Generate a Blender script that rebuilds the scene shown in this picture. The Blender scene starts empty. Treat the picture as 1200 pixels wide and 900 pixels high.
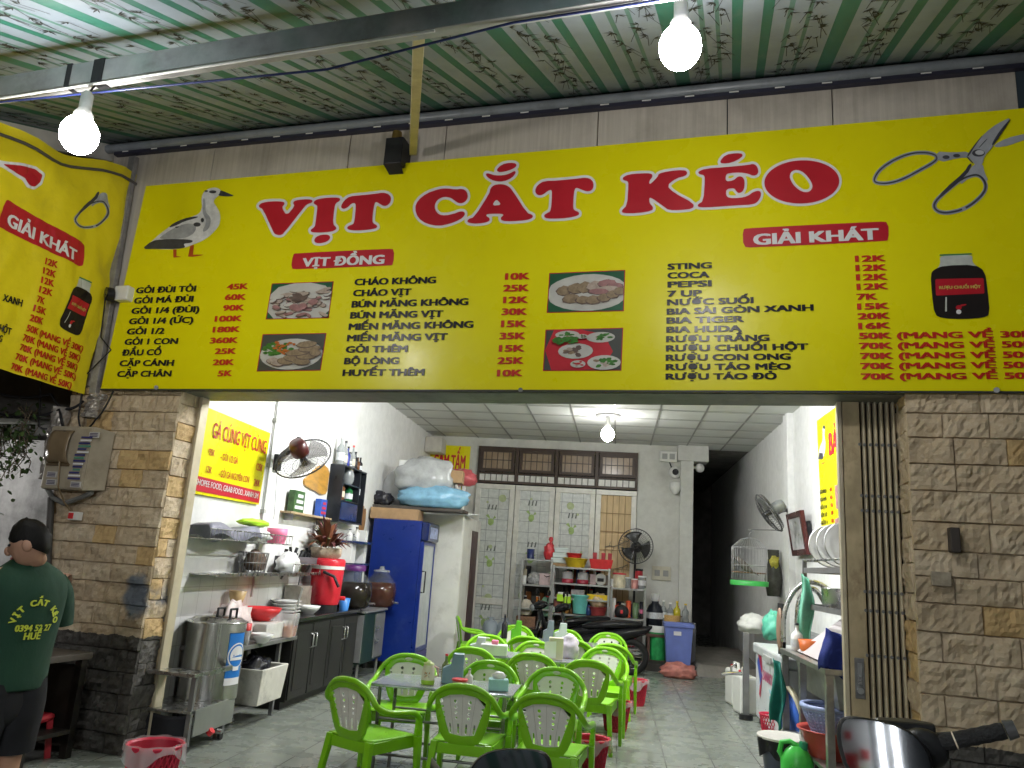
import bpy, bmesh, math, random
import numpy as np
from mathutils import Vector, Matrix, noise
random.seed(7)
S = bpy.context.scene
COL = S.collection
rad = math.radians
# ------------------------------------------------------------------ camera
H = 1.65; FPX = 908.0
PITCH, ROLL, YAW = rad(13.0), rad(3.82), rad(8.32)
_cy, _sy = math.cos(YAW), math.sin(YAW)
_r = Vector((_cy, _sy, 0)); _f = Vector((-_sy, _cy, 0)); _Z = Vector((0, 0, 1))
CF = _f*math.cos(PITCH) + _Z*math.sin(PITCH); _u = -_f*math.sin(PITCH) + _Z*math.cos(PITCH)
CR = math.cos(ROLL)*_r + math.sin(ROLL)*_u; CU = -math.sin(ROLL)*_r + math.cos(ROLL)*_u
CAM = Vector((0, 0, H))
cd = bpy.data.cameras.new('camera'); cam = bpy.data.objects.new('camera', cd); COL.objects.link(cam)
cam.matrix_world = Matrix(((CR.x, CU.x, -CF.x, 0), (CR.y, CU.y, -CF.y, 0), (CR.z, CU.z, -CF.z, H), (0, 0, 0, 1)))
cd.sensor_width = 36; cd.lens = FPX/1200*36; cd.clip_start = 0.05; cd.clip_end = 500
S.camera = cam
# ------------------------------------------------------------------ night sky
w = bpy.data.worlds.new("World"); S.world = w; w.use_nodes = True
nt = w.node_tree; bg = nt.nodes['Background']; sky = nt.nodes.new('ShaderNodeTexSky')
sky.sky_type = 'NISHITA'; sky.sun_disc = False; sky.sun_elevation = rad(2); sky.sun_rotation = rad(200)
nt.links.new(sky.outputs[0], bg.inputs[0]); bg.inputs[1].default_value = 0.012
S.view_settings.view_transform = 'Standard'; S.view_settings.look = 'None'; S.view_settings.gamma = 1
S.view_settings.use_curve_mapping = False; S.view_settings.exposure = 0.12
S.cycles.max_bounces = 7; S.cycles.diffuse_bounces = 4; S.cycles.glossy_bounces = 3; S.cycles.transmission_bounces = 6
S.cycles.transparent_max_bounces = 10; S.cycles.caustics_reflective = False; S.cycles.caustics_refractive = False
S.cycles.sample_clamp_indirect = 6; S.cycles.use_denoising = True
P_BULB_L, P_BULB_R, P_IN, P_ASSUMED_TUBE_IN, P_ASSUMED_TUBE_ST = 56, 72, 48, 380, 345
# ------------------------------------------------------------------ places: room and facade frames
XL, XR, YB, ZC = -3.83, 2.53, 15.4, 4.1
FA = rad(-7.94)
EX = Vector((math.cos(FA), math.sin(FA), 0)); FN = Vector((-math.sin(FA), math.cos(FA), 0))
P0 = Vector((-3.593, 6.315, 0))
FM = Matrix(((EX.x, FN.x, 0, P0.x), (EX.y, FN.y, 0, P0.y), (0, 0, 1, 0), (0, 0, 0, 1)))
def ray(px, py): return CF*FPX + CR*(px-600) + CU*(450-py)
def hitp(px, py, p0, n):
    d = ray(px, py); return CAM + d*((p0-CAM).dot(n)/d.dot(n))
def hz(px, py, z=0.0): return hitp(px, py, Vector((0, 0, z)), Vector((0, 0, 1)))
def hx(px, py, x=XL): return hitp(px, py, Vector((x, 0, 0)), Vector((1, 0, 0)))
def hy(px, py, y=YB): return hitp(px, py, Vector((0, y, 0)), Vector((0, 1, 0)))
def hf(px, py, wv=0.0): return hitp(px, py, P0+FN*wv, FN)
def fu(px, py, wv=0.0):
    p = hf(px, py, wv)-P0; return p.dot(EX), p.z
def FW(u, wv, z): return P0 + EX*u + FN*wv + Vector((0, 0, z))
# ------------------------------------------------------------------ mesh building
class MB:
    def __init__(s, M=None): s.v = []; s.f = []; s.s = []; s.m = []; s.M = M
    def add(s, vs, fs, sm=False, mi=0, M=None):
        b = len(s.v)
        for p in vs:
            p = Vector(p)
            if M is not None: p = M @ p
            if s.M is not None: p = s.M @ p
            s.v.append(p)
        for f in fs: s.f.append([b+i for i in f]); s.s.append(sm); s.m.append(mi)
        return s
    def box(s, x0, x1, y0, y1, z0, z1, mi=0, M=None):
        vs = [(x, y, z) for z in (z0, z1) for y in (y0, y1) for x in (x0, x1)]
        return s.add(vs, [(0, 2, 3, 1), (4, 5, 7, 6), (0, 1, 5, 4), (2, 6, 7, 3), (0, 4, 6, 2), (1, 3, 7, 5)], False, mi, M)
    def bar(s, p0, p1, wx, wy, up=(0, 0, 1), mi=0):
        p0 = Vector(p0); p1 = Vector(p1); d = (p1-p0); L = d.length; d = d/L
        a = Vector(up).cross(d)
        if a.length < 1e-4: a = Vector((1, 0, 0)).cross(d)
        a.normalize(); b = d.cross(a)
        M = Matrix(((a.x, b.x, d.x, p0.x), (a.y, b.y, d.y, p0.y), (a.z, b.z, d.z, p0.z), (0, 0, 0, 1)))
        return s.box(-wx/2, wx/2, -wy/2, wy/2, 0, L, mi, M)
    def cyl(s, p0, p1, r0, r1=None, n=14, mi=0, cap=True):
        p0 = Vector(p0); p1 = Vector(p1); r1 = r0 if r1 is None else r1
        d = (p1-p0).normalized(); a = d.orthogonal().normalized(); b = d.cross(a)
        vs = []
        for p, r in ((p0, r0), (p1, r1)):
            for i in range(n):
                t = 2*math.pi*i/n; vs.append(p + a*(r*math.cos(t)) + b*(r*math.sin(t)))
        s.add(vs, [(i, (i+1) % n, n+(i+1) % n, n+i) for i in range(n)], True, mi)
        if cap:
            s.add(vs[:n], [list(range(n))[::-1]], False, mi); s.add(vs[n:], [list(range(n))], False, mi)
        return s
    def tube(s, pts, r, n=8, closed=False, mi=0, ry=None, up=None):
        pts = [Vector(p) for p in pts]; k = len(pts); rr = r if isinstance(r, (list, tuple)) else [r]*k
        ry = ry if ry is not None else 1.0
        vs = []; pa = None
        for i, p in enumerate(pts):
            if closed: d = pts[(i+1) % k]-pts[i-1]
            else: d = pts[min(i+1, k-1)]-pts[max(i-1, 0)]
            d.normalize()
            if up is not None:
                a = Vector(up) - d*Vector(up).dot(d)
                a = a.normalized() if a.length > 1e-5 else d.orthogonal().normalized()
            elif pa is None: a = d.orthogonal().normalized()
            else:
                a = pa - d*pa.dot(d); a = a.normalized() if a.length > 1e-6 else d.orthogonal().normalized()
            pa = a; b = d.cross(a)
            for j in range(n):
                t = 2*math.pi*j/n; vs.append(p + a*(rr[i]*math.cos(t)) + b*(rr[i]*ry*math.sin(t)))
        fs = []
        for i in range(k if closed else k-1):
            i2 = (i+1) % k
            for j in range(n): fs.append((i*n+j, i*n+(j+1) % n, i2*n+(j+1) % n, i2*n+j))
        s.add(vs, fs, True, mi)
        if not closed:
            s.add(vs[:n], [list(range(n))[::-1]], False, mi); s.add(vs[-n:], [list(range(n))], False, mi)
        return s
    def lathe(s, prof, n=20, c=(0, 0, 0), sx=1, sy=1, mi=0, M=None, cap=True):
        vs = []; c = Vector(c)
        for r, z in prof:
            for i in range(n):
                t = 2*math.pi*i/n; vs.append((c.x+r*sx*math.cos(t), c.y+r*sy*math.sin(t), c.z+z))
        fs = [(k*n+i, k*n+(i+1) % n, (k+1)*n+(i+1) % n, (k+1)*n+i) for k in range(len(prof)-1) for i in range(n)]
        s.add(vs, fs, True, mi, M)
        if cap:
            if prof[0][0] > 1e-5: s.add(vs[:n], [list(range(n))[::-1]], False, mi, M)
            if prof[-1][0] > 1e-5: s.add(vs[-n:], [list(range(n))], False, mi, M)
        return s
    def prism(s, poly, z0, z1, mi=0, M=None):
        n = len(poly)
        vs = [(p[0], p[1], z0) for p in poly] + [(p[0], p[1], z1) for p in poly]
        return s.add(vs, [list(range(n))[::-1], list(range(n, 2*n))] + [(i, (i+1) % n, n+(i+1) % n, n+i) for i in range(n)], False, mi, M)
    def ell(s, c, r, n=16, m=10, mi=0, M=None, seed=None, amp=0.0, fq=2.0, flat=None):
        c = Vector(c); vs = []
        for j in range(m+1):
            ph = -math.pi/2 + math.pi*j/m
            for i in range(n):
                t = 2*math.pi*i/n
                d = Vector((math.cos(ph)*math.cos(t), math.cos(ph)*math.sin(t), math.sin(ph)))
                k = 1.0
                if seed is not None: k += amp*noise.noise(d*fq + Vector((seed*7.3, seed*3.1, seed)))
                z = d.z*k
                if flat is not None: z = max(z, flat)
                vs.append((c.x+d.x*k*r[0], c.y+d.y*k*r[1], c.z+z*r[2]))
        return s.add(vs, [(j*n+i, j*n+(i+1) % n, (j+1)*n+(i+1) % n, (j+1)*n+i) for j in range(m) for i in range(n)], True, mi, M)
    def torus(s, c, R_, r, n=28, k=8, axis=(0, 0, 1), mi=0):
        ax = Vector(axis).normalized(); a = ax.orthogonal().normalized(); b = ax.cross(a); c = Vector(c)
        return s.tube([c + a*(R_*math.cos(2*math.pi*i/n)) + b*(R_*math.sin(2*math.pi*i/n)) for i in range(n)], r, k, True, mi)
    def grid(s, fn, nu, nv, sm=True, mi=0):
        vs = [fn(i/nu, j/nv) for j in range(nv+1) for i in range(nu+1)]; q = nu+1
        return s.add(vs, [(j*q+i, j*q+i+1, (j+1)*q+i+1, (j+1)*q+i) for j in range(nv) for i in range(nu)], sm, mi)
    def poly(s, pts, mi=0): return s.add(pts, [list(range(len(pts)))], False, mi)
    def build(s, name, mat, parent=None, bev=0, solid=0, world=False, loc=None, rz=0, sub=0):
        me = bpy.data.meshes.new(name); me.from_pydata([tuple(p) for p in s.v], [], s.f)
        for m_ in (mat if isinstance(mat, (list, tuple)) else [mat]): me.materials.append(m_)
        me.polygons.foreach_set('use_smooth', s.s); me.polygons.foreach_set('material_index', s.m)
        me.validate(); me.update()
        o = bpy.data.objects.new(name, me); COL.objects.link(o)
        if parent is not None:
            o.parent = parent
            if world:
                q = parent
                off = Vector((0, 0, 0))
                while q is not None: off += q.location; q = q.parent
                o.location = -off
        if loc is not None: o.location = loc
        if rz: o.rotation_euler = (0, 0, rz)
        if solid:
            md = o.modifiers.new('solid', 'SOLIDIFY'); md.thickness = solid; md.offset = 0
        if bev:
            md = o.modifiers.new('bevel', 'BEVEL'); md.width = bev; md.segments = 2; md.limit_method = 'ANGLE'; md.angle_limit = rad(40)
        if sub:
            md = o.modifiers.new('sub', 'SUBSURF'); md.levels = sub; md.render_levels = sub
        return o
def tag(o, label, cat, group=None):
    o['label'] = label; o['category'] = cat
    if group: o['group'] = group
    return o
def thing(name, label, cat, loc=(0, 0, 0), rz=0, group=None):
    o = bpy.data.objects.new(name, None); COL.objects.link(o); o.empty_display_size = .1
    o.location = loc; o.rotation_euler = (0, 0, rz); return tag(o, label, cat, group)
def struct(o): o['kind'] = 'structure'; return o
def dup(root, loc, rz=0, label=None, group=None):
    r = root.copy(); COL.objects.link(r); r.location = loc; r.rotation_euler = (0, 0, rz)
    if label: r['label'] = label
    if group: r['group'] = group
    for ch in list(root.children):
        c = ch.copy(); COL.objects.link(c); c.parent = r
        for g in ch.children:
            d = g.copy(); COL.objects.link(d); d.parent = c
    return r
# ------------------------------------------------------------------ materials
_mc = {}
def PM(name, col=(.5, .5, .5), rough=.5, metal=0, var=.12, scale=7, bump=0, bs=50, dirt=None, trans=0, ior=1.45, alpha=1, coat=0, rvar=.1, sss=0, stretch=None):
    if name in _mc: return _mc[name]
    m = bpy.data.materials.new(name); _mc[name] = m; m.use_nodes = True
    t = m.node_tree; N = t.nodes; L = t.links; b = N['Principled BSDF']
    tc = N.new('ShaderNodeTexCoord'); src = tc.outputs['Object']
    if stretch:
        mp = N.new('ShaderNodeMapping'); mp.inputs['Scale'].default_value = stretch; L.new(src, mp.inputs[0]); src2 = mp.outputs[0]
    else: src2 = src
    n1 = N.new('ShaderNodeTexNoise'); n1.inputs['Scale'].default_value = scale; n1.inputs['Detail'].default_value = 5; n1.inputs['Roughness'].default_value = .6
    L.new(src2, n1.inputs['Vector'])
    mx = N.new('ShaderNodeMix'); mx.data_type = 'RGBA'
    cr = N.new('ShaderNodeMapRange'); cr.inputs[1].default_value = .3; cr.inputs[2].default_value = .7; L.new(n1.outputs[0], cr.inputs[0]); L.new(cr.outputs[0], mx.inputs[0])
    mx.inputs[6].default_value = (*[max(0, c*(1-var)) for c in col], 1); mx.inputs[7].default_value = (*[min(1, c*(1+var)) for c in col], 1)
    out = mx.outputs[2]
    if dirt:
        dc, da, ds = dirt[:3]
        n2 = N.new('ShaderNodeTexNoise'); n2.inputs['Scale'].default_value = ds; n2.inputs['Detail'].default_value = 8; n2.inputs['Roughness'].default_value = .7; L.new(src2, n2.inputs['Vector'])
        r2 = N.new('ShaderNodeMapRange'); r2.inputs[1].default_value = .52; r2.inputs[2].default_value = .72; r2.inputs[4].default_value = da; L.new(n2.outputs[0], r2.inputs[0])
        m2 = N.new('ShaderNodeMix'); m2.data_type = 'RGBA'; L.new(r2.outputs[0], m2.inputs[0]); L.new(out, m2.inputs[6]); m2.inputs[7].default_value = (*dc, 1); out = m2.outputs[2]
    L.new(out, b.inputs['Base Color'])
    rr = N.new('ShaderNodeMapRange'); rr.inputs[3].default_value = max(0.02, rough-rvar); rr.inputs[4].default_value = min(1, rough+rvar); L.new(n1.outputs[0], rr.inputs[0]); L.new(rr.outputs[0], b.inputs['Roughness'])
    b.inputs['Metallic'].default_value = metal; b.inputs['IOR'].default_value = ior
    b.inputs['Transmission Weight'].default_value = trans; b.inputs['Alpha'].default_value = alpha; b.inputs['Coat Weight'].default_value = coat
    if max(col) < .03 and not metal: b.inputs['Specular IOR Level'].default_value = .28
    if sss:
        b.inputs['Subsurface Weight'].default_value = sss; b.inputs['Subsurface Radius'].default_value = (.02, .02, .02)
    if bump:
        n3 = N.new('ShaderNodeTexNoise'); n3.inputs['Scale'].default_value = bs; n3.inputs['Detail'].default_value = 6; L.new(src2, n3.inputs['Vector'])
        bp = N.new('ShaderNodeBump'); bp.inputs['Strength'].default_value = bump; bp.inputs['Distance'].default_value = .01; L.new(n3.outputs[0], bp.inputs['Height']); L.new(bp.outputs[0], b.inputs['Normal'])
    return m
def EM(name, col, st):
    m = bpy.data.materials.new(name); m.use_nodes = True; b = m.node_tree.nodes['Principled BSDF']
    b.inputs['Base Color'].default_value = (*col, 1); b.inputs['Emission Color'].default_value = (*col, 1); b.inputs['Emission Strength'].default_value = st
    return m
class G:   # small node-graph helper
    def __init__(s, name):
        s.m = bpy.data.materials.new(name); s.m.use_nodes = True; s.t = s.m.node_tree; s.N = s.t.nodes; s.L = s.t.links; s.b = s.N['Principled BSDF']
        s.obj = s.N.new('ShaderNodeTexCoord').outputs['Object']; sp = s.N.new('ShaderNodeSeparateXYZ'); s.L.new(s.obj, sp.inputs[0]); s.x, s.y, s.z = sp.outputs
    def _in(s, sock, v):
        if hasattr(v, 'links') or isinstance(v, bpy.types.NodeSocket): s.L.new(v, sock)
        else: sock.default_value = v
    def math(s, op, a, b=0.0, c=0.0):
        n = s.N.new('ShaderNodeMath'); n.operation = op
        for i, v in enumerate((a, b, c)): s._in(n.inputs[i], v)
        return n.outputs[0]
    def noise(s, sc, det=5, vec=None, rough=.6):
        n = s.N.new('ShaderNodeTexNoise'); n.inputs['Scale'].default_value = sc; n.inputs['Detail'].default_value = det; n.inputs['Roughness'].default_value = rough
        s.L.new(vec if vec is not None else s.obj, n.inputs['Vector']); return n.outputs[0]
    def mapping(s, scale, loc=(0, 0, 0), rot=(0, 0, 0)):
        n = s.N.new('ShaderNodeMapping'); n.inputs['Scale'].default_value = scale; n.inputs['Location'].default_value = loc; n.inputs['Rotation'].default_value = rot; s.L.new(s.obj, n.inputs[0]); return n.outputs[0]
    def rng(s, v, a, b, c=0.0, d=1.0, smooth=False):
        n = s.N.new('ShaderNodeMapRange'); s.L.new(v, n.inputs[0])
        if smooth: n.interpolation_type = 'SMOOTHSTEP'
        for i, q in enumerate((a, b, c, d)): n.inputs[i+1].default_value = q
        return n.outputs[0]
    def mix(s, f, a, b):
        n = s.N.new('ShaderNodeMix'); n.data_type = 'RGBA'; s._in(n.inputs[0], f)
        for i, v in ((6, a), (7, b)):
            if isinstance(v, tuple): n.inputs[i].default_value = (*v[:3], 1)
            else: s.L.new(v, n.inputs[i])
        return n.outputs[2]
    def bump(s, h, st=.5, dist=.01):
        n = s.N.new('ShaderNodeBump'); n.inputs['Strength'].default_value = st; n.inputs['Distance'].default_value = dist; s.L.new(h, n.inputs['Height']); s.L.new(n.outputs[0], s.b.inputs['Normal'])
    def done(s, col, rough=.5, metal=0):
        if isinstance(col, tuple): s.b.inputs['Base Color'].default_value = (*col, 1)
        else: s.L.new(col, s.b.inputs['Base Color'])
        s._in(s.b.inputs['Roughness'], rough); s.b.inputs['Metallic'].default_value = metal
        return s.m
# ------------------------------------------------------------------ lettering and flat art
_tc = {}
def text_mesh(t, bold=.02):
    k = (t, bold)
    if k in _tc: return _tc[k]
    c = bpy.data.curves.new('t', 'FONT'); c.body = t; c.offset = bold; c.resolution_u = 3; c.space_character = 1.0 + bold*2
    o = bpy.data.objects.new('t', c); COL.objects.link(o)
    dg = bpy.context.evaluated_depsgraph_get(); me = bpy.data.meshes.new_from_object(o.evaluated_get(dg))
    vs = [(v.co.x, v.co.y) for v in me.vertices]; fs = [list(p.vertices) for p in me.polygons]
    bpy.data.objects.remove(o); bpy.data.curves.remove(c); bpy.data.meshes.remove(me)
    _tc[k] = (vs, fs); return _tc[k]
def cap_h(bold=.02):
    ys = [v[1] for v in text_mesh('H', bold)[0]]; return min(ys), max(ys)
def put_text(mb, t, A, B, up, bold=.02, fit=None, mi=0, fn=None):
    """text with its ink running from 3D point A to B along the baseline, capitals as tall as vector up"""
    vs, fs = text_mesh(t, 0); fx = [v[0] for v in (text_mesh(fit, 0)[0] if fit else vs)]
    b = bold*1.35; x0, x1 = min(fx)-b, max(fx)+b; y0, y1 = cap_h(0); y0 -= b*.4; y1 += b*.4
    A = Vector(A); B = Vector(B); up = Vector(up); nr = (B-A).cross(up).normalized()
    for k, (dx, dy) in enumerate(((-b, b*.4), (b, -b*.4), (-b, -b*.4), (b, b*.4), (0, 0))):
        out = [A + (B-A)*((x+dx-x0)/(x1-x0)) + up*((y+dy-y0)/(y1-y0)) + nr*(.0004*k) for x, y in vs]
        if fn: out = [fn(p)+nr*(.0004*k) for p in out]
        mb.add(out, fs, False, mi)
def sdf_poly(P, X, Y):
    P = np.array(P, float); d = np.full(X.shape, 1e9); ins = np.zeros(X.shape, bool)
    for i in range(len(P)):
        a = P[i]; b = P[(i+1) % len(P)]; e = b-a
        t = np.clip(((X-a[0])*e[0]+(Y-a[1])*e[1])/max(1e-9, e@e), 0, 1)
        d = np.minimum(d, np.hypot(X-a[0]-t*e[0], Y-a[1]-t*e[1]))
        c = (a[1] > Y) != (b[1] > Y)
        with np.errstate(divide='ignore', invalid='ignore'): xi = a[0]+(Y-a[1])*e[0]/np.where(e[1] == 0, 1e-9, e[1])
        ins ^= c & (X < xi)
    return np.where(ins, -d, d)
def contour_fill(mb, F, X, Y, lev, to3, mi=0):
    """filled marching squares of F<lev on the grid X,Y; to3 maps 2D to 3D"""
    ny, nx = F.shape; idx = {}; vs = []
    def vid(key, x, y):
        if key not in idx: idx[key] = len(vs); vs.append(to3(x, y))
        return idx[key]
    fs = []
    for j in range(ny-1):
        for i in range(nx-1):
            cs = [(j, i), (j, i+1), (j+1, i+1), (j+1, i)]
            val = [F[c]-lev for c in cs]
            if min(val) >= 0: continue
            face = []
            for k in range(4):
                c0, c1 = cs[k], cs[(k+1) % 4]; v0, v1 = val[k], val[(k+1) % 4]
                if v0 < 0: face.append(vid(c0, X[c0], Y[c0]))
                if (v0 < 0) != (v1 < 0):
                    t = v0/(v0-v1); key = (min(c0, c1), max(c0, c1))
                    face.append(vid(key, X[c0]+(X[c1]-X[c0])*t, Y[c0]+(Y[c1]-Y[c0])*t))
            if len(face) >= 3: fs.append(face)
    mb.add(vs, fs, False, mi)
def art(polys, lev, to3, mb, step=.8, pad=6, mi=0, holes=()):
    P = np.concatenate([np.array(p, float) for p in polys]); x0, y0 = P.min(0)-pad; x1, y1 = P.max(0)+pad
    X, Y = np.meshgrid(np.arange(x0, x1+step, step), np.arange(y0, y1+step, step))
    F = np.full(X.shape, 1e9)
    for p in polys: F = np.minimum(F, sdf_poly(p, X, Y))
    for h in holes: F = np.maximum(F, -sdf_poly(h, X, Y))
    # soften corners slightly
    for _ in range(2):
        F[1:-1, 1:-1] = (F[1:-1, 1:-1]*2 + F[:-2, 1:-1] + F[2:, 1:-1] + F[1:-1, :-2] + F[1:-1, 2:])/6
    contour_fill(mb, F, X, Y, lev, to3, mi)
def ring(c, rx, ry, n=24, rot=0, jit=0):
    return [(c[0]+rx*(1+random.uniform(-jit, jit))*math.cos(t)*math.cos(rot)-ry*math.sin(t)*math.sin(rot), c[1]+rx*math.cos(t)*math.sin(rot)+ry*(1+random.uniform(-jit, jit))*math.sin(t)*math.cos(rot)) for t in [2*math.pi*i/n for i in range(n)]]
def smooth_path(P, closed=True, it=2):
    P = [Vector(p) for p in P]
    for _ in range(it):
        Q = []; n = len(P)
        for i in range(n if closed else n-1):
            a, b = P[i], P[(i+1) % n]; Q += [a*.75+b*.25, a*.25+b*.75]
        if not closed: Q = [P[0]]+Q+[P[-1]]
        P = Q
    return [tuple(p) for p in P]
def ribbon(mb, P, wd, to3, closed=False, mi=0):
    n = len(P); vs = []
    for i in range(n):
        a = Vector(P[i-1] if (closed or i > 0) else P[i]); b = Vector(P[(i+1) % n] if (closed or i < n-1) else P[i]); d = (b-a).normalized(); q = Vector((-d.y, d.x))
        p = Vector(P[i]); vs += [to3(*(p+q*wd/2)), to3(*(p-q*wd/2))]
    mb.add(vs, [(2*i, 2*i+1, 2*((i+1) % n)+1, 2*((i+1) % n)) for i in range(n if closed else n-1)], False, mi)
# shared finishes
STEEL = PM('stainless steel', (.55, .55, .54), .28, 1, .1, 12, .04, 80, rvar=.12)
DSTEEL = PM('grey painted steel', (.22, .22, .22), .45, .6, .2, 10, dirt=((.09, .06, .04), .5, 5))
BLK = PM('black plastic', (.018, .018, .02), .4, 0, .3, 10)
WHT = PM('white plastic', (.74, .74, .71), .4, 0, .06, 6, dirt=((.45, .42, .36), .35, 4))
GREYP = PM('grey plastic', (.35, .35, .34), .45, 0, .1, 6)
REDP = PM('red plastic', (.58, .03, .035), .35, 0, .12, 8)
YELP = PM('yellow plastic', (.75, .52, .03), .35, 0, .1, 8)
GRNP = PM('green plastic', (.03, .28, .07), .35, 0, .15, 8)
LIME = PM('lime plastic', (.42, .72, .03), .35, 0, .1, 8)
BLUP = PM('blue plastic', (.05, .14, .55), .35, 0, .12, 8)
CYAN = PM('turquoise plastic', (.16, .55, .5), .4, 0, .1, 8)
CARD = PM('cardboard', (.36, .23, .12), .85, 0, .15, 9, .1, 60)
WOOD = PM('brown wood', (.2, .1, .045), .55, 0, .3, 5, .1, 40, stretch=(1, 1, 8))
GLASS = PM('clear glass', (.93, .96, .95), .04, 0, .01, 5, trans=.97, ior=1.3, rvar=.02)
FILM = PM('clear film', (.85, .86, .86), .2, 0, .05, 8, alpha=.32, bump=.4, bs=25)
PINKP = PM('pink plastic', (.8, .2, .35), .4, 0, .1, 8)
# ================================================================== SETTING
def tile_mat():
    g = G('glazed grey floor tile'); T = .435
    fx = g.math('MULTIPLY', g.math('ADD', g.x, 40*T-.06), 1/T); fy = g.math('MULTIPLY', g.math('ADD', g.y, 40*T-.18), 1/T)
    ax = g.math('ABSOLUTE', g.math('SUBTRACT', g.math('FRACT', fx), .5)); ay = g.math('ABSOLUTE', g.math('SUBTRACT', g.math('FRACT', fy), .5))
    gr = g.math('GREATER_THAN', g.math('MAXIMUM', ax, ay), .487)
    cb = g.N.new('ShaderNodeCombineXYZ'); g.L.new(g.math('FLOOR', fx), cb.inputs[0]); g.L.new(g.math('FLOOR', fy), cb.inputs[1])
    wn = g.N.new('ShaderNodeTexWhiteNoise'); g.L.new(cb.outputs[0], wn.inputs['Vector'])
    n = g.noise(3.5, 8); n2 = g.noise(22, 6)
    c = g.mix(g.rng(n, .3, .7), (.205, .225, .195), (.235, .255, .222))
    c = g.mix(g.math('MULTIPLY', wn.outputs['Value'], .22), c, (.12, .135, .115))
    st = g.noise(1.1, 9, rough=.75); c = g.mix(g.rng(st, .55, .75, 0, .06), c, (.1, .095, .075))
    c = g.mix(gr, c, (.05, .05, .045))
    r = g.math('ADD', g.rng(n, .3, .7, .2, .36), g.math('MULTIPLY', gr, .4))
    h = g.math('SUBTRACT', g.math('MULTIPLY', n, .1), gr); g.bump(h, .2, .003)
    return g.done(c, r)
def wall_mat(name, base, stain, amt=.5):
    g = G(name)
    n = g.noise(1.3, 9, rough=.7); n2 = g.noise(9, 7); v = g.noise(1, 7, g.mapping((5, 5, .35)))
    c = g.mix(g.rng(n2, .35, .65), base, tuple(b*.9 for b in base))
    c = g.mix(g.rng(n, .5, .75, 0, amt), c, stain)
    c = g.mix(g.rng(v, .6, .85, 0, amt*.45), c, tuple(s*.8 for s in stain))
    low = g.math('MULTIPLY', g.rng(g.z, .9, .1, 0, 1), g.rng(g.noise(3, 8), .35, .65, .1, .7)); c = g.mix(low, c, tuple(s*.55 for s in stain))
    fl = g.rng(g.noise(4.5, 10, rough=.8), .68, .7); c = g.mix(g.math('MULTIPLY', fl, .35), c, (.42, .4, .36))
    g.bump(g.noise(30, 8), .25, .004); return g.done(c, .7)
WALL = wall_mat('whitewashed plaster', (.76, .76, .74), (.52, .51, .47), .45)
WALLB = wall_mat('old grey white plaster', (.62, .62, .58), (.4, .39, .35), .6)
m = MB(); m.poly([(XL-.4, 3.2, 0), (9, 2.0, 0), (9, 40, 0), (XL-.4, 40, 0)]); struct(m.build('shop_floor', tile_mat()))
PAVE = PM('dark concrete pavement', (.12, .12, .115), .75, 0, .25, 4, .4, 30, dirt=((.05, .05, .045), .6, 1.5))
m = MB(); m.poly([(-150, -150, -.05), (150, -150, -.05), (150, 150, -.05), (-150, 150, -.05)]); struct(m.build('pavement', PAVE))
# ---- building
bld = thing('shop_building', 'stone fronted shop with open white room behind a wide doorway under the yellow sign', 'building', (0, 0, 0))
def wpart(name, mat, fill, parent=bld, bev=0):
    mb = MB(); fill(mb); return mb.build(name, mat, parent, bev)
T = .18
wpart('left_wall', WALL, lambda b: b.box(XL-T, XL, 6.37, 22, -.02, ZC+.6))
def rwall(b):
    b.box(XR, XR+T, 6.0, 22, -.02, ZC+.6)
wpart('right_wall', WALL, rwall)
pz = hx(927, 500, XR).y
wpart('pilaster', WALL, lambda b: b.box(XR-.09, XR+.01, pz-.14, pz+.14, 0, ZC+.05), bev=.006)
def glaze(name, base):
    g = G(name); k = .25
    q = [g.math('ABSOLUTE', g.math('SUBTRACT', g.math('FRACT', g.math('MULTIPLY', g.math('ADD', s_, 20), 1/k)), .5)) for s_ in (g.y, g.z)]
    c = g.mix(g.rng(g.noise(2.2, 8), .45, .75, 0, .5), base, tuple(b*.72 for b in base)); c = g.mix(g.math('MULTIPLY', g.math('GREATER_THAN', g.math('MAXIMUM', *q), .488), .6), c, (.3, .29, .26)); g.bump(g.noise(3, 3), .05, .01); return g.done(c, .25)
zt_ = hx(300, 674, XL).z; wpart('wall_tiles', glaze('glazed white wall tile', (.72, .72, .70)), lambda b: b.box(XL, XL+.006, 6.4, 11.5, .0, zt_))
zt_ = hx(900, 724, XR).z; wpart('wall_tiles', glaze('glazed grey wall tile', (.5, .51, .5)), lambda b: b.box(XR-.006, XR, 6.2, 15.2, .0, zt_))
cx0 = hy(797, 560, YB).x; cx1 = hy(812, 560, YB).x
wpart('back_wall', WALLB, lambda b: (b.box(XL, hy(562, 523, YB).x, YB, YB+T, 0, ZC+.3), b.box(hy(748, 531, YB).x, cx0, YB, YB+T, 0, ZC+.3), b.box(hy(562, 523, YB).x, hy(748, 531, YB).x, YB, YB+T, hy(600, 526, YB).z, ZC+.3)))
wpart('column', WALLB, lambda b: (b.box(cx0, cx1, YB-.12, YB+.3, 0, ZC-.28), b.box(cx0-.06, cx1+.28, YB-.16, YB+.3, ZC-.3, ZC+.02)), bev=.006)
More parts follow.
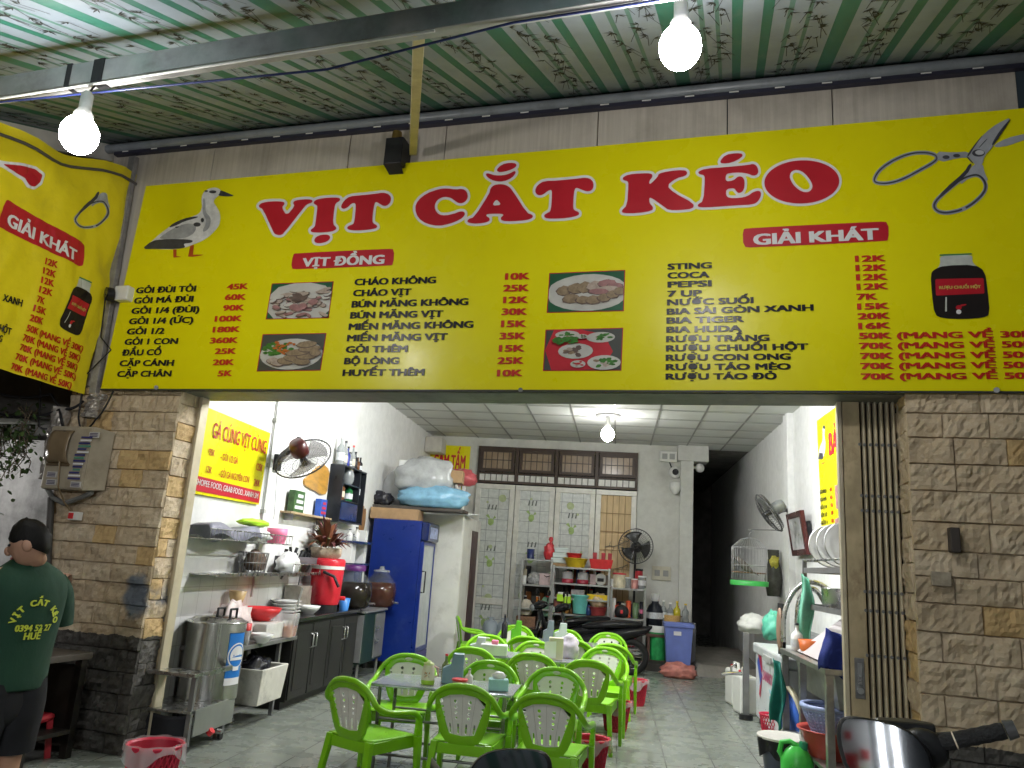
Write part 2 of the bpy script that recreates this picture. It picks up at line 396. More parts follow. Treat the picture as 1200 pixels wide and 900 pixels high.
# dark corridor beyond
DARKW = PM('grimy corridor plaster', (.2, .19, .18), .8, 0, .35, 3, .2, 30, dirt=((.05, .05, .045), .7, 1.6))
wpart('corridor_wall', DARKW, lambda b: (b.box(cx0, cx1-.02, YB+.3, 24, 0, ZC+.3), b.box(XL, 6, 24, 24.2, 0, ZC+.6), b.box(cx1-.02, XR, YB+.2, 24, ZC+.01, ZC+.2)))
wpart('corridor_door', PM('faded grey door', (.3, .29, .26), .6, 0, .2, 5), lambda b: (b.box(1.95, 2.04, 22.9, 23.9, .15, 2.35), b.box(1.9, 1.99, 23.0, 23.5, 1.2, 2.2)))
CONC = PM('rough wet concrete', (.2, .185, .16), .75, 0, .3, 3.5, .8, 14, dirt=((.09, .085, .075), .7, 2.2))
s0 = hz(815, 792); 
def stepf(b):
    def fn(i, j):
        x = 1.36 + i*(XR-1.36); y = s0.y - .05 + j*3.0
        z = .17 + .02*noise.noise(Vector((x*3, y*3, 1))) + .1*max(0, j-.15)
        if j == 0: z = -.01; y += .05*noise.noise(Vector((x*5, 0, 3)))
        return (x + (.06*noise.noise(Vector((y*4, 2, 0))) if i == 0 else 0), y, z if i > 0 else (-.01))
    b.grid(fn, 14, 26)
mb = MB(); stepf(mb); struct(mb.build('concrete_step', CONC))
# ---- suspended ceiling
def ceil_mat():
    g = G('mineral ceiling tile'); ax, ay = .69, .74
    fx = g.math('MULTIPLY', g.math('ADD', g.x, 40*ax+.1), 1/ax); fy = g.math('MULTIPLY', g.math('ADD', g.y, 40*ay-.06), 1/ay)
    dx = g.math('ABSOLUTE', g.math('SUBTRACT', g.math('FRACT', fx), .5)); dy = g.math('ABSOLUTE', g.math('SUBTRACT', g.math('FRACT', fy), .5))
    gr = g.math('MAXIMUM', g.math('GREATER_THAN', dx, .482), g.math('GREATER_THAN', dy, .486))
    cb = g.N.new('ShaderNodeCombineXYZ'); g.L.new(g.math('FLOOR', fx), cb.inputs[0]); g.L.new(g.math('FLOOR', fy), cb.inputs[1])
    wn = g.N.new('ShaderNodeTexWhiteNoise'); g.L.new(cb.outputs[0], wn.inputs['Vector'])
    c = g.mix(wn.outputs['Value'], (.66, .67, .64), (.73, .74, .71)); c = g.mix(g.rng(g.noise(1.2, 8), .5, .75, 0, .5), c, (.46, .45, .38))
    c = g.mix(gr, c, (.3, .3, .27)); g.bump(g.noise(70, 4), .15, .003); return g.done(c, .75)
wpart('ceiling', ceil_mat(), lambda b: b.poly([(XL, 6.3, ZC), (XR, 6.3, ZC), (XR, YB+.3, ZC), (XL, YB+.3, ZC)]))
TB = PM('ceiling rail', (.33, .33, .31), .5, .2, .15, 6)
def tbars(b):
    k = -40
    for i in range(-60, 60):
        x = -.1 + i*.69 + .345 - .345
        if XL+.02 < x < XR-.02: b.box(x-.014, x+.014, 6.4, YB, ZC-.008, ZC-.003)
    for j in range(0, 40):
        y = .06 + j*.74
        if 6.5 < y < YB: b.box(XL, XR, y-.011, y+.011, ZC-.014, ZC-.010)
wpart('ceiling_grid', TB, tbars)
# ---- facade: lintel, fascia above the sign, stone pillars
BEAMM = PM('grey green painted lintel', (.19, .19, .16), .55, 0, .25, 4, .15, 25, dirt=((.07, .06, .05), .6, 5))
mb = MB(FM); mb.box(-.3, 5.7, -.27, .12, 2.9, 3.3); mb.box(-.3, 5.7, .12, .3, 2.95, 4.9); mb.build('lintel', BEAMM, bld, .006)
def fascia_mat():
    g = G('weathered board fascia'); 
    st = g.noise(1, 8, g.mapping((26, 26, .8)), .7); n = g.noise(2.2, 8)
    c = g.mix(g.rng(st, .3, .7), (.42, .375, .32), (.58, .53, .465)); c = g.mix(g.rng(n, .45, .75, 0, .55), c, (.22, .19, .16))
    c = g.mix(g.rng(g.noise(9, 9, rough=.8), .69, .72, 0, .6), c, (.62, .6, .56))
    g.bump(st, .3, .006); return g.done(c, .8)
mb = MB(FM); u = -1.35
for wd in (1.15, 1.4, .9, 1.3, 1.0, .75, 1.2):
    mb.box(u, u+wd-.008, -.25, -.2, 2.95, 5.62); u += wd
mb.build('fascia_board', fascia_mat(), bld, .004)
def stone_mat(name, zb, splash=None):
    g = G(name)
    isl = g.N.new('ShaderNodeNewGeometry').outputs['Random Per Island']
    n = g.noise(7, 9, rough=.7); n2 = g.noise(26, 8, rough=.7)
    c = g.mix(isl, (.54, .425, .285), (.70, .595, .445)); c = g.mix(g.rng(n, .35, .68, 0, .75), c, (.45, .325, .19)); c = g.mix(g.rng(n2, .52, .75, 0, .6), c, (.76, .66, .5))
    c = g.mix(g.rng(g.noise(2.1, 8), .5, .75, 0, .55), c, (.33, .26, .18))
    c = g.mix(g.math('GREATER_THAN', isl, .86), c, g.mix(g.rng(n, .35, .65), (.6, .42, .2), (.5, .34, .16)))
    if splash:
        u, z, ru, rz = splash
        d = g.math('ADD', g.math('POWER', g.math('MULTIPLY', g.math('SUBTRACT', g.x, u), 1/ru), 2.0), g.math('POWER', g.math('MULTIPLY', g.math('SUBTRACT', g.z, z), 1/rz), 2.0))
        k = g.math('ADD', d, g.math('MULTIPLY', g.noise(9, 6), 1.3)); c = g.mix(g.rng(k, 1.7, .95, 0, .8, True), c, (.06, .12, .2))
    zz = g.math('ADD', g.z, g.math('MULTIPLY', g.math('SUBTRACT', g.noise(7, 5), .5), .09))
    blk = g.math('LESS_THAN', zz, zb); bc = g.mix(g.rng(n2, .35, .7), (.035, .035, .035), (.095, .092, .088))
    c = g.mix(g.math('MULTIPLY', blk, .96), c, bc)
    g.bump(g.math('ADD', n2, g.math('MULTIPLY', g.noise(60, 6), .4)), .7, .012); return g.done(c, .82)
def stone_block(mb, u0, u1, z0, z1, face, depth, seed):
    """one cleft stone block; face maps (u, out, z) to the wall's frame"""
    nu = max(5, int((u1-u0)/.02)); nz = max(5, int((z1-z0)/.02))
    k0 = random.uniform(.55, 1.0)
    def wp(t, n, L): return 0 if t < 1e-6 else 1 if t > 1-1e-6 else .005/L+(t-1/n)/(1-2/n)*(1-.01/L)
    def fn(i, j):
        i = wp(i, nu, u1-u0); j = wp(j, nz, z1-z0); u = u0+(u1-u0)*i; z = z0+(z1-z0)*j
        e = min(i*(u1-u0), (1-i)*(u1-u0), j*(z1-z0), (1-j)*(z1-z0))
        p = Vector((u*9+seed*3, z*11, seed)); q = noise.noise(p*.7)*.7 + .75*abs(noise.noise(p*1.5)) + .28*noise.noise(p*4.1) + .16*noise.noise(p*9)
        o = depth*(.3+k0*.35 + .75*q*min(1, (e+.03)/.06))
        if e < 1e-6: o = min(o, depth*.5)-.012
        zz = z + (.006*noise.noise(Vector((u*25, seed, 5))) if e > 1e-6 else 0)
        return face(u, o, zz)
    mb.grid(fn, nu, nz, False)
def stone_wall(mb, u0, u1, z0, z1, face, rowh, wr, seed, depth=.05):
    z = z0; r = 0
    while z < z1-.04:
        h = min(rowh*random.uniform(.9, 1.12), z1-z); u = u0; first = True
        while u < u1-.01:
            wd = random.uniform(*wr)*(random.choice((.5, .75, 1)) if first and r % 2 else 1)
            if u+wd > u1-.1: wd = u1-u
            stone_block(mb, u+.001, u+wd-.001, z+.001, z+h-.001, face, depth, seed+r*13.7+u*5); u += wd; first = False
        z += h; r += 1
fp = lambda u, o, z: (u, -.25-o, z)
PILZ = fu(150, 745, -.25)[1]
mb = MB(); LU0, LU1 = -1.27, -.13
mb.box(LU0+.01, LU1-.01, -.255, .03, 0, 2.94)
stone_wall(mb, LU0, LU1+.022, 0.0, 2.93, fp, .158, (.2, .36), 3)
stone_wall(mb, -.268, .03, 0.0, 2.93, lambda u, o, z: (LU1+o*.8, u, z), .158, (.2, .3), 11)
o = mb.build('stone_pillar', stone_mat('cleft sandstone left', PILZ, (-.22, fu(178, 700, -.25)[1], .14, .22)), bld)
o.matrix_basis = FM
mb = MB(); RU0, RU1 = 5.55, 6.9
mb.box(RU0+.01, RU1, -.255, .25, 0, 2.94)
stone_wall(mb, RU0-.022, RU1, 0.0, 2.93, fp, .175, (.26, .46), 23, .055)
stone_wall(mb, -.27, .05, 0.0, 2.93, lambda u, o, z: (RU0-o*.8, u, z), .175, (.2, .3), 31)
o = mb.build('stone_pillar', stone_mat('cleft sandstone right', fu(1150, 876, -.25)[1]), bld)
o.matrix_basis = FM
# ---- transom window and folding glazed doors in the back wall
FRM = PM('dark brown window frame', (.05, .03, .02), .5, 0, .25, 8)
tl = hy(562, 523, YB); tr = hy(748, 531, YB); bz = hy(650, 570, YB).z
tz = (tl.z+tr.z)/2; y0 = YB-.06; mz = bz + (tz-bz)*.27
tw = MB()
def fr(b, x0, x1, z0, z1, t, ya, yb):
    b.box(x0, x1, ya, yb, z1-t, z1); b.box(x0, x1, ya, yb, z0, z0+t); b.box(x0, x0+t, ya, yb, z0+t, z1-t); b.box(x1-t, x1, ya, yb, z0+t, z1-t)
X0, X1 = tl.x, tr.x; pw = (X1-X0)/4
TW = MB(); fr(TW, X0, X1, bz, tz, .05, y0, YB+.1); TW.box(X0+.05, X1-.05, y0+.01, YB+.09, mz-.02, mz+.02)
for i in range(1, 4): TW.box(X0+i*pw-.035, X0+i*pw+.035, y0-.01, YB+.08, bz+.05, tz-.05)
two = TW.build('transom_window', FRM, bld, .004)
PANE = PM('dusty brown glass', (.28, .2, .13), .25, 0, .2, 3, dirt=((.4, .33, .24), .5, 2))
LITP = PM('pale frosted glass', (.75, .74, .7), .4, 0, .15, 10)
IRON = PM('dark window grille', (.06, .045, .035), .5, .4, .2, 8)
for i in range(4):
    a, b_ = X0+i*pw+.05, X0+(i+1)*pw-.05
    sash = MB(); fr(sash, a, b_, mz+.03, tz-.055, .06, y0-.035, y0+.02); so = sash.build('sash', FRM, two, .003)
    MB().box(a+.06, b_-.06, y0, y0+.008, mz+.09, tz-.115).build('pane', PANE, two)
    gb = MB()
    for k in range(1, 6): x = a+(b_-a)*k/6; gb.box(x-.007, x+.007, y0-.012, y0-.003, bz+.05, tz-.1)
    gb.box(a, b_, y0-.016, y0-.012, (mz+tz)/2-.012, (mz+tz)/2+.004); gb.build('grille', IRON, two)
    MB().box(a-.01, b_+.01, y0+.03, y0+.04, bz+.05, mz-.02).build('pane', LITP, two)
def film_mat():
    g = G('frosted apple print film'); s = .21
    n = g.noise(14, 6); c = g.mix(g.rng(n, .35, .65), (.5, .52, .5), (.64, .66, .63))
    fx = g.math('ABSOLUTE', g.math('SUBTRACT', g.math('FRACT', g.math('MULTIPLY', g.math('ADD', g.x, 20), 1/s)), .5)); fz = g.math('ABSOLUTE', g.math('SUBTRACT', g.math('FRACT', g.math('MULTIPLY', g.math('ADD', g.z, 20), 1/s)), .5))
    c = g.mix(g.math('GREATER_THAN', g.math('MAXIMUM', fx, fz), .478), c, (.26, .28, .28)); g.bump(g.noise(35, 5), .5, .004)
    return g.done(c, .22)
FILMM = film_mat()
DFR = PM('white aluminium door frame', (.62, .61, .56), .4, .1, .12, 7, dirt=((.35, .33, .28), .4, 5))
APL = PM('green apple print', (.3, .42, .14), .5, 0, .25, 12); APD = PM('grey print ink', (.12, .13, .12), .6)
CURT = PM('beige curtain behind glass', (.62, .46, .26), .6, 0, .12, 4, stretch=(6, 1, 1))
dz1 = bz-.02
for i in range(4):
    a, b_ = X0+i*pw+.006, X0+(i+1)*pw-.006
    d = MB(); fr(d, a, b_, .02, dz1, .1, y0-.01, y0+.05); d.box(a+.1, b_-.1, y0-.008, y0+.045, .85, .97)
    do = d.build('door_panel', DFR, bld, .006)
    if i < 3:
        MB().box(a+.1, b_-.1, y0+.02, y0+.03, .12, dz1-.1).build('pane', FILMM, do)
        pr = MB(); rnd = random.Random(i+3)
        def P3(x, z): return (x, y0+.017, z)
        for k in range(3):
            cx, cz = a+.34+.03*(k % 2), [2.42, 1.62, .5][k] + [0, .12, -.08][i]
            pr.poly([P3(*q) for q in ring((cx, cz), .06, .075, 12, jit=.12)], 0); pr.poly([P3(cx-.05+dx, cz+.09+dz) for dx, dz in ((.02, -.03), (-.06, .03), (-.01, .06), (.03, .0))], 0)
            pr.poly([P3(cx+.05+dx, cz+.08+dz) for dx, dz in ((-.02, -.03), (.02, .05), (.05, 0))], 0)
            for q in range(3): pr.poly([P3(cx-.08+q*.07+dx, cz+.24+dz) for dx, dz in ((0, 0), (.03, 0), (.045, .1), (.02, .1))], 1)
        for k in range(22):
            cx, cz = rnd.uniform(a+.18, b_-.18), rnd.uniform(.3, dz1-.25); r_ = rnd.choice((.025, .04, .075))
            if any(abs(cz-q) < .3 and abs(cx-a-.36) < .24 for q in ([2.42, 1.62, .5][m_]+[0, .12, -.08][i] for m_ in range(3))): continue
            pr.poly([(x, y0+.0145, z) for x, z in ring((cx, cz), r_, r_, 12, jit=.05)], 2)
        pr.build('apple_print', [APL, APD, PM('pale lime print', (.4, .46, .25), .5, 0, .2, 12)], do)
    else:
        MB().box(a+.1, b_-.1, y0+.03, y0+.04, .12, dz1-.1).build('curtain', CURT, do)
        gb = MB()
        for k in range(1, 5): x = a+.1+(b_-a-.2)*k/5; gb.box(x-.006, x+.006, y0+.005, y0+.014, .97, dz1-.1)
        for k in range(1, 6): z = .97+(dz1-1.07)*k/6; gb.box(a+.1, b_-.1, y0, y0+.005, z-.006, z+.006)
        gb.build('grille', PM('ochre window bars', (.3, .19, .08), .5, .2, .2), do)
        br = MB(); rr_ = random.Random(2)
        for zz in (2.05, 1.62): 
            pts = [(a+.2+k*.09, y0-.003, zz+.03*k+rr_.uniform(-.02, .02)) for k in range(6)]; br.tube(pts, .006, 5)
            for p in pts[1:]: br.tube([p, (p[0]+rr_.uniform(-.05, .05), y0-.003, p[2]+rr_.choice((-.09, .08)))], .004, 5)
        br.build('branch_print', APD, do)
# ================================================================== AWNING AND FRONT STEELWORK
SL = math.tan(rad(20.8)); AZ0 = 5.40   # sheet height at w=-.2
def aw(u, wv, dz=0): return FW(u, wv, AZ0 + SL*(wv+.2) + dz)
def awning_mat():
    g = G('striped awning sheet')
    f = g.math('FRACT', g.math('ADD', g.x, 50.0))
    def band(a, b): return g.math('MULTIPLY', g.math('GREATER_THAN', f, a), g.math('LESS_THAN', f, b))
    n = g.noise(1.6, 8); n2 = g.noise(1, 6, g.mapping((2, .3, 1)))
    base = g.mix(g.rng(n, .35, .7), (.2, .245, .285), (.275, .325, .375)); gr = g.mix(g.rng(n2, .3, .7), (.015, .115, .08), (.025, .155, .11)); lg = (.085, .185, .155)
    c = base
    for a, b, col in ((.02, .125, gr), (.43, .49, gr), (.60, .66, gr), (.245, .275, lg), (.335, .36, lg), (.74, .77, lg), (.85, .875, lg)): c = g.mix(band(a, b), c, col)
    c = g.mix(g.rng(g.noise(2.5, 9, rough=.75), .55, .8, 0, .5), c, (.2, .19, .17))
    rib = g.math('SINE', g.math('MULTIPLY', g.x, 2*math.pi/.25)); g.bump(g.math('ADD', g.math('MULTIPLY', rib, .5), n), .25, .012)
    return g.done(c, .5)
U0, U1, W0, W1 = -1.6, 9.0, -.12, -8.6
AWM = Matrix(((EX.x, FN.x, 0, 0), (EX.y, FN.y, 0, 0), (0, 0, 1, 0), (0, 0, 0, 1)))
awn = thing('awning', 'green and white striped awning sheet printed with bamboo leaves above the sign', 'awning', P0)
mb = MB()
mb.grid(lambda i, j: (U0+(U1-U0)*i, W0+(W1-W0)*j, AZ0+SL*(W0+(W1-W0)*j+.2)), 60, 20, True)
o = mb.build('awning_sheet', awning_mat(), awn); o.rotation_euler = (0, 0, FA); o.modifiers.new('solid', 'SOLIDIFY').thickness = .006; o.modifiers['solid'].offset = 1
LEAF = PM('dark leaf print', (.028, .032, .03), .6, 0, .3, 5)
rl = random.Random(12); mb = MB()
def aL(u, wv): return (u, wv, AZ0+SL*(wv+.2)-.010)
for wi in range(int((W0-W1)/.055)):
    for k in range(int(U0)-1, int(U1)+1):
        for c0, c1 in ((.14, .42), (.68, .99)):
            if rl.random() < .05: continue
            u = k+rl.uniform(c0+.03, c1-.02); wv = W0-.08-wi*.055+rl.uniform(-.05, .05); a0 = rl.uniform(0, 6.28)
            if not (U0 < u < U1 and wv > W1+.2): continue
            for q in range(rl.randint(3, 6)):
                a = a0 + q*.55 + rl.uniform(-.15, .15); L_ = rl.uniform(.03, .08); wd = rl.uniform(.004, .008)
                dx, dy = math.cos(a), math.sin(a)
                mb.add([aL(u, wv), aL(u+dx*L_*.4-dy*wd, wv+dy*L_*.4+dx*wd), aL(u+dx*L_, wv+dy*L_), aL(u+dx*L_*.4+dy*wd, wv+dy*L_*.4-dx*wd)], [(0, 1, 2, 3)])
            a = rl.uniform(1.2, 1.9); L_ = rl.uniform(.1, .25); dx, dy = math.cos(a), math.sin(a)
            mb.add([(x, y, z+.001) for x, y, z in (aL(u-.002, wv), aL(u+.002, wv), aL(u+dx*L_+.002, wv+dy*L_), aL(u+dx*L_-.002, wv+dy*L_))], [(0, 1, 2, 3)])
o = mb.build('leaf_print', LEAF, awn); o.rotation_euler = (0, 0, FA)
# purlin under the sheet
BW, BU0, BU1 = -2.62, -1.6, 8.5
GALV = PM('dull galvanised steel', (.42, .42, .42), .42, .55, .18, 6, dirt=((.2, .18, .15), .5, 4))
mb = MB(); dzb = -.012
_l, _q = hitp(0, 106, aw(0, BW), FN), hitp(640, 4, aw(0, BW), FN)
def beam_z(u, dz=0): ul, uq = (_l-P0).dot(EX), (_q-P0).dot(EX); p = _l.lerp(_q, (u-ul)/(uq-ul)); return p+Vector((0, 0, dz))
a, b = beam_z(BU0), beam_z(BU1)
mb.bar(a, b, .07, .14); o = mb.build('purlin', GALV, None, .004)
tag(o, 'grey rectangular steel beam crossing under the awning', 'beam'); beam_o = o
# tape wraps on the beam
tp = MB()
uu = (hitp(110, 92, aw(0, BW), FN)-P0).dot(EX)
for du, wd in ((-.17, .035), (.02, .075)): tp.bar(beam_z(uu+du), beam_z(uu+du+wd), .078, .148)
tp.build('black_tape', BLK, beam_o)
# pipe along the foot of the awning
mb = MB(); pc = [FW(u, -.3, 5.30) for u in (-1.45, 8.5)]; mb.cyl(pc[0], pc[1], .042, n=18)
pip = mb.build('gutter_pipe', PM('grey plastic pipe', (.2, .22, .24), .35, 0, .15, 5, dirt=((.1, .1, .1), .5, 6)), None); tag(pip, 'long round grey pipe along the top of the board wall under the awning', 'pipe')
lm = MB()
for k in range(26):
    u = -1.2+k*.33; lm.add([FW(u, -.315, 5.243), FW(u+.07, -.315, 5.243), FW(u+.07, -.315, 5.254), FW(u, -.315, 5.254)], [(0, 1, 2, 3)])
mb = MB(FM); mb.box(-1.3, 8.4, -.31, -.26, 5.225, 5.258); led = mb.build('lamp_strip', PM('dark rubber strip', (.03, .03, .05), .5), None); tag(led, 'thin dark strip with small white clips below the long grey pipe', 'strip')
lm.build('clip', WHT, led)
# brace from wall bracket up to the beam
YST = PM('cream painted steel', (.47, .42, .27), .45, .2, .15, 6, dirt=((.25, .2, .12), .5, 5))
b0 = hf(484, 178, -.38); bu = (b0-P0).dot(EX)
mb = MB(); mb.bar(b0, hitp(491, 36, aw(0, BW), FN), .06, .06, up=EX); o = mb.build('brace', YST, None, .004); tag(o, 'cream square steel brace rising from the wall bracket to the awning beam', 'brace')
mb = MB(); q = hf(470, 180, -.3); qu = (q-P0).dot(EX); MM = FM @ Matrix.Translation((qu, -.34, q.z-.06))
bk = MB(); bk.box(-.09, .07, -.09, .09, -.1, .14, 0, MM); bk.add([MM @ Vector(v) for v in ((-.09, -.09, -.1), (.07, -.09, -.1), (.05, .09, -.2), (-.05, .09, -.2))], [(0, 1, 2, 3)])
o = bk.build('wall_bracket', PM('black steel bracket', (.03, .03, .033), .5, .5, .2), None, .006); tag(o, 'black box bracket holding the foot of the cream brace above the sign', 'bracket')
o2 = MB().cyl(MM @ Vector((-.02, -.03, .14)), MM @ Vector((-.02, -.03, .22)), .045, .04).build('brass_nut', PM('brass', (.4, .27, .08), .4, .8, .2), o)
# second rafter piece seen beyond the beam
mb = MB(); mb.bar(aw(2.75, -2.75, -.05), aw(2.95, -5, -.05), .09, .05); o = mb.build('rafter', PM('bare galvanised rafter', (.6, .58, .55), .35, .5, .15), None, .003); tag(o, 'short silver rafter sticking up behind the awning beam at the top edge', 'rafter')
# left side rail of the awning
mb = MB(); mb.bar(aw(-1.42, -.2, -.06), aw(-1.42, -8, -.06), .05, .22); o = mb.build('side_rail', PM('pale folded sheet edge', (.5, .48, .44), .5, .2, .15, 3), None, .004); tag(o, 'pale folded metal rail along the left edge of the awning above the cloth banner', 'rail')
# wires
def wire(pts, r, label, mat=None, sag=.0, n=10):
    P = []
    for a, b in zip(pts[:-1], pts[1:]):
        a, b = Vector(a), Vector(b)
        for i in range(n): t = i/n; P.append(a.lerp(b, t)+Vector((0, 0, -sag*4*t*(1-t))))
    P.append(Vector(pts[-1])); mb = MB(); mb.tube(P, r, 6); o = mb.build('wire', mat or BLK, None); return tag(o, label, 'wire')
wire([beam_z(.18, -.08), beam_z(2.4, -.19), beam_z(3.4, -.08), beam_z(6, -.08)], .007, 'thin blue black wire slung under the awning beam', PM('blue wire', (.02, .03, .12), .4))
wire([beam_z(-1.4, -.082)-FN*.03, beam_z(.18, -.082)-FN*.03, beam_z(1.0, -.082)-FN*.03, beam_z(3.0, -.082)-FN*.03], .008, 'pale wire running along the lower edge of the awning beam', WHT)
# bulbs
SOCK = PM('white ceramic socket', (.65, .65, .62), .4)
def bulb(loc, top, power, label, r=.1, group='bare bulbs under the awning', kelv=(1, .975, .94)):
    t = thing('light_bulb', label, 'bulb', loc, 0, group)
    MB().ell((0, 0, 0), (r, r, r*1.12), 22, 14).build('globe', EM('lit bulb', kelv, power/(4*math.pi**2*r*r*1.05)), t)
    MB().lathe([(r*.5, r*.9), (r*.52, r*1.25), (r*.33, r*1.6), (r*.33, r*2.5), (r*.2, r*2.7)], 16).build('socket', SOCK, t)
    MB().tube([(0, 0, r*2.6), Vector(top)-Vector(loc)], .006, 6).build('cord', BLK, t)
    return t
bl = hitp(93, 158, aw(0, BW-.04), FN); bt = hitp(103, 96, aw(0, BW-.04), FN)
bulb(bl, beam_z((bl-P0).dot(EX), -.06), P_BULB_L, 'bare glowing bulb hanging from the awning beam in front of the cloth banner')
br_ = hitp(797, 55, aw(0, BW+.15), FN)
bulb(br_, aw((br_-P0).dot(EX), BW+.15, -.01), P_BULB_R, 'bare glowing bulb hanging from the awning above the large red title')
# ================================================================== MAIN SIGNBOARD
SWV = -.335
def sp(x, y, e=0.0): return hf(x, y, SWV-e)
yel = G('yellow printed vinyl'); n_ = yel.noise(1.2, 7); 
fold = yel.math('SINE', yel.math('ADD', yel.math('MULTIPLY', yel.z, 9.0), yel.math('MULTIPLY', yel.noise(.8, 3), 6)))
c_ = yel.mix(yel.rng(n_, .3, .7), (.735, .66, .002), (.785, .715, .005)); yel.bump(yel.math('ADD', yel.noise(1.5, 4), yel.math('MULTIPLY', fold, .05)), .12, .02)
c_ = yel.mix(yel.rng(yel.noise(3, 9, rough=.75), .62, .8, 0, .18), c_, (.42, .34, .03))
yel.b.inputs['Specular IOR Level'].default_value = .3; YEL = yel.done(c_, yel.rng(yel.noise(2, 5), .3, .7, .22, .36))
RED = PM('crimson print', (.47, .012, .025), .4, 0, .1, 3); WPR = PM('white print', (.74, .73, .74), .4, 0, .05, 4); INK = PM('black print', (.013, .012, .018), .28, 0, .2, 5)
PRD = PM('red price print', (.5, .02, .01), .4, 0, .1, 4)
scl = hf(640, 458, SWV)
sign = thing('signboard', 'long yellow duck menu signboard with big red title above the shop doorway', 'sign', (scl.x, scl.y, scl.z))
def WB(mb, name, mat, par=None, **k): return mb.build(name, mat, par or sign, world=True, **k)
def ext(ax, ay, bx, by, x): return ay+(by-ay)*(x-ax)/(bx-ax)
TLp, BLp = (171, 218), (118, 456); XR_ = 1420
TRp, BRp = (XR_, ext(171, 218, 1197, 127, XR_)), (XR_, ext(118, 456, 1197, 459.5, XR_))
pn = MB(); fr_ = [sp(*p) for p in (TLp, TRp, BRp, BLp)]; bk_ = [p+FN*.05 for p in fr_]
pn.add(fr_+bk_, [(0, 3, 2, 1), (4, 5, 6, 7), (0, 1, 5, 4), (1, 2, 6, 5), (2, 3, 7, 6), (3, 0, 4, 7)]); WB(pn, 'panel', YEL)
trm = MB(); trm.bar(sp(118, 456.5, .003), sp(1420, 460.5, .003), .012, .014); WB(trm, 'bottom_trim', PM('dark trim', (.03, .03, .03), .5))
bt_ = MB()
for x, y in ((183, 452), (610, 455), (1168, 455)): bt_.cyl(sp(x, y+2, -.02), sp(x, y+2, .02), .018, n=10)
WB(bt_, 'bolt', DSTEEL)
def lean(x): return .21-(x-148)*(.26/855)
def line(mb, t, ax, ay, bx, by, cap, e=.006, fit=None, bold=.036, ln=None, mi=0):
    A, B = sp(ax, ay, e), sp(bx, by, e); l = lean((ax+bx)/2) if ln is None else ln
    up = (sp(ax+l*cap, ay-cap, e)-A)
    put_text(mb, t, A, B, up, bold, fit, mi)
# title, letter by letter: white border then red face
z1 = lambda L: [(290+x/6.316, 180+y/6.316) for x, y in L]
z2 = lambda L: [(470+x/5, 180+y/5) for x, y in L]
z3 = lambda L: [(710+x/4.138, 160+y/4.138) for x, y in L]
TITLE = [
 (z1([(85,385),(110,365),(180,355),(265,357),(275,372),(248,398),(290,465),(355,385),(338,368),(350,350),(420,340),(475,342),(482,358),(440,372),(420,390),(265,590),(240,602),(205,595),(195,580),(115,405),(90,398)]), None),
 (z1([(490,358),(520,338),(600,328),(680,328),(685,345),(650,365),(640,400),(628,525),(655,545),(655,560),(620,575),(540,582),(475,580),(468,565),(495,548),(505,530),(520,400),(518,380),(495,372)]), None),
 (z1([(495,645),(505,620),(550,602),(600,602),(612,622),(590,648),(540,662),(505,658)]), None),
 (z1([(692,390),(720,345),(760,318),(830,312),(950,300),(1005,290),(1050,305),(1062,340),(1045,375),(1010,388),(975,365),(945,350),(930,400),(920,500),(930,520),(955,530),(958,548),(900,560),(800,567),(745,560),(738,545),(765,530),(785,525),(795,500),(805,390),(800,362),(770,365),(735,400),(705,408)]), None),
 (z2([(82,320),(100,275),(150,235),(220,210),(270,205),(320,213),(360,207),(385,225),(390,260),(370,285),(340,290),(318,275),(290,255),(250,250),(215,265),(195,295),(195,330),(220,360),(260,365),(310,355),(345,340),(370,342),(372,360),(345,385),(280,410),(220,422),(150,410),(100,375)]), None),
 (z2([(388,400),(395,385),(430,375),(520,235),(525,205),(545,185),(590,180),(625,190),(650,215),(735,350),(770,360),(770,375),(735,388),(650,395),(590,392),(585,375),(605,362),(600,350),(520,350),(495,355),(498,370),(518,378),(515,395),(480,405),(420,408)]), z2([(527,308),(555,265),(572,275),(592,303)])),
 (z2([(495,118),(515,118),(550,130),(600,130),(640,118),(665,102),(672,110),(650,140),(600,162),(550,160),(510,140)]), None),
 (z2([(558,98),(590,65),(640,55),(675,60),(672,78),(630,98),(580,108)]), None),
 (z2([(785,220),(800,185),(840,162),(920,160),(1040,148),(1085,142),(1118,155),(1128,190),(1115,215),(1085,220),(1050,205),(1020,195),(1010,230),(1005,320),(1015,335),(1042,345),(1040,360),(980,375),(880,380),(845,375),(838,362),(860,348),(880,340),(888,230),(882,208),(860,215),(830,240),(800,242)]), None),
 (z3([(82,200),(110,185),(170,180),(222,180),(225,195),(208,215),(208,240),(255,195),(255,182),(300,170),(380,163),(395,175),(385,190),(340,200),(292,238),(330,275),(425,325),(422,348),(360,355),(305,355),(285,340),(215,290),(208,300),(210,325),(228,342),(225,358),(150,370),(82,370),(78,358),(105,335),(112,230),(108,215),(85,210)]), None),
 (z3([(447,172),(480,158),(580,150),(690,140),(718,133),(735,150),(738,180),(715,190),(690,178),(650,172),(600,175),(580,182),(578,220),(620,215),(640,195),(660,195),(672,215),(668,260),(645,275),(632,262),(625,248),(582,252),(580,285),(595,300),(650,300),(690,290),(715,270),(745,263),(752,280),(740,310),(715,328),(620,332),(520,340),(450,342),(445,330),(475,315),(482,205),(478,185),(455,182)]), None),
 (z3([(553,122),(580,90),(630,82),(665,85),(655,102),(610,125),(565,130)]), None),
 (z3(ring((950,220), 180, 103, 40, -.04)), z3([(888,190),(900,165),(930,158),(965,175),(1000,220),(1005,250),(985,272),(950,270),(915,245),(895,215)])),
]
wb, rb = MB(), MB()
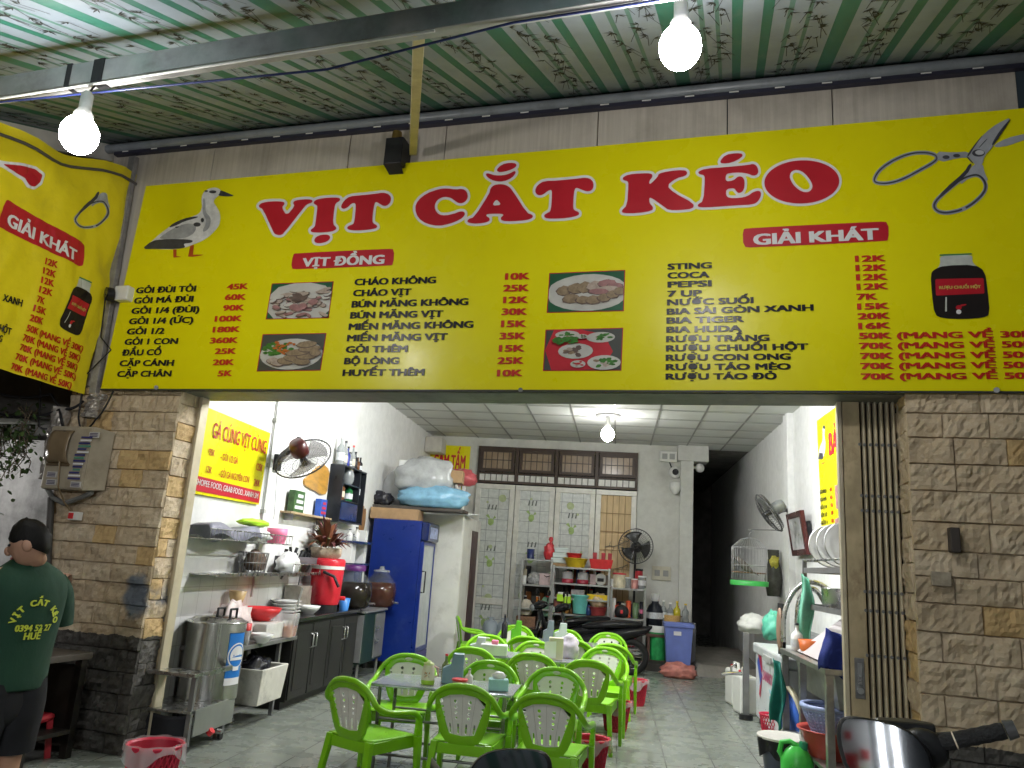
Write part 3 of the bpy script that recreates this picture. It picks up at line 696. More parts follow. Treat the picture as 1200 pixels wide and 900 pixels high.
smt = lambda P: [tuple(p[:2]) for p in smooth_path([(*q, 0) for q in P], True, 1)]
TITLE = [(smt(P), smt(h) if h else None) for P, h in TITLE]
groups = [[0, 1, 2, 3], [4, 5, 6, 7, 8], [9, 10, 11, 12]]
for gi in groups: art([TITLE[i][0] for i in gi], 3.5, lambda x, y: sp(x, y, .004), wb, .7, 8, holes=[TITLE[i][1] for i in gi if TITLE[i][1]])
for P, h in TITLE: art([P], .45, lambda x, y: sp(x, y, .008), rb, .7, 4, holes=[h] if h else ())
WB(wb, 'title_border', WPR); WB(rb, 'title_lettering', RED)
# heading plates
def plate(pts, e=.004):
    mb = MB(); P = smooth_path([Vector((*p, 0)) for q in range(4) for p in (Vector(pts[q]).lerp(Vector(pts[q-1]), .06), Vector(pts[q]).lerp(Vector(pts[(q+1) % 4]), .03 if q % 2 == 0 else .06))], True, 1)
    mb.poly([sp(p[0], p[1], e) for p in P]); return mb
hp = plate([(290+x/6.316, 280-100+y/6.316) for x, y in ((338, 738), (1088, 701), (1078, 828), (321, 858))]); o1 = WB(hp, 'heading_plate', RED)
t_ = MB(); line(t_, 'VỊT ĐỒNG', 290+402/6.316, 180+839/6.316, 290+1012/6.316, 180+816/6.316, 10.3, .008); t_.build('heading_text', WPR, o1, world=True)
hp = plate([(870.3, 267.6), (1041, 259), (1041.5, 282.3), (871, 290.7)]); o1 = WB(hp, 'heading_plate', RED)
t_ = MB(); line(t_, 'GIẢI KHÁT', 882.7, 287.3, 1030.5, 280.6, 12.8, .008); t_.build('heading_text', WPR, o1, world=True)
# menu lines
zl = lambda x, y: (110+x/6, 310+y/6); zm = lambda x, y: (390+x/4.8, 300+y/4.8); zr = lambda x, y: (760+x/4.39, 250+y/4.39); zp = lambda x, y: (980+x/4.737, 270+y/4.737)
mi_, mp_ = MB(), MB()
LEFT = [('GỎI ĐÙI TỎI', 293, 203, 715, 190, '45K', 932, 177, 1082, 172), ('GỎI MÁ ĐÙI', 278, 275, 697, 262, '60K', 918, 250, 1068, 247), ('GỎI 1/4 (ĐÙI)', 260, 347, 740, 335, '90K', 905, 326, 1055, 322), ('GỎI 1/4 (ỨC)', 243, 420, 697, 410, '100K', 846, 402, 1040, 398), ('GỎI 1/2', 228, 492, 494, 487, '180K', 832, 478, 1026, 474), ('GỎI 1 CON', 212, 565, 588, 558, '360K', 812, 555, 1012, 551), ('ĐẦU CỔ', 193, 641, 472, 636, '25K', 846, 630, 998, 628), ('CẶP CÁNH', 177, 715, 560, 712, '20K', 832, 708, 985, 706), ('CẶP CHÂN', 160, 790, 543, 787, '5K', 868, 786, 970, 784)]
for t, a, b, c, d, p, e, f, g, h in LEFT: line(mi_, t, *zl(a, b), *zl(c, d), 6.9); line(mp_, p, *zl(e, f), *zl(g, h), 6.7)
MID = [('CHÁO KHÔNG', 120, 165, 580, 153, '10K', 968, 134, 1108, 131), ('CHÁO VỊT', 112, 227, 440, 220, '25K', 957, 200, 1103, 197), ('BÚN MĂNG KHÔNG', 104, 290, 762, 275, '12K', 957, 266, 1098, 264), ('BÚN MĂNG VỊT', 96, 352, 620, 343, '30K', 948, 332, 1094, 331), ('MIẾN MĂNG KHÔNG', 87, 416, 790, 403, '15K', 945, 400, 1088, 399), ('MIẾN MĂNG VỊT', 78, 480, 645, 472, '35K', 936, 468, 1083, 467), ('GỎI THÊM', 70, 544, 420, 540, '15K', 933, 538, 1078, 537), ('BỘ LÒNG', 62, 609, 372, 607, '25K', 924, 607, 1073, 606), ('HUYẾT THÊM', 53, 675, 515, 672, '10K', 922, 677, 1067, 676)]
for t, a, b, c, d, p, e, f, g, h in MID: line(mi_, t, *zm(a, b), *zm(c, d), 7.6); line(mp_, p, *zm(e, f), *zm(g, h), 7.7)
RGT = [('STING', 97, 290, 326, 282), ('COCA', 97, 335, 314, 330), ('PEPSI', 97, 382, 325, 375), ('7 UP', 97, 429, 275, 425), ('NƯỚC SUỐI', 95, 474, 541, 462), ('BIA SÀI GÒN XANH', 93, 521, 850, 500), ('BIA TIGER', 92, 567, 492, 558), ('BIA HUDA', 91, 614, 480, 607), ('RƯỢU TRẮNG', 90, 662, 623, 655), ('RƯỢU CHUỐI HỘT', 89, 710, 823, 701), ('RƯỢU CON ONG', 88, 758, 733, 752), ('RƯỢU TÁO MÈO', 88, 806, 733, 803), ('RƯỢU TÁO ĐỎ', 87, 855, 660, 853)]
for t, a, b, c, d in RGT: line(mi_, t, *zr(a, b), *zr(c, d), 7.0)
PR = [('12K', 104, 175, 277, 171), ('12K', 107, 226, 284, 222), ('12K', 110, 278, 287, 274), ('12K', 113, 330, 290, 326), ('7K', 113, 386, 231, 384), ('15K', 116, 440, 298, 435), ('20K', 118, 494, 301, 490), ('16K', 122, 548, 304, 544)]
for t, a, b, c, d in PR: line(mp_, t, *zp(a, b), *zp(c, d), 7.2)
for t, a, b, c, d in (('30', 125, 602, 1030, 594), ('50', 128, 658, 1040, 650), ('50', 133, 714, 1045, 707), ('50', 135, 770, 1048, 764), ('50', 138, 828, 1056, 824)): line(mp_, '%sK (MANG VỀ %sK)' % ('50' if t == '30' else '70', t), *zp(a, b), *zp(c, d), 7.2, fit='%sK (MANG VỀ %s' % ('50' if t == '30' else '70', t))
WB(mi_, 'menu_text', INK); WB(mp_, 'price_text', PRD)
# food photographs on the board
def photo(c, fill, name='food_photo', mats=None):
    mb = MB(); sc_ = lambda s, t: tuple(Vector(c[0])*(1-s)*(1-t)+Vector(c[1])*s*(1-t)+Vector(c[2])*s*t+Vector(c[3])*(1-s)*t)
    P = lambda s, t, e: sp(*sc_(s, t), e)
    mb.poly([P(-.012, -.02, .003), P(1.012, -.02, .003), P(1.012, 1.02, .003), P(-.012, 1.02, .003)], 0)
    mb.poly([P(0, 0, .005), P(1, 0, .005), P(1, 1, .005), P(0, 1, .005)], 1)
    lay = [.006]
    def blob(cx, cy, rx, ry, mi, rot=0, n=14, jit=.0, clip=True):
        lay[0] += .00022; pts = ring((cx, cy), rx, ry, n, rot, jit)
        if clip: pts = [(min(1, max(0, x)), min(1, max(0, y))) for x, y in pts]
        mb.add([P(cx, cy, lay[0])]+[P(x, y, lay[0]) for x, y in pts], [(0, i+1, (i+1) % n+1) for i in range(n)], False, mi)
    fill(blob); return WB(mb, name, mats)
MEAT = [RED, PM('photo dark green', (.02, .1, .05), .35), PM('photo plate', (.52, .51, .48), .35), PM('photo meat', (.27, .2, .13), .35, 0, .3, 30), PM('photo pale meat', (.42, .34, .29), .35, 0, .25, 30), PM('photo dark meat', (.13, .09, .08), .35, 0, .3, 20), PM('photo carrot', (.5, .14, .03), .35), PM('photo herb', (.05, .18, .03), .35, 0, .4, 25), PM('photo pink meat', (.33, .17, .17), .35, 0, .3, 25), PM('photo red cloth', (.5, .025, .04), .35), PM('photo slate', (.06, .065, .06), .35)]
rp = random.Random(5)
def f1(b):
    b(.5, .55, .62, .58, 2)
    for k in range(46):
        q5 = (rp.uniform(.05, .95), rp.uniform(.18, .92), rp.uniform(.05, .13), rp.uniform(.03, .06), rp.uniform(-1, 1)); b(q5[0]+.01, q5[1]+.02, q5[2]*1.08, q5[3]*1.2, 5, q5[4], 9, .2); b(*q5[:4], rp.choice((4, 4, 2, 4, 8, 4, 2)), q5[4], 9, .25)
    for k in range(0): b(rp.uniform(.05, .95), rp.uniform(.18, .92), rp.uniform(.05, .13), rp.uniform(.03, .06), rp.choice((4, 4, 2, 5, 8, 4, 2)), rp.uniform(-1, 1), 9, .25)
    for k in range(5): b(.5+rp.uniform(-.1, .1), .4+rp.uniform(-.05, .08), .1, .06, 5, rp.uniform(-.5, .5), 9, .2)
    for x, y in ((.5, .72), (.56, .66), (.72, .55), (.42, .68)): b(x, y, .08, .09, 8, 0, 10, .2)
photo([(319.3, 332.9), (390.1, 330.4), (384.4, 372), (312.3, 373.5)], f1, mats=MEAT)
def f2(b):
    b(.5, .55, .5, .43, 2, 0, 26); b(.48, .5, .45, .36, 2, 0, 22)
    for k in range(30): b(rp.uniform(.06, .5), rp.uniform(.25, .55), rp.uniform(.03, .06), rp.uniform(.03, .06), 7, rp.uniform(-1, 1), 7, .4)
    for k in range(24): b(rp.uniform(.2, .52), rp.uniform(.22, .55), rp.uniform(.02, .05), rp.uniform(.02, .04), 6, rp.uniform(-1, 1), 7, .3)
    for x, y, rx, r in ((.22, .72, .1, .4), (.3, .78, .12, .3), (.42, .74, .14, .3), (.55, .66, .17, .2), (.68, .76, .14, .1), (.75, .6, .17, -.1), (.6, .5, .2, -.15), (.78, .4, .18, -.15), (.72, .28, .16, -.1), (.88, .52, .09, .7)):
        b(x, y+.015, rx*1.03, .095, 5, r, 14, .08); b(x, y, rx, .085, 3 if x > .4 else 4, r, 14, .08)
photo([(308.5, 392.4), (381.6, 391), (375, 433.4), (301.7, 434.5)], f2, mats=[MEAT[0], MEAT[10]]+MEAT[2:])
def f3(b):
    b(.52, .52, .56, .47, 2, 0, 26); b(.53, .5, .5, .4, 2, 0, 24)
    for x, y, rx, ry, m in ((.2, .45, .1, .13, 3), (.36, .4, .11, .14, 3), (.48, .38, .1, .15, 3), (.62, .36, .12, .13, 4), (.78, .3, .13, .11, 8), (.88, .38, .12, .1, 8), (.8, .45, .15, .09, 4), (.66, .5, .14, .07, 8), (.3, .66, .12, .12, 3), (.46, .7, .1, .1, 3), (.6, .71, .11, .11, 3), (.74, .66, .09, .1, 3), (.86, .58, .09, .1, 3), (.95, .5, .08, .1, 3)):
        b(x, y+.02, rx*1.06, ry*1.05, 5, .1, 8, .1); b(x, y, rx, ry, m, .1, 7, .1)
photo([(644.7, 320.8), (731.7, 317.2), (730, 363.7), (641.7, 365.8)], f3, mats=MEAT)
def f4(b):
    b(.45, .55, .44, .6, 9, 0, 8); b(.25, .5, .3, .6, 9, 0, 6)
    for x, y, rx, ry, m in ((.28, .12, .16, .1, 7), (.72, .2, .19, .13, 7), (.4, .53, .23, .19, 5), (.78, .82, .22, .18, 7), (.44, .85, .1, .09, 9), (.48, .17, .07, .06, 5)):
        b(x, y, rx, ry, 2, 0, 18)
        for k in range(14): a = rp.uniform(0, 6.28); q = rp.uniform(0, .7); b(x+rx*q*math.cos(a), y+ry*q*math.sin(a), rx*.22, ry*.2, m if rp.random() < .7 else rp.choice((4, 3, 7)), a, 6, .3)
    for k in range(12): b(rp.uniform(.12, .4), rp.uniform(.2, .32), .06, .04, 7, rp.uniform(-1, 1), 6, .4)
photo([(640.3, 387.2), (729.2, 385), (727.2, 433.3), (637.2, 433.8)], f4, mats=[MEAT[0], MEAT[10]]+MEAT[2:])
# duck picture
zd = lambda L: [(150+x/8.18, 200+y/8.18) for x, y in L]
def flat(mb, P, e, mi=0, it=2, f=sp):
    P = smooth_path([Vector((*p, 0)) for p in P], True, it)
    n = len(P); cx = sum(p[0] for p in P)/n; cy = sum(p[1] for p in P)/n
    xs = np.array([[p[0], p[1]] for p in P]); st = max(.25, (xs.max(0)-xs.min(0)).max()/70)
    art([[tuple(q) for q in xs]], 0, lambda x, y: f(x, y, e), mb, st, 1.2, mi)
DM = [PM('print white feathers', (.66, .66, .68), .4, 0, .22, 14), PM('print dark feathers', (.05, .05, .06), .4, 0, .4, 14), PM('print orange legs', (.42, .06, .015), .4), PM('print grey feathers', (.33, .34, .37), .4, 0, .25, 12)]
dk = MB()
flat(dk, zd([(740,190),(790,165),(850,160),(890,185),(900,215),(870,238),(830,270),(815,300),(850,345),(880,400),(888,460),(875,520),(840,570),(780,630),(700,680),(630,705),(560,735),(480,750),(380,755),(250,750),(128,752),(200,700),(240,665),(300,610),(380,550),(440,505),(520,465),(600,445),(670,420),(700,390),(712,340),(703,280),(715,220)]), .004, 0)
flat(dk, zd([(330,620),(420,560),(560,500),(660,520),(640,600),(540,650),(380,660),(290,650)]), .0055, 3)
flat(dk, zd([(720,240),(745,300),(740,400),(800,450),(780,560),(700,600),(760,480),(710,410)]), .0055, 3)
for P in ([(885,185),(935,205),(1000,232),(1018,238),(985,247),(920,246),(862,238),(880,215)], ring((812,203),36,15,12), ring((750,195),18,9,10), [(380,552),(430,505),(530,460),(610,442),(690,438),(640,458),(540,485),(470,522)], ring((662,516),36,21,12), ring((713,474),16,22,12), [(128,752),(230,672),(320,658),(450,655),(560,658),(630,668),(610,692),(520,700),(560,735),(480,750),(250,750)], [(440,540),(500,530),(470,552)]): flat(dk, zd(P), .007, 1, 1)
for P in ([(432,755),(465,755),(463,818),(525,826),(435,834)], [(597,720),(632,712),(622,805),(740,804),(620,825),(575,824)]): flat(dk, zd(P), .007, 2, 0)
WB(dk, 'duck_picture', DM)
# scissors picture
def scissors(mb, z, f, full=True):
    R2 = smooth_path([Vector((*p, 0)) for p in z([(825,512),(885,508),(930,560),(930,620),(870,690),(780,750),(670,778),(600,772),(562,735),(580,690),(650,625),(740,550)])], True, 2)
    k = Vector(z([(1, 0)])[0])-Vector(z([(0, 0)])[0]); k = k.length
    f4_, f6, f8 = (lambda x, y: f(x, y, .004)), (lambda x, y: f(x, y, .0055)), (lambda x, y: f(x, y, .007))
    ribbon(mb, [p[:2] for p in R2], 30*k, f4_, True, 0); ribbon(mb, [p[:2] for p in R2[len(R2)*4//10:]+R2[:len(R2)*2//10]], 13*k, f6, False, 1); ribbon(mb, [p[:2] for p in R2[len(R2)//10:len(R2)*4//10]], 15*k, f6, False, 1)
    flat(mb, z([(850,430),(910,430),(920,490),(955,560),(900,525),(820,525),(740,590),(800,500)]), .0048, 0, 1, f)
    flat(mb, z([(838,430),(800,510),(590,690),(570,700),(640,610),(780,490),(815,430)]), .0062, 1, 1, f)
    if not full: return
    R1 = smooth_path([Vector((*p, 0)) for p in z([(140,545),(185,470),(290,400),(400,358),(500,350),(575,365),(592,395),(560,425),(470,475),(350,540),(250,570),(165,568)])], True, 2)
    ribbon(mb, [p[:2] for p in R1], 28*k, f4_, True, 0); ribbon(mb, [p[:2] for p in R1], 11*k, f6, True, 1)
    flat(mb, z([(575,345),(700,352),(815,345),(830,390),(740,388),(600,425)]), .0048, 0, 1, f)
    flat(mb, z([(985,300),(1080,250),(1200,222),(1300,205),(1300,235),(1180,270),(1100,302),(1000,318)]), .004, 0, 1, f)
    flat(mb, z([(800,375),(850,300),(930,210),(1010,150),(1118,98),(1060,190),(990,290),(975,320),(920,375),(908,440),(860,445),(840,415)]), .0085, 0, 1, f)
    for P in ([(1118,98),(1062,190),(980,308),(972,290),(1035,190)], ring((880,356),46,26,14), [(800,380),(806,360),(860,285),(930,205),(860,300),(812,378)], ring((652,385),26,14,10), ring((726,374),26,13,10), [(800,375),(845,425),(838,432),(795,385)], [(880,318),(940,252),(944,258),(884,322)]): flat(mb, z(P), .010, 1, 1, f)
    flat(mb, z(ring((888,352),32,17,12)), .0115, 2, 1, f)
SCM = [PM('print steel grey', (.36, .37, .40), .4, 0, .2, 8), PM('print dark steel', (.05, .05, .06), .4), PM('print steel light', (.55, .56, .58), .4)]
sm_ = MB(); scissors(sm_, lambda L: [(1000+x/6, 120+y/6) for x, y in L], sp); WB(sm_, 'scissors_picture', SCM)
# liquor jar picture
JM = [PM('print jar dark', (.018, .014, .014), .35), PM('print jar neck', (.5, .52, .48), .4, 0, .15, 12), RED, PM('print gold', (.55, .45, .1), .4), WPR, PM('print jar rim', (.05, .2, .08), .4)]
def jar_pic(mb, z, f, label=True):
    flat(mb, z([(572,135),(755,128),(755,185),(815,215),(545,225),(580,190)]), .004, 1, 1, f)
    flat(mb, z([(545,215),(600,195),(770,190),(825,225),(840,330),(853,465),(820,485),(700,493),(590,488),(545,470),(530,350),(523,240)]), .0055, 0, 1, f)
    flat(mb, z([(572,133),(752,126),(754,134),(574,142)]), .006, 5, 0, f); flat(mb, z([(550,270),(818,264),(823,350),(553,362)]), .007, 2, 0, f)
    flat(mb, z(ring((680,428),17,14,10)), .007, 2, 1, f); flat(mb, z([(690,412),(722,408),(722,414),(690,424)]), .007, 2, 0, f); flat(mb, z(ring((680,452),15,13,10)), .0075, 4, 1, f); flat(mb, z([(606,370),(614,370),(614,450),(604,450)]), .007, 1, 0, f)
jm = MB(); jar_pic(jm, lambda L: [zp(*p) for p in L], sp); line(jm, 'RƯỢU CHUỐI HỘT', *zp(572, 326), *zp(803, 320), 3.4, .0085, mi=3); WB(jm, 'jar_picture', JM)
# ================================================================== CLOTH BANNER ON THE LEFT
BNU = (hf(140, 260, -.34)-P0).dot(EX)
def bn0(x, y): return hitp(x, y, P0+EX*BNU, EX)
def bfold(wv, z):
    e = math.exp(-max(0, -.3-wv)*1.6)
    top = max(0, (z-3.9))
    v = Vector((wv*1.3, z*.9, 2.2)); f = .035*noise.noise(v)+.03*noise.noise(v*2.3)
    d = (wv+.35)*.75+(z-4.3)*.6
    f += .028*math.sin(d*11+2.5*noise.noise(v*1.2))*e*min(1, top+.25)+.016*noise.noise(v*6)+.010*abs(noise.noise(v*13))
    f += .035*math.sin(wv*6+z*2)*max(0, min(1, (z-4.45)*2))
    return f
def bn(x, y, e=0.0):
    p = bn0(x, y); q = p-P0; wv = q.dot(FN); return FW(BNU+bfold(wv, p.z)+e, wv, p.z)
wr_ = (bn0(146, 300)-P0).dot(FN)
zbr = bn0(99, 462).z; zbl = bn0(0, 432).z; wl = (bn0(0, 432)-P0).dot(FN); w_b = (bn0(99, 462)-P0).dot(FN)
ztr = bn0(158, 205).z; w_t = (bn0(158, 205)-P0).dot(FN); ztl = bn0(0, 148).z; wlt = (bn0(0, 148)-P0).dot(FN)
WEND = -4.2
def bgrid(i, j):
    z0 = zbr + (zbl-zbr)/(wl-w_b)*((w_b+(WEND-w_b)*i)-w_b); wv0 = w_b+(WEND-w_b)*i; wv1 = w_t+(WEND-w_t)*i
    z1 = ztr+(ztl-ztr)/(wlt-w_t)*(wv1-w_t) + .035*math.sin(i*23)
    wv = wv0+(wv1-wv0)*j; z = z0+(z1-z0)*j
    return FW(BNU+bfold(wv, z), wv, z)
ban = thing('cloth_banner', 'wrinkled yellow cloth drink menu banner hung along the left side', 'banner', tuple(FW(BNU, -1.5, zbr)))
cl = G('yellow banner cloth'); cc = cl.mix(cl.rng(cl.noise(1.3, 7), .3, .7), (.74, .6, .01), (.8, .66, .015)); cc = cl.mix(cl.rng(cl.noise(2.5, 9, rough=.75), .52, .75, 0, .3), cc, (.35, .26, .04)); cl.bump(cl.noise(7, 6), .35, .02)
CLOTH = cl.done(cc, .45)
b_ = MB(); b_.grid(bgrid, 150, 70); BO = lambda mb, n, m_: mb.build(n, m_, ban, world=True); BO(b_, 'cloth', CLOTH)
h_ = MB(); h_.tube([tuple(Vector(bgrid(i/40, 1))+EX*.012+Vector((0, 0, -.10-.16*(1-abs(2*i/40-.4))*0))) for i in range(41)], .014, 6); BO(h_, 'hem_cord', PM('dark hem cord', (.1, .09, .09), .6))
def bline(mb, t, ax, ay, bx, by, cap, e=.011, fit=None, bold=.03, mi=0):
    A, B = bn0(ax, ay), bn0(bx, by); up = bn0(ax+.215*cap, ay-cap)-A
    def wrap(p): q = p-P0; wv = q.dot(FN); return FW(BNU+bfold(wv, p.z)+e, wv, p.z)
    put_text(mb, t, A, B, up, bold, fit, mi, wrap)
def bpoly(mb, P, e, mi=0):
    P = [Vector((*p, 0)) for p in P]; xs = np.array([p[:2] for p in P]); art([[tuple(q) for q in xs]], 0, lambda x, y: bn(x, y, e), mb, 1.6, 2, mi)
q = MB(); bpoly(q, [(8, 233), (95, 284), (99, 288), (95, 312), (91, 312), (-3, 264)], .006); hb = BO(q, 'heading_plate', RED); q = MB(); bline(q, 'GIẢI KHÁT', 9, 263, 86, 306.5, 14); q.build('heading_text', WPR, hb, world=True)
zc = lambda x, y: (x/5, 290+y/5)
q = MB()
for t, a, b, c, d in (('12K', 258, 97, 323, 122), ('12K', 243, 152, 312, 178), ('12K', 229, 207, 298, 232), ('12K', 215, 262, 287, 288), ('7K', 200, 318, 245, 335), ('15K', 184, 372, 256, 398), ('20K', 166, 428, 242, 454), ('50K (MANG VỀ 30K)', 150, 488, 478, 615), ('70K (MANG VỀ 50K)', 132, 544, 465, 668), ('70K (MANG VỀ 50K)', 116, 600, 452, 722), ('70K (MANG VỀ 50K)', 92, 655, 438, 775), ('70K (MANG VỀ 50K)', 65, 712, 412, 828)): bline(q, t, *zc(a, b), *zc(c, d), 7.6)
BO(q, 'price_text', PRD); q = MB()
for t, a, b, c, d in (('XANH', 14, 312, 130, 346), ('HỘT', -6, 488, 70, 514), ('ONG', -50, 535, 12, 556)): bline(q, t, *zc(a, b), *zc(c, d), 8)
BO(q, 'menu_text', INK)
zb_ = lambda L: [(x/5, 140+y/5) for x, y in L]
q = MB(); O_ = zb_([(-60,240),(40,262),(120,270),(200,290),(245,325),(235,370),(200,395),(170,385),(150,345),(20,265)]); art([O_], 3.2, lambda x, y: bn(x, y, .006), q, 1.2, 6, 1); art([O_], 0, lambda x, y: bn(x, y, .010), q, 1.2, 3, 0); BO(q, 'title_lettering', [RED, WPR])
q = MB(); k0 = lambda L: [((600+(x-880)*.52)/5, 140+(430+(y-430)*.66+(x-880)*.12)/5) for x, y in L]; scissors(q, k0, bn, False); BO(q, 'scissors_picture', SCM)
q = MB(); A_, Bx, By = Vector((60+8, 290+50)), Vector((.105, .052)), Vector((-.07, .17))
def zj(L): return [((455+(x-572)*.36-(y-135)*.29)/5, 290+(172+(x-572)*.22+(y-135)*.83)/5) for x, y in L]
jar_pic(q, zj, bn); p0, p1 = zj([(575, 330), (800, 322)]); bline(q, 'RƯỢU CHUỐI HỘT', *p0, *p1, 2.8, .0125, mi=3); BO(q, 'jar_picture', JM)
# post between banner and board, security camera
mb = MB(); a, b = hf(157, 184, -.31), hf(110, 462, -.31); mb.bar(a, b, .075, .05, up=FN); o = mb.build('steel_post', PM('scuffed grey steel', (.27, .26, .26), .5, .3, .3, 9, dirt=((.55, .54, .52), .6, 6)), None, .004); tag(o, 'scuffed grey steel post between the cloth banner and the yellow signboard', 'post')
cp = hf(140, 346, -.36); t = thing('security_camera', 'small white security camera with a black lens beside the menu board', 'camera', tuple(cp), FA)
MB().box(-.02, .13, -.05, .06, -.06, .075).build('housing', WHT, t, .012); MB().cyl((-.02, -.05, -.01), (-.05, -.10, -.02), .058, .06, 20).build('barrel', BLK, t, .004)
MB().cyl((-.0505, -.102, -.02), (-.052, -.105, -.02), .04, n=20).build('lens', PM('lens glass', (.01, .012, .03), .05), t)
wire([tuple(cp+Vector((-.06, -.1, -.02))), hf(118, 395, -.36), hf(130, 410, -.34), hf(100, 440, -.36), hf(90, 462, -.36)], .006, 'thin black camera cable looping down beside the banner')
# ================================================================== FOLDING GATES
GATE = PM('rusty beige gate paint', (.45, .36, .22), .5, .15, .25, 7, .1, 40, dirt=((.12, .06, .03), .75, 4.5), stretch=(1, 1, .6))
GATE2 = PM('beige gate slats', (.56, .49, .35), .42, .15, .1, 5, dirt=((.25, .18, .1), .4, 4))
GZ = 2.9
def gate(label, slats, post, sg, rivet, hw=.075, sw=.034):
    t = thing('folding_gate', label, 'gate', tuple(FW(0, 0, 0)), FA)
    for k, u in enumerate(slats):
        mb = MB(); mb.prism([(u-sw/2, .02), (u-sw/2, -.022), (u-sw/2+.008, -.034), (u+sw/2-.008, -.034), (u+sw/2, -.022), (u+sw/2, .02)], .03, GZ); mb.build('slat', GATE2, t, .003)
    if len(slats) > 3: MB().box(post+hw-.01, slats[-1]+sw/2+.02, .022, .03, .03, GZ).build('gap_shade_plate', PM('gate gap shade', (.05, .04, .03), .8), t)  # added plate, its dark colour stands in for the shade between slats
    mb = MB(); mb.box(post-hw, post+hw, -.045, .04, .02, GZ); mb.build('lead_post', GATE, t, .005)
    mb = MB(); s = post+sg*(hw+.02); mb.box(s-.014, s+.014, -.05, .05, .02, GZ); mb.build('edge_strip', GATE2, t, .004)
    rv = MB()
    for z in rivet:
        for u in list(slats)+[post-sg*.05]:
            rv.cyl((u, -.028, z), (u, -.052 if u in (post-sg*.05,) else -.038, z), .011, n=8)
    rv.build('rivet', DSTEEL, t)
    lk = MB(); lk.box(post-.03, post+.03, -.056, -.045, .95, 1.2); lk.build('lock_plate', DSTEEL, t, .004); lk = MB(); lk.cyl((post, -.075, 1.0), (post, -.05, 1.0), .02); lk.box(post-.012, post+.012, -.07, -.06, 1.04, 1.17); lk.build('handle', STEEL, t)
    return t
# left gate: folded slats against the pillar, lead post towards the doorway
gl = fu(240, 480, 0)[0]
gate('left half of the beige folding gate pushed against the stone pillar beside the steel pot', [gl-.122, gl-.155], gl-.066, 1, (.35, .75, 1.5, 2.0, 2.1), .032, .02)
gr0, gr1 = fu(984, 600)[0], fu(1060, 600)[0]
ps = gr0+.085
gate('right half of the beige folding gate with many slats beside the sink', [ps+.082+k*(gr1+.03-ps-.082)/7 for k in range(8)], ps, -1, (.3, .62, .72, 1.22, 1.5, 1.62, 2.15, 2.25, 2.6), .055, (gr1+.03-ps-.082)/7-.016)
# ================================================================== LEFT WALL
def lx(px, py, d=0.0): return hx(px, py, XL+d)
# ---- poster
PSX = XL+.03
def pl(x, y, e=0.0): return hx(x, y, PSX+e)
pc = lx(270, 540); t = thing('wall_poster', 'yellow offering menu poster with tall red heading on the left wall', 'poster', tuple(pc))
c4 = [(246-38, 463), (317, 507.5), (303.3, 591.5), (241-38, 574)]
mb = MB(); f4 = [pl(*p) for p in c4]; b4 = [p-Vector((.02, 0, 0)) for p in f4]; mb.add(f4+b4, [(0, 3, 2, 1), (0, 1, 5, 4), (1, 2, 6, 5), (2, 3, 7, 6), (3, 0, 4, 7), (4, 5, 6, 7)]); mb.build('panel', YEL, t, world=True)
mb = MB(); mb.poly([pl(*p, .004) for p in ((206, 551), (305.2, 576), (303.3, 589.5), (203.5, 570))]); mb.build('red_band', RED, t, world=True)
def pline(mb, s, ax, ay, bx, by, cap, e=.008, fit=None, bold=.006):
    A, B = pl(ax, ay, e), pl(bx, by, e); put_text(mb, s, A, B, pl(ax+.15*cap, ay-cap, e)-A, bold, fit)
zq = lambda x, y: (200+x/4.5, 460+y/4.5)
mb = MB(); pline(mb, 'GÀ CÚNG VỊT CÚNG', 248.6, 512.5, *zq(500, 324), 17.5, bold=.007)
for s, a, b, c, d, k in (('95K', 200, 328, 230, 338, 7.5), ('- GỎI 1/2 GÀ', 262, 354, 352, 379, 8), ('125K', 450, 408, 482, 417, 8), ('125K', 186, 418, 214, 428, 7.5), ('- GỎI GÀ NGUYÊN CON', 252, 443, 411, 477, 8), ('240K', 437, 490, 467, 498, 8)): pline(mb, s, *zq(a, b), *zq(c, d), k)
mb.build('poster_text', RED, t, world=True)
mb = MB(); pline(mb, 'SHOPEE FOOD, GRAB FOOD, XANH SM', *zq(130, 484), *zq(459, 560), 7.2); mb.build('band_text', WPR, t, world=True)
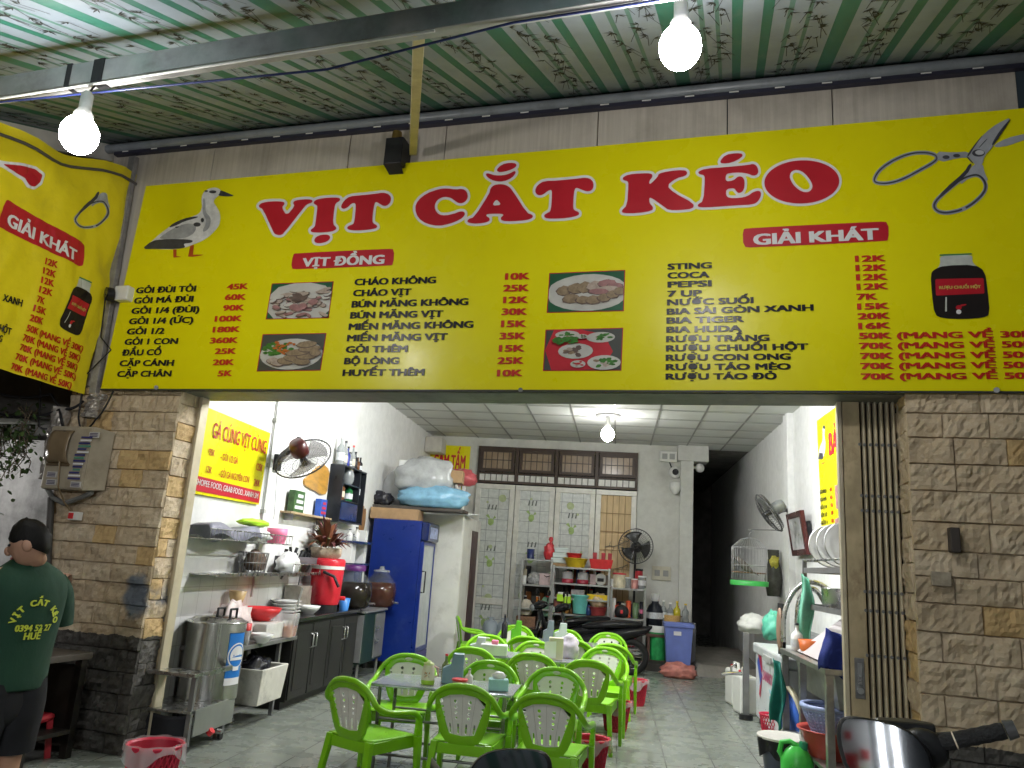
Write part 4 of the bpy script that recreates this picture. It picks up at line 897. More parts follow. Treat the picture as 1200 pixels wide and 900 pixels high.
# ---- fans
FANBLK = PM('black fan plastic', (.02, .02, .022), .35, 0, .2, 10); FCAGE = PM('black fan wire', (.05, .05, .052), .35, .3, .1); BLADE = PM('smoky fan blade', (.12, .03, .03), .25, alpha=.8); BLADEG = PM('grey fan blade', (.2, .2, .2), .3, alpha=.75)
def fan_head(t, R_, axis, motor_mat=FANBLK, blade=BLADEG, c=(0, 0, 0)):
    ax = Vector(axis).normalized(); a = ax.orthogonal().normalized(); b = ax.cross(a); c = Vector(c)
    M = Matrix(((a.x, b.x, ax.x, c.x), (a.y, b.y, ax.y, c.y), (a.z, b.z, ax.z, c.z), (0, 0, 0, 1)))
    cg = MB()
    cg.tube([M @ Vector((R_*math.cos(q*.196), R_*math.sin(q*.196), 0)) for q in range(32)], .009, 6, True)
    for rr, zz in ((.75, .055), (.45, .075), (.2, .085)): cg.tube([M @ Vector((R_*rr*math.cos(q*.2618), R_*rr*math.sin(q*.2618), zz)) for q in range(24)], .0025, 4, True)
    for k in range(40):
        an = 6.283*k/40; d = Vector((math.cos(an), math.sin(an), 0))
        cg.tube([M @ (d*R_*.12+Vector((0, 0, .085))), M @ (d*R_*.6+Vector((0, 0, .07))), M @ (d*R_*.93+Vector((0, 0, .03))), M @ (d*R_), M @ (d*R_*.9+Vector((0, 0, -.05))), M @ (d*R_*.25+Vector((0, 0, -.07)))], .0022, 4)
    cg.build('cage', FCAGE, t)
    bl = MB()
    for k in range(3):
        an = 2.094*k
        def fn(i, j):
            r = R_*(.14+.72*i); th = an+(j-.5)*(.9+.45*i); return M @ Vector((r*math.cos(th), r*math.sin(th), (j-.5)*.06))
        bl.grid(fn, 6, 6)
    bl.build('blade', blade, t, solid=.003)
    h = MB(); h.lathe([(0, .09), (R_*.12, .088), (R_*.14, .05), (R_*.12, -.03)], 18, M=M); h.build('hub', FANBLK, t)
    mo = MB(); mo.lathe([(R_*.16, -.05), (R_*.3, -.07), (R_*.31, -.17), (R_*.24, -.23), (0, -.235)], 20, M=M); mo.build('motor', motor_mat, t)
fp_ = lx(322, 541); fh = hx(355, 537, XL+.42)
t = thing('wall_fan', 'black wall fan with red motor on the left wall beside the yellow poster', 'fan', tuple(lx(323, 542)), 0)
off = fh-t.location
fan_head(t, .31, Vector((.10, .69, -.58)), PM('dark red motor', (.06, .01, .01), .35), PM('smoky fan blade pale', (.25, .22, .23), .3, alpha=.45), off)
mb = MB(); mb.bar(off+Vector((-.04, -.06, .2)), (0.02, 0, 0), .05, .06); mb.box(0, .05, -.06, .06, -.09, .09); mb.build('bracket', FANBLK, t, .008)
mb = MB(); mb.tube([(.03, 0, -.08), (.015, .1, -.5), (.012, .12, -.62)], .003, 5); mb.build('pull_cord', BLK, t)
# conduit and wires
a, b = lx(327, 462, .02), lx(284, 700, .02)
mb = MB(); mb.cyl(a, (a.x, a.y, ZC-.02), .012, n=8) ; mb.cyl(a, Vector((XL+.02, a.y, b.z)), .012, n=8)
for z in (.3, .8, 1.3): mb.box(XL, XL+.045, a.y-.03, a.y+.03, a.z-z-.02, a.z-z+.02)
o = mb.build('conduit', PM('grey conduit', (.42, .42, .4), .5), None); tag(o, 'thin vertical cable conduit on the left wall right of the yellow poster', 'conduit')
# golden plaque
pq = [lx(200+x/4.5, 460+y/4.5, .02) for x, y in ((725, 440), (800, 370), (838, 410), (828, 470), (822, 535), (790, 540), (760, 520), (735, 508), (706, 490), (702, 460))]
pts = smooth_path([(p.y, p.z, 0) for p in pq], True, 1); c = sum((Vector(p) for p in pts), Vector())/len(pts)
mb = MB(); n = len(pts); M = Matrix(((0, 0, 1, 0), (1, 0, 0, 0), (0, 1, 0, 0), (0, 0, 0, 1))); mb.prism([(p[0]-c.x, p[1]-c.y) for p in pts], 0, .03, 0, M)
o = mb.build('wooden_plaque', PM('varnished golden wood', (.42, .22, .04), .35, 0, .3, 6, coat=.4, stretch=(1, 1, 4)), None, .006, loc=(XL, c.x, c.y)); tag(o, 'varnished golden wooden plaque with a jagged edge hanging under the left wall fan', 'plaque')
# small shelf with two packets
a, b = lx(328, 598), lx(377, 607)
t = thing('wall_shelf', 'narrow raw wooden wall shelf holding two small packets', 'shelf', (XL, a.y, a.z)); mb = MB(); mb.box(0, .14, 0, b.y-a.y, -.025, 0); mb.build('board', PM('raw pale wood', (.4, .3, .18), .7, 0, .2, 6), t, .003)
mb = MB(); mb.box(.01, .12, .1, .12, -.1, -.025); mb.box(.01, .12, b.y-a.y-.2, b.y-a.y-.18, -.1, -.025); mb.build('bracket', DSTEEL, t)
def packet(px, py, wv, h, mats, label, art_=None):
    p = lx(px, py, .07); t = thing('packet', label, 'packet', (p.x, p.y, a.z+.001)); MB().box(-.04, .04, -wv/2, wv/2, 0, h).build('box', mats[0], t, .005)
    mb = MB(); 
    for q in range(3): mb.box(.0405, .042, -wv*.4+q*wv*.1, wv*.4-q*wv*.05, h*(.15+.27*q), h*(.3+.27*q))
    mb.build('print', mats[1], t)
packet(346, 598, .3, .25, (PM('green packet', (.04, .1, .03), .4, 0, .4, 16), WPR), 'dark green packet with pale print on the left end of the small wall shelf')
packet(375, 603, .2, .22, (PM('blue packet', (.02, .08, .4), .35, 0, .2, 16), PM('red packet print', (.5, .03, .06), .4)), 'blue packet with red print on the right end of the small wall shelf')
# ---- black bar cabinet with bottles
a = lx(389, 548); y0_, y1_ = lx(382, 590).y, hx(428, 575, XL+.2).y; zt, zb = lx(392, 545).z, lx(392, 612).z
cab = thing('bar_cabinet', 'open black wall cabinet with shelves of spirit bottles', 'cabinet', (XL, y0_, zb)); Lb, Hb, D = y1_-y0_, zt-zb, .2
BLW = PM('black lacquered board', (.016, .018, .022), .3, 0, .2, 8); NAVY = PM('navy lacquered board', (.015, .03, .1), .25, 0, .2, 6)
mb = MB(); mb.box(0, D, 0, .02, 0, Hb); mb.box(0, D, Lb-.02, Lb, 0, Hb); mb.box(0, D, .02, Lb-.02, Hb-.02, Hb); mb.box(0, D, .02, Lb-.02, 0, .02); mb.box(0, .012, .02, Lb-.02, .02, Hb-.02); mb.box(.012, D, .02, Lb*.72, Hb*.36, Hb*.36+.02); mb.box(.012, D, .02, Lb*.72, Hb*.66, Hb*.66+.02); mb.box(.012, D, Lb*.72, Lb*.72+.02, .02, Hb-.02); mb.build('carcass', BLW, cab, .003)
MB().box(D-.015, D+.005, .03, Lb*.71, .03, Hb*.35).build('drop_door', NAVY, cab, .003)
def bottle(loc, h, r, col, label, cat='bottle', cap_=None, lab=None, group=None, name='bottle', neck=.32, k=.95):
    t = thing(name, label, cat, tuple(loc), 0, group)
    MB().lathe([(r*.9, 0), (r, .012), (r, h*(.9-neck)), (r*.7, h*(.97-neck)), (r*k*.36, h*(1.06-neck)), (r*k*.34, h*.93)], 16).build('body', col, t)
    MB().lathe([(r*.4, h*.92), (r*.4, h), (0, h)], 12).build('cap', cap_ or BLK, t)
    if lab: MB().lathe([(r*1.015, h*.14), (r*1.015, h*.42)], 16, cap=False).build('label', lab, t)
    return t
CLEARB = PM('clear bottle', (.7, .74, .74), .08, 0, .1, 8, trans=.7, ior=1.3); BRNB = PM('brown bottle', (.12, .045, .015), .1, 0, .1); GRNB = PM('green bottle', (.01, .1, .03), .1); BLUB = PM('blue bottle', (.03, .04, .25), .1); DARKB = PM('dark bottle', (.02, .02, .025), .12)
CRM = PM('cream label', (.6, .55, .42), .6, 0, .15, 20); PALE = PM('pale label', (.6, .62, .64), .5, 0, .2, 25)
tb = [(.07, .62, .058, CLEARB, PALE, 'tall clear bottle at the left end on top of the black bar cabinet', WHT), (.24, .56, .045, CLEARB, CRM, 'clear bottle with a dark cap and cream label on top of the bar cabinet', BLK), (.36, .46, .04, BLUB, None, 'blue bottle in the middle of the row on top of the bar cabinet', BLK), (.46, .36, .042, CLEARB, PALE, 'short pale bottle beside the blue one on top of the bar cabinet', BLK), (.58, .54, .042, CLEARB, CRM, 'slim bottle with a red cap on top of the bar cabinet', REDP), (.70, .42, .042, DARKB, None, 'dark bottle on top of the bar cabinet right of the red capped one', BLK), (.82, .32, .04, BRNB, None, 'small brown bottle on top of the bar cabinet', BLK), (.94, .34, .04, DARKB, PALE, 'small dark bottle at the right end on top of the bar cabinet', BLK)]
for f, h, r, c, l, s, cp_ in tb: bottle((XL+.1, y0_+Lb*f, zt+.001), h*.62, r*.95, c, s, cap_=cp_, lab=l, group='spirit bottles of the bar cabinet')
p = Vector((XL+.12, y0_+Lb*.42, zb+Hb*.66+.021)); t = thing('glass_jar', 'squat clear glass decanter on the upper shelf of the bar cabinet', 'jar', tuple(p)); MB().lathe([(.06, 0), (.085, .06), (.085, .13), (.06, .2), (.06, .24)], 20).build('body', CLEARB, t); MB().ell((0, 0, .26), (.05, .05, .04)).build('stopper', CLEARB, t)
bottle((XL+.12, y0_+Lb*.2, zb+Hb*.36+.021), .28, .05, BRNB, 'brown bottle with cream label on the lower shelf of the bar cabinet', lab=CRM, group='spirit bottles of the bar cabinet')
bottle((XL+.12, y0_+Lb*.5, zb+Hb*.36+.021), .26, .065, GRNB, 'green bottle with pale label on the lower shelf of the bar cabinet', lab=PALE, group='spirit bottles of the bar cabinet')
bottle((XL+.12, y0_+Lb*.86, zb+Hb*.5), .3, .05, DARKB, 'dark bottle in the right compartment of the bar cabinet', lab=PALE, group='spirit bottles of the bar cabinet')
# small corner shelves under it
p = lx(405, 632); t = thing('corner_shelf', 'small navy and white stepped shelf under the bar cabinet', 'shelf', (XL, p.y-.35, p.z-.45)); mb = MB(); mb.box(0, .3, 0, .7, .40, .43); mb.box(0, .25, .1, .75, .1, .13); mb.build('board', NAVY, t, .003); mb = MB(); mb.box(0, .22, .02, .2, .13, .40); mb.box(0, .2, .62, .74, -.3, .6); mb.build('upright', WHT, t, .003)
mb = MB(); mb.box(0, .22, .25, .6, -.25, .1); mb.build('navy_panel', NAVY, t, .004)
for k, (dy, h) in enumerate(((.15, .16), (.32, .1), (.45, .2))): bottle((XL+.12, p.y-.35+dy, p.z-.019), h, .045, WHT if k != 1 else CLEARB, ('white tin on the stepped corner shelf', 'short glass tumbler on the stepped corner shelf', 'tall white canister on the stepped corner shelf')[k], 'container', name='canister')
p = lx(424, 608); mb = MB(); mb.prism(smooth_path([(-.12, -.2, 0), (0, -.28, 0), (.14, -.1, 0), (.1, .2, 0), (.04, .1, 0), (-.02, .22, 0), (-.1, .15, 0)], True, 2), 0, .02, 0, Matrix(((0, 0, 1, 0), (1, 0, 0, 0), (0, 1, 0, 0), (0, 0, 0, 1)))); o = mb.build('wood_carving', PM('brown carved wood', (.25, .13, .05), .6, 0, .3, 12), None, .004, loc=(XL, p.y, p.z)); tag(o, 'small brown wooden carving on the wall right of the bar cabinet', 'ornament')
# ---- wire rack with clutter
a, b = lx(236, 631, .0), lx(312, 632, .0)
t = thing('wire_rack', 'shallow wire wall rack below the yellow poster', 'rack', (XL, a.y-.4, a.z)); L_ = b.y-a.y+.4; mb = MB()
for x in (.01, .3):
    for z in (0, .09): mb.tube([(x, 0, z), (x, L_, z)], .006, 6)
for k in range(26): y = L_*k/25; mb.tube([(.01, y, .09), (.01, y, 0), (.3, y, 0), (.3, y, .09)], .003, 5)
mb.build('wire_frame', STEEL, t)
GB = PM('grey folded plastic', (.25, .25, .32), .4, 0, .2, 12)
t = thing('plastic_crate_lid', 'folded grey plastic sheet lying in the wire rack', 'sheet', (XL+.16, a.y+.15, a.z+.006)); mb = MB(); mb.grid(lambda i, j: (-.13+.26*j, -.5+1.0*i, .10+.03*math.sin(i*9)+.02*j-(.1 if j in (0, 1) else 0)), 16, 6); mb.build('sheet', GB, t, solid=.006)
def lump(name, label, cat, loc, r, mat, seed, amp=.25, fq=2.2, grp=None, flat=-.75, rz=0):
    mb = MB(); mb.ell((0, 0, -flat*r[2]), r, 26, 16, 0, None, seed, amp, fq, flat); o = mb.build(name, mat, None, loc=tuple(loc), rz=rz); return tag(o, label, cat, grp)
lump('plastic_bag', 'clear plastic bag of takeaway boxes in the wire rack', 'bag', (XL+.16, a.y+.75, a.z+.006), (.12, .22, .09), PM('milky bag', (.62, .63, .62), .3, 0, .1, 10, bump=.6, bs=18), 3, .4, 3)
lump('plastic_bag', 'bright green plastic bag on top of the grey sheet in the wire rack', 'bag', (XL+.18, a.y+.65, a.z+.16), (.09, .3, .04), LIME, 4, .3, 3)
o = MB().lathe([(.09, 0), (.11, .1), (.11, .16), (.1, .16), (.085, .01)], 18).build('pink_tub', PINKP, None, loc=(XL+.17, b.y-.12, a.z+.006)); tag(o, 'pink plastic tub at the end of the wire rack', 'tub')
# ---- long rail shelf with baskets
a, b = lx(222, 671), lx(361, 678)
t = thing('rail_shelf', 'long thin steel rail shelf along the left wall', 'shelf', (XL, a.y, a.z)); mb = MB(); mb.box(0, .26, 0, 2.2, -.012, 0); mb.box(.255, .27, 0, b.y-a.y, -.02, .012); mb.build('tray', STEEL, t, .003)
mb = MB(); mb.tube([(.27, 1.7, .0), (.27, 1.7, .1), (.27, 2.5, .1), (.27, 2.5, 0)], .006, 6); mb.build('guard_rail', STEEL, t)
def wbasket(loc, rx, ry, h, mat, label):
    mb = MB()
    for z, s in ((0, .85), (h*.5, .93), (h, 1)): mb.tube([(rx*s*math.cos(k*.2618), ry*s*math.sin(k*.2618), z+.006) for k in range(24)], .005, 5, True)
    for k in range(24): c_, s_ = math.cos(k*.2618), math.sin(k*.2618); mb.tube([(rx*.85*c_, ry*.85*s_, .006), (rx*c_, ry*s_, h+.006)], .0035, 4)
    for k in range(-4, 5): y = ry*.8*k/5; x = rx*.8*math.sqrt(1-(k/5)**2); mb.tube([(-x, y, .006), (x, y, .006)], .003, 4)
    return tag(mb.build('wire_basket', mat, None, loc=tuple(loc)), label, 'basket')
wbasket((XL+.14, a.y+.95, a.z+.002), .12, .24, .2, DSTEEL, 'dark wire basket on the rail shelf')
lump('cloth_bundle', 'dark rag bundle stuffed in the wire basket on the rail shelf', 'bundle', (XL+.14, a.y+1.0, a.z+.03), (.09, .18, .12), PM('brown rag', (.13, .09, .07), .9, 0, .4, 14), 8)
lump('plastic_bag', 'clear bag of plastic lids on the rail shelf beside the wire basket', 'bag', (XL+.14, a.y+1.85, a.z+.002), (.1, .25, .13), PM('milky bag', (.6, .6, .6), .3), 9, .3, 3)
o = MB().lathe([(.06, 0), (.09, .11), (.085, .11), (.055, .005)], 16).build('hanging_cup', PM('amber cup', (.6, .42, .2), .3, alpha=.7), None, loc=(XL+.12, a.y+.75, a.z-.28)); tag(o, 'amber plastic cup hanging below the rail shelf', 'cup')
# ---- black tray rack
a, b = lx(322, 652), lx(366, 655); t = thing('spice_tray', 'grey wall tray heaped with small black utensils', 'tray', (XL, a.y, a.z-.05)); L_ = b.y-a.y
mb = MB(); mb.box(0, .2, 0, L_, -.02, 0); mb.box(.19, .2, 0, L_, 0, .06); mb.box(0, .2, 0, .01, 0, .06); mb.build('tray', PM('dark grey tray', (.1, .1, .11), .4), t, .003); mb = MB(); mb.bar((.1, .2, -.02), (.02, .2, -.2), .02, .02); mb.bar((.1, L_-.3, -.02), (.02, L_-.3, -.2), .02, .02); mb.build('bracket', DSTEEL, t)
rq = random.Random(3); mb = MB()
for k in range(22): p = Vector((rq.uniform(.04, .16), rq.uniform(.05, L_-.1), 0)); mb.cyl(p+Vector((0, 0, .002)), p+Vector((rq.uniform(-.03, .03), rq.uniform(-.06, .06), rq.uniform(.06, .17))), rq.uniform(.01, .025), n=7)
mb.build('utensils', BLK, t)
o = MB().box(0, .02, -.06, .06, -.06, .06).build('wall_socket', WHT, None, .004, loc=tuple(lx(345, 668))); tag(o, 'white socket with a black plug on the left wall below the dark tray', 'socket')
q = lx(345, 669, .03); wire([tuple(q), tuple(q+Vector((.03, .12, -.05))), tuple(q+Vector((.05, -.02, -.55))), tuple(q+Vector((.06, -.3, -.75)))], .006, 'black power cord hanging from the white socket on the left wall')
# ---- plant in a basket pot
p = lx(381, 655, .22); t = thing('potted_plant', 'reddish dry leafed plant in a round woven pot on the left wall', 'plant', tuple(p))
MB().lathe([(.1, -.02), (.19, .06), (.2, .16), (.185, .16), (.09, 0)], 18, (0, 0, -.02)).build('pot', PM('woven cane pot', (.42, .34, .26), .8, 0, .25, 30, .5, 60), t)
mb = MB(); rq = random.Random(6)
for k in range(95):
    a0 = rq.uniform(0, 6.28); el = rq.uniform(.15, 1.4); L_ = rq.uniform(.2, .42); d = Vector((math.cos(a0)*math.cos(el), math.sin(a0)*math.cos(el), math.sin(el))); s = Vector((-math.sin(a0), math.cos(a0), 0)); b0 = Vector((0, 0, .12))+d*rq.uniform(.02, .15); w_ = rq.uniform(.02, .035)
    q1 = b0+d*L_*.5+Vector((0, 0, .03)); q2 = b0+d*L_+Vector((0, 0, -.07))
    mb.add([b0, q1+s*w_, q2, q1-s*w_], [(0, 1, 2, 3)], True, rq.choice((0, 0, 1, 2)))
mb.build('foliage', [PM('rust leaf', (.2, .07, .035), .6, 0, .3, 8), PM('olive leaf', (.1, .1, .035), .6, 0, .3, 8), PM('dark red leaf', (.1, .03, .03), .6, 0, .3, 8)], t)
# ---- black kitchen cabinet
CX = -3.36; ca, cb_ = hz(335, 831), hz(424, 794); y0_, y1_ = ca.y-.1, 10.35; Dp = .03; ZT = hx(350, 724, CX).z
BKD = PM('black cabinet door', (.022, .021, .02), .42, 0, .3, 5, .1, 30)
t = thing('kitchen_cabinet', 'low black kitchen cabinet with panel doors along the left wall', 'cabinet', (CX, y0_, 0)); L_ = y1_-y0_
mb = MB(); mb.box(XL-CX+.0, -.02, 0, L_, .08, ZT-.04); mb.box(XL-CX, -.08, .02, L_-.02, 0, .08); mb.build('carcass', BKD, t, .003)
mb = MB(); mb.box(XL-CX, .03, -.03, L_+.03, ZT-.04, ZT); mb.build('worktop', PM('black stone worktop', (.02, .02, .022), .12, 0, .4, 40), t, .006)
nd = 4
for k in range(nd):
    w_ = L_/nd; d = MB(); y = k*w_+.01; d.box(-.02, 0, y, y+w_-.02, .1, ZT-.08); do = d.build('door', BKD, t, .004)
    d = MB(); d.box(0, .008, y+.07, y+w_-.09, .18, ZT-.16); d.build('raised_panel', BKD, do, .006)
    hnd = MB(); yy = y+(w_-.06 if k % 2 == 0 else .04); hnd.tube([(0, yy, ZT-.34), (.035, yy, ZT-.33), (.035, yy, ZT-.2), (0, yy, ZT-.19)], .008, 6); hnd.build('handle', STEEL, do)
# ---- second lower cupboard and liquor jars
p = hz(446, 792); t = thing('small_cupboard', 'dark green topped grey cupboard with chrome latches between the black cabinet and the blue fridge', 'cupboard', (-3.3, y1_+.08, 0)); hz_ = ZT-.06
mb = MB(); mb.box(-.5, 0, 0, .95, .22, hz_); mb.build('carcass', PM('dark green painted metal', (.012, .035, .025), .35, .2, .2), t, .006)
mb = MB(); mb.box(-.52, .03, -.03, .98, hz_, hz_+.03); mb.build('top', PM('grey top', (.2, .2, .2), .3), t, .006)
mb = MB(); mb.box(0, .015, .5, .93, .25, hz_-.03); MB().box(-.5, -.0, -.012, 0, .24, hz_-.02).build('side_panel', PM('grey cupboard door', (.18, .18, .18), .4, .2, .15), t, .004); mb.build('door', PM('grey cupboard door', (.18, .18, .18), .4, .2, .15), t, .004)
mb = MB()
for z in (.45, .62): mb.box(.015, .03, .5, .62, z, z+.03); mb.cyl((.02, .52, z+.02), (.07, .52, z+.05), .015, n=8)
mb.build('latch', STEEL, t)
for x, y in ((-.45, .05), (-.05, .05), (-.45, .9), (-.05, .9)): MB().cyl((x, y, 0), (x, y, .22), .025, n=8).build('leg', DSTEEL, t)
LIQ = PM('dark liquor', (.05, .018, .012), .1, 0, .3, 10); LIQ2 = PM('black liquor', (.015, .012, .01), .1, 0, .3, 10)
def liquor(px, py, z, r, h, label, cap_, liq, x=-3.5):
    q = hx(px, py, x); t = thing('liquor_jar', label, 'jar', (x, q.y, z), 0, 'big glass liquor jars')
    prof = [(r*.75, 0), (r*.95, h*.08), (r, h*.35), (r*.93, h*.6), (r*.62, h*.76), (r*.5, h*.8), (r*.5, h*.88)]
    MB().lathe([(a*1.0, b) for a, b in prof[3:]], 24, cap=False).build('glass', PM('thin jar glass', (.35, .37, .37), .05, 0, .05, 6, alpha=.13), t)
    MB().lathe([(a, b) for a, b in prof[:4]]+[(0, h*.6)], 24).build('liquor', liq, t)
    if cap_: MB().lathe([(r*.56, h*.86), (r*.58, h*.97), (r*.5, h), (0, h)], 20).build('lid', cap_, t)
    else: MB().lathe([(r*.52, h*.86), (r*.5, h*.9), (r*.18, h*.92), (r*.14, h), (0, h*1.0)], 18).build('lid', CLEARB, t)
    MB().cyl((r*.95, 0, h*.12), (r*1.25, 0, h*.12), .016, n=8).build('tap', STEEL, t)
liquor(412, 705, ZT+.001, .26, .56, 'big dark liquor jar with a purple lid on the end of the black worktop', PM('purple lid', (.08, .012, .11), .4), LIQ2)
liquor(443, 715, hz_+.031, .235, .58, 'round dark liquor jar with a glass lid, nearer one on the grey cupboard', None, LIQ, -3.45)
liquor(459, 715, hz_+.031, .215, .58, 'round reddish liquor jar with a glass lid, farther one beside the blue fridge', None, PM('red liquor', (.09, .02, .015), .1), -3.45)
q = hx(403, 712, -3.4); o = MB().lathe([(.055, 0), (.07, .15), (.066, .15), (.05, .006)], 16).build('blue_cup', PM('bright blue cup', (.05, .22, .6), .35), None, loc=(-3.4, q.y, ZT+.001)); tag(o, 'bright blue plastic cup on the black worktop', 'cup')
# red cooler jug
q = hx(380, 705, -3.55); q.z = ZT; t = thing('cooler_jug', 'red insulated cooler jug with white band standing on the black worktop', 'cooler', (-3.55, q.y, ZT+.001)); r = .2
MB().lathe([(r*.8, 0), (r*.8, .1)], 22).build('stand', BLK, t); MB().lathe([(r*.84, .08), (r*.9, .12), (r*1.0, .47), (r*.98, .5)], 26).build('body', PM('red cooler plastic', (.55, .02, .035), .3, 0, .1, 6), t, .004)
MB().lathe([(r*1.02, .5), (r*1.03, .54)], 26).build('band', WHT, t); MB().lathe([(r*1.03, .54), (r*1.04, .6), (r*.95, .63), (0, .63)], 26).build('lid', PM('red cooler plastic'  , (.55, .02, .035)), t)
mb = MB(); mb.tube([(.02, -r*1.02, .47), (.16, -r*.95, .42), (.22, -r*.8, .3)], .018, 8); mb.build('handle', BLK, t)

MB().cyl((r*.8, .05, .16), (r*1.2, .05, .16), .025, n=10).build('tap', REDP, t)
# bowls, tubs on the cabinet's near end and metal table
def bowl(loc, r, h, mat, label, cat='bowl', grp=None): o = MB().lathe([(r*.45, 0), (r*.5, .008), (r*.85, h*.55), (r, h), (r*.97, h), (r*.8, h*.5), (r*.4, .015), (0, .012)], 24).build('bowl', mat, None, loc=tuple(loc)); return tag(o, label, cat, grp)
CHINA = PM('white china', (.72, .72, .7), .2, 0, .04, 8)
q = hx(357, 716, -3.55); bowl((-3.5, q.y, ZT+.001), .13, .09, CHINA, 'wide white bowl on the near end of the black worktop')
q = hx(348, 706, -3.7); o = MB().box(-.1, .1, -.17, .17, 0, .3).build('tin_box', PM('stained tin', (.3, .28, .24), .4, .4, .3, 10), None, .006, loc=(-3.7, q.y, ZT+.001)); tag(o, 'stained tin box behind the white bowl on the black worktop', 'box')
# metal table
tx1, ty0, ty1 = -3.22, hz(268, 872).y+.1, hz(321, 838).y-.02
tx1 = hz(321, 838).x; tz = hx(310, 752, tx1).z
t = thing('metal_table', 'grey steel work table under the long rail shelf', 'table', (XL+.02, ty0, 0)); L_ = ty1-ty0; D = tx1-XL-.02
mb = MB(); mb.box(0, D+.02, -.05, L_+.35, tz-.04, tz); mb.build('tabletop', DSTEEL, t, .005)
for x, y in ((.05, .05), (.05, L_), (D-.03, .05), (D-.03, L_)): MB().box(x-.02, x+.02, y-.02, y+.02, 0, tz-.04).build('leg', DSTEEL, t, .003)
mb = MB(); mb.box(.05, D, 0, L_, .16, .18); mb.build('lower_shelf', DSTEEL, t)
tzz = tz+.001
q = hx(308, 748, -3.4); bowl((-3.35, hx(307, 748, -3.35).y, tzz), .105, .09, CHINA, 'white china bowl on the front of the steel work table')
q = hx(305, 722, -3.62); bowl((-3.62, q.y+.0, tzz+.16), .21, .13, REDP, 'wide red plastic basin on a white stack on the steel table')
o = MB().box(-.2, .2, -.3, .3, 0, .155).build('white_carton', PM('dirty white carton', (.5, .49, .46), .6, 0, .2, 8), None, .01, loc=(-3.6, q.y, tzz)); tag(o, 'dirty white carton under the red basin', 'box')
for k in range(9):
    q = hx(330, 703, -3.7); o = MB().lathe([(.09, 0), (.17, .03), (.165, .034), (.08, .008)], 22).build('plate', CHINA, None, loc=(-3.66, q.y+.04, tzz+.02+k*.035)); tag(o, ('white plate %s of the leaning stack behind the red basin' % ('lowest', 'second from bottom', 'third from bottom', 'fourth from bottom', 'in the middle', 'fourth from top', 'third from top', 'second from top', 'topmost')[k]), 'plate', 'stack of white plates on the steel table')
ORA = PM('orange sauce', (.45, .13, .02), .15, 0, .2, 10)
q = hx(333, 744, -3.42); t = thing('sauce_tub', 'clear tub of orange sauce with a ladle on the steel table', 'tub', (-3.42, q.y, tzz)); MB().lathe([(.13, 0), (.15, .24)], 4, cap=False, M=Matrix.Rotation(.785, 4, 'Z')).build('tub', FILM, t); MB().lathe([(.125, .005), (.135, .11)], 4, M=Matrix.Rotation(.785, 4, 'Z')).build('sauce', ORA, t); MB().tube([(.05, .02, .1), (.1, .1, .5)], .012, 6).build('ladle', STEEL, t)
q = hx(318, 738, -3.55); t = thing('plastic_tub', 'clear empty tub behind the white bowl on the steel table', 'tub', (-3.6, q.y, tzz)); MB().lathe([(.11, 0), (.14, .24)], 20, cap=False).build('tub', FILM, t)
q = hx(290, 741, -3.4); t = thing('sauce_bottle', 'small clear shaker with a red lid on the steel table', 'bottle', (-3.42, q.y, tzz)); MB().lathe([(.045, 0), (.05, .12), (.045, .13)], 14).build('body', CLEARB, t); MB().lathe([(.05, .13), (.05, .19), (0, .19)], 14).build('lid', REDP, t)
lump('plastic_bag', 'white and pink plastic bags behind the steel pot on the work table', 'bag', (-3.6, hx(272, 740, -3.6).y, tzz), (.15, .3, .2), PM('pinkish bag', (.6, .5, .48), .4, 0, .3, 9), 14, .4, 3)
# styrofoam boxes below the table
FOAM = PM('scuffed styrofoam', (.6, .58, .52), .8, 0, .08, 8, .2, 60, dirt=((.2, .19, .17), .6, 7))
q = hx(303, 806, -3.45); t = thing('foam_box', 'scuffed white styrofoam box full of dark bags under the steel table', 'box', (-3.5, q.y-.05, .181)); mb = MB()
mb.add([(-.2, -.27, 0), (.2, -.27, 0), (.2, .27, 0), (-.2, .27, 0), (-.23, -.3, .33), (.23, -.3, .33), (.23, .3, .33), (-.23, .3, .33), (-.2, -.27, .33), (.2, -.27, .33), (.2, .27, .33), (-.2, .27, .33), (-.18, -.25, .1), (.18, -.25, .1), (.18, .25, .1), (-.18, .25, .1)], [(0, 3, 2, 1), (0, 1, 5, 4), (1, 2, 6, 5), (2, 3, 7, 6), (3, 0, 4, 7), (4, 5, 9, 8), (5, 6, 10, 9), (6, 7, 11, 10), (7, 4, 8, 11), (8, 9, 13, 12), (9, 10, 14, 13), (10, 11, 15, 14), (11, 8, 12, 15), (12, 13, 14, 15)]); mb.build('box', FOAM, t, .01)
lump('black_bag', 'dark plastic bags heaped in the styrofoam box under the steel table', 'bag', (-3.5, q.y-.05, .30), (.15, .22, .17), PM('black bag film', (.02, .02, .025), .25, 0, .3, 10, .5, 15), 21, .5, 3)
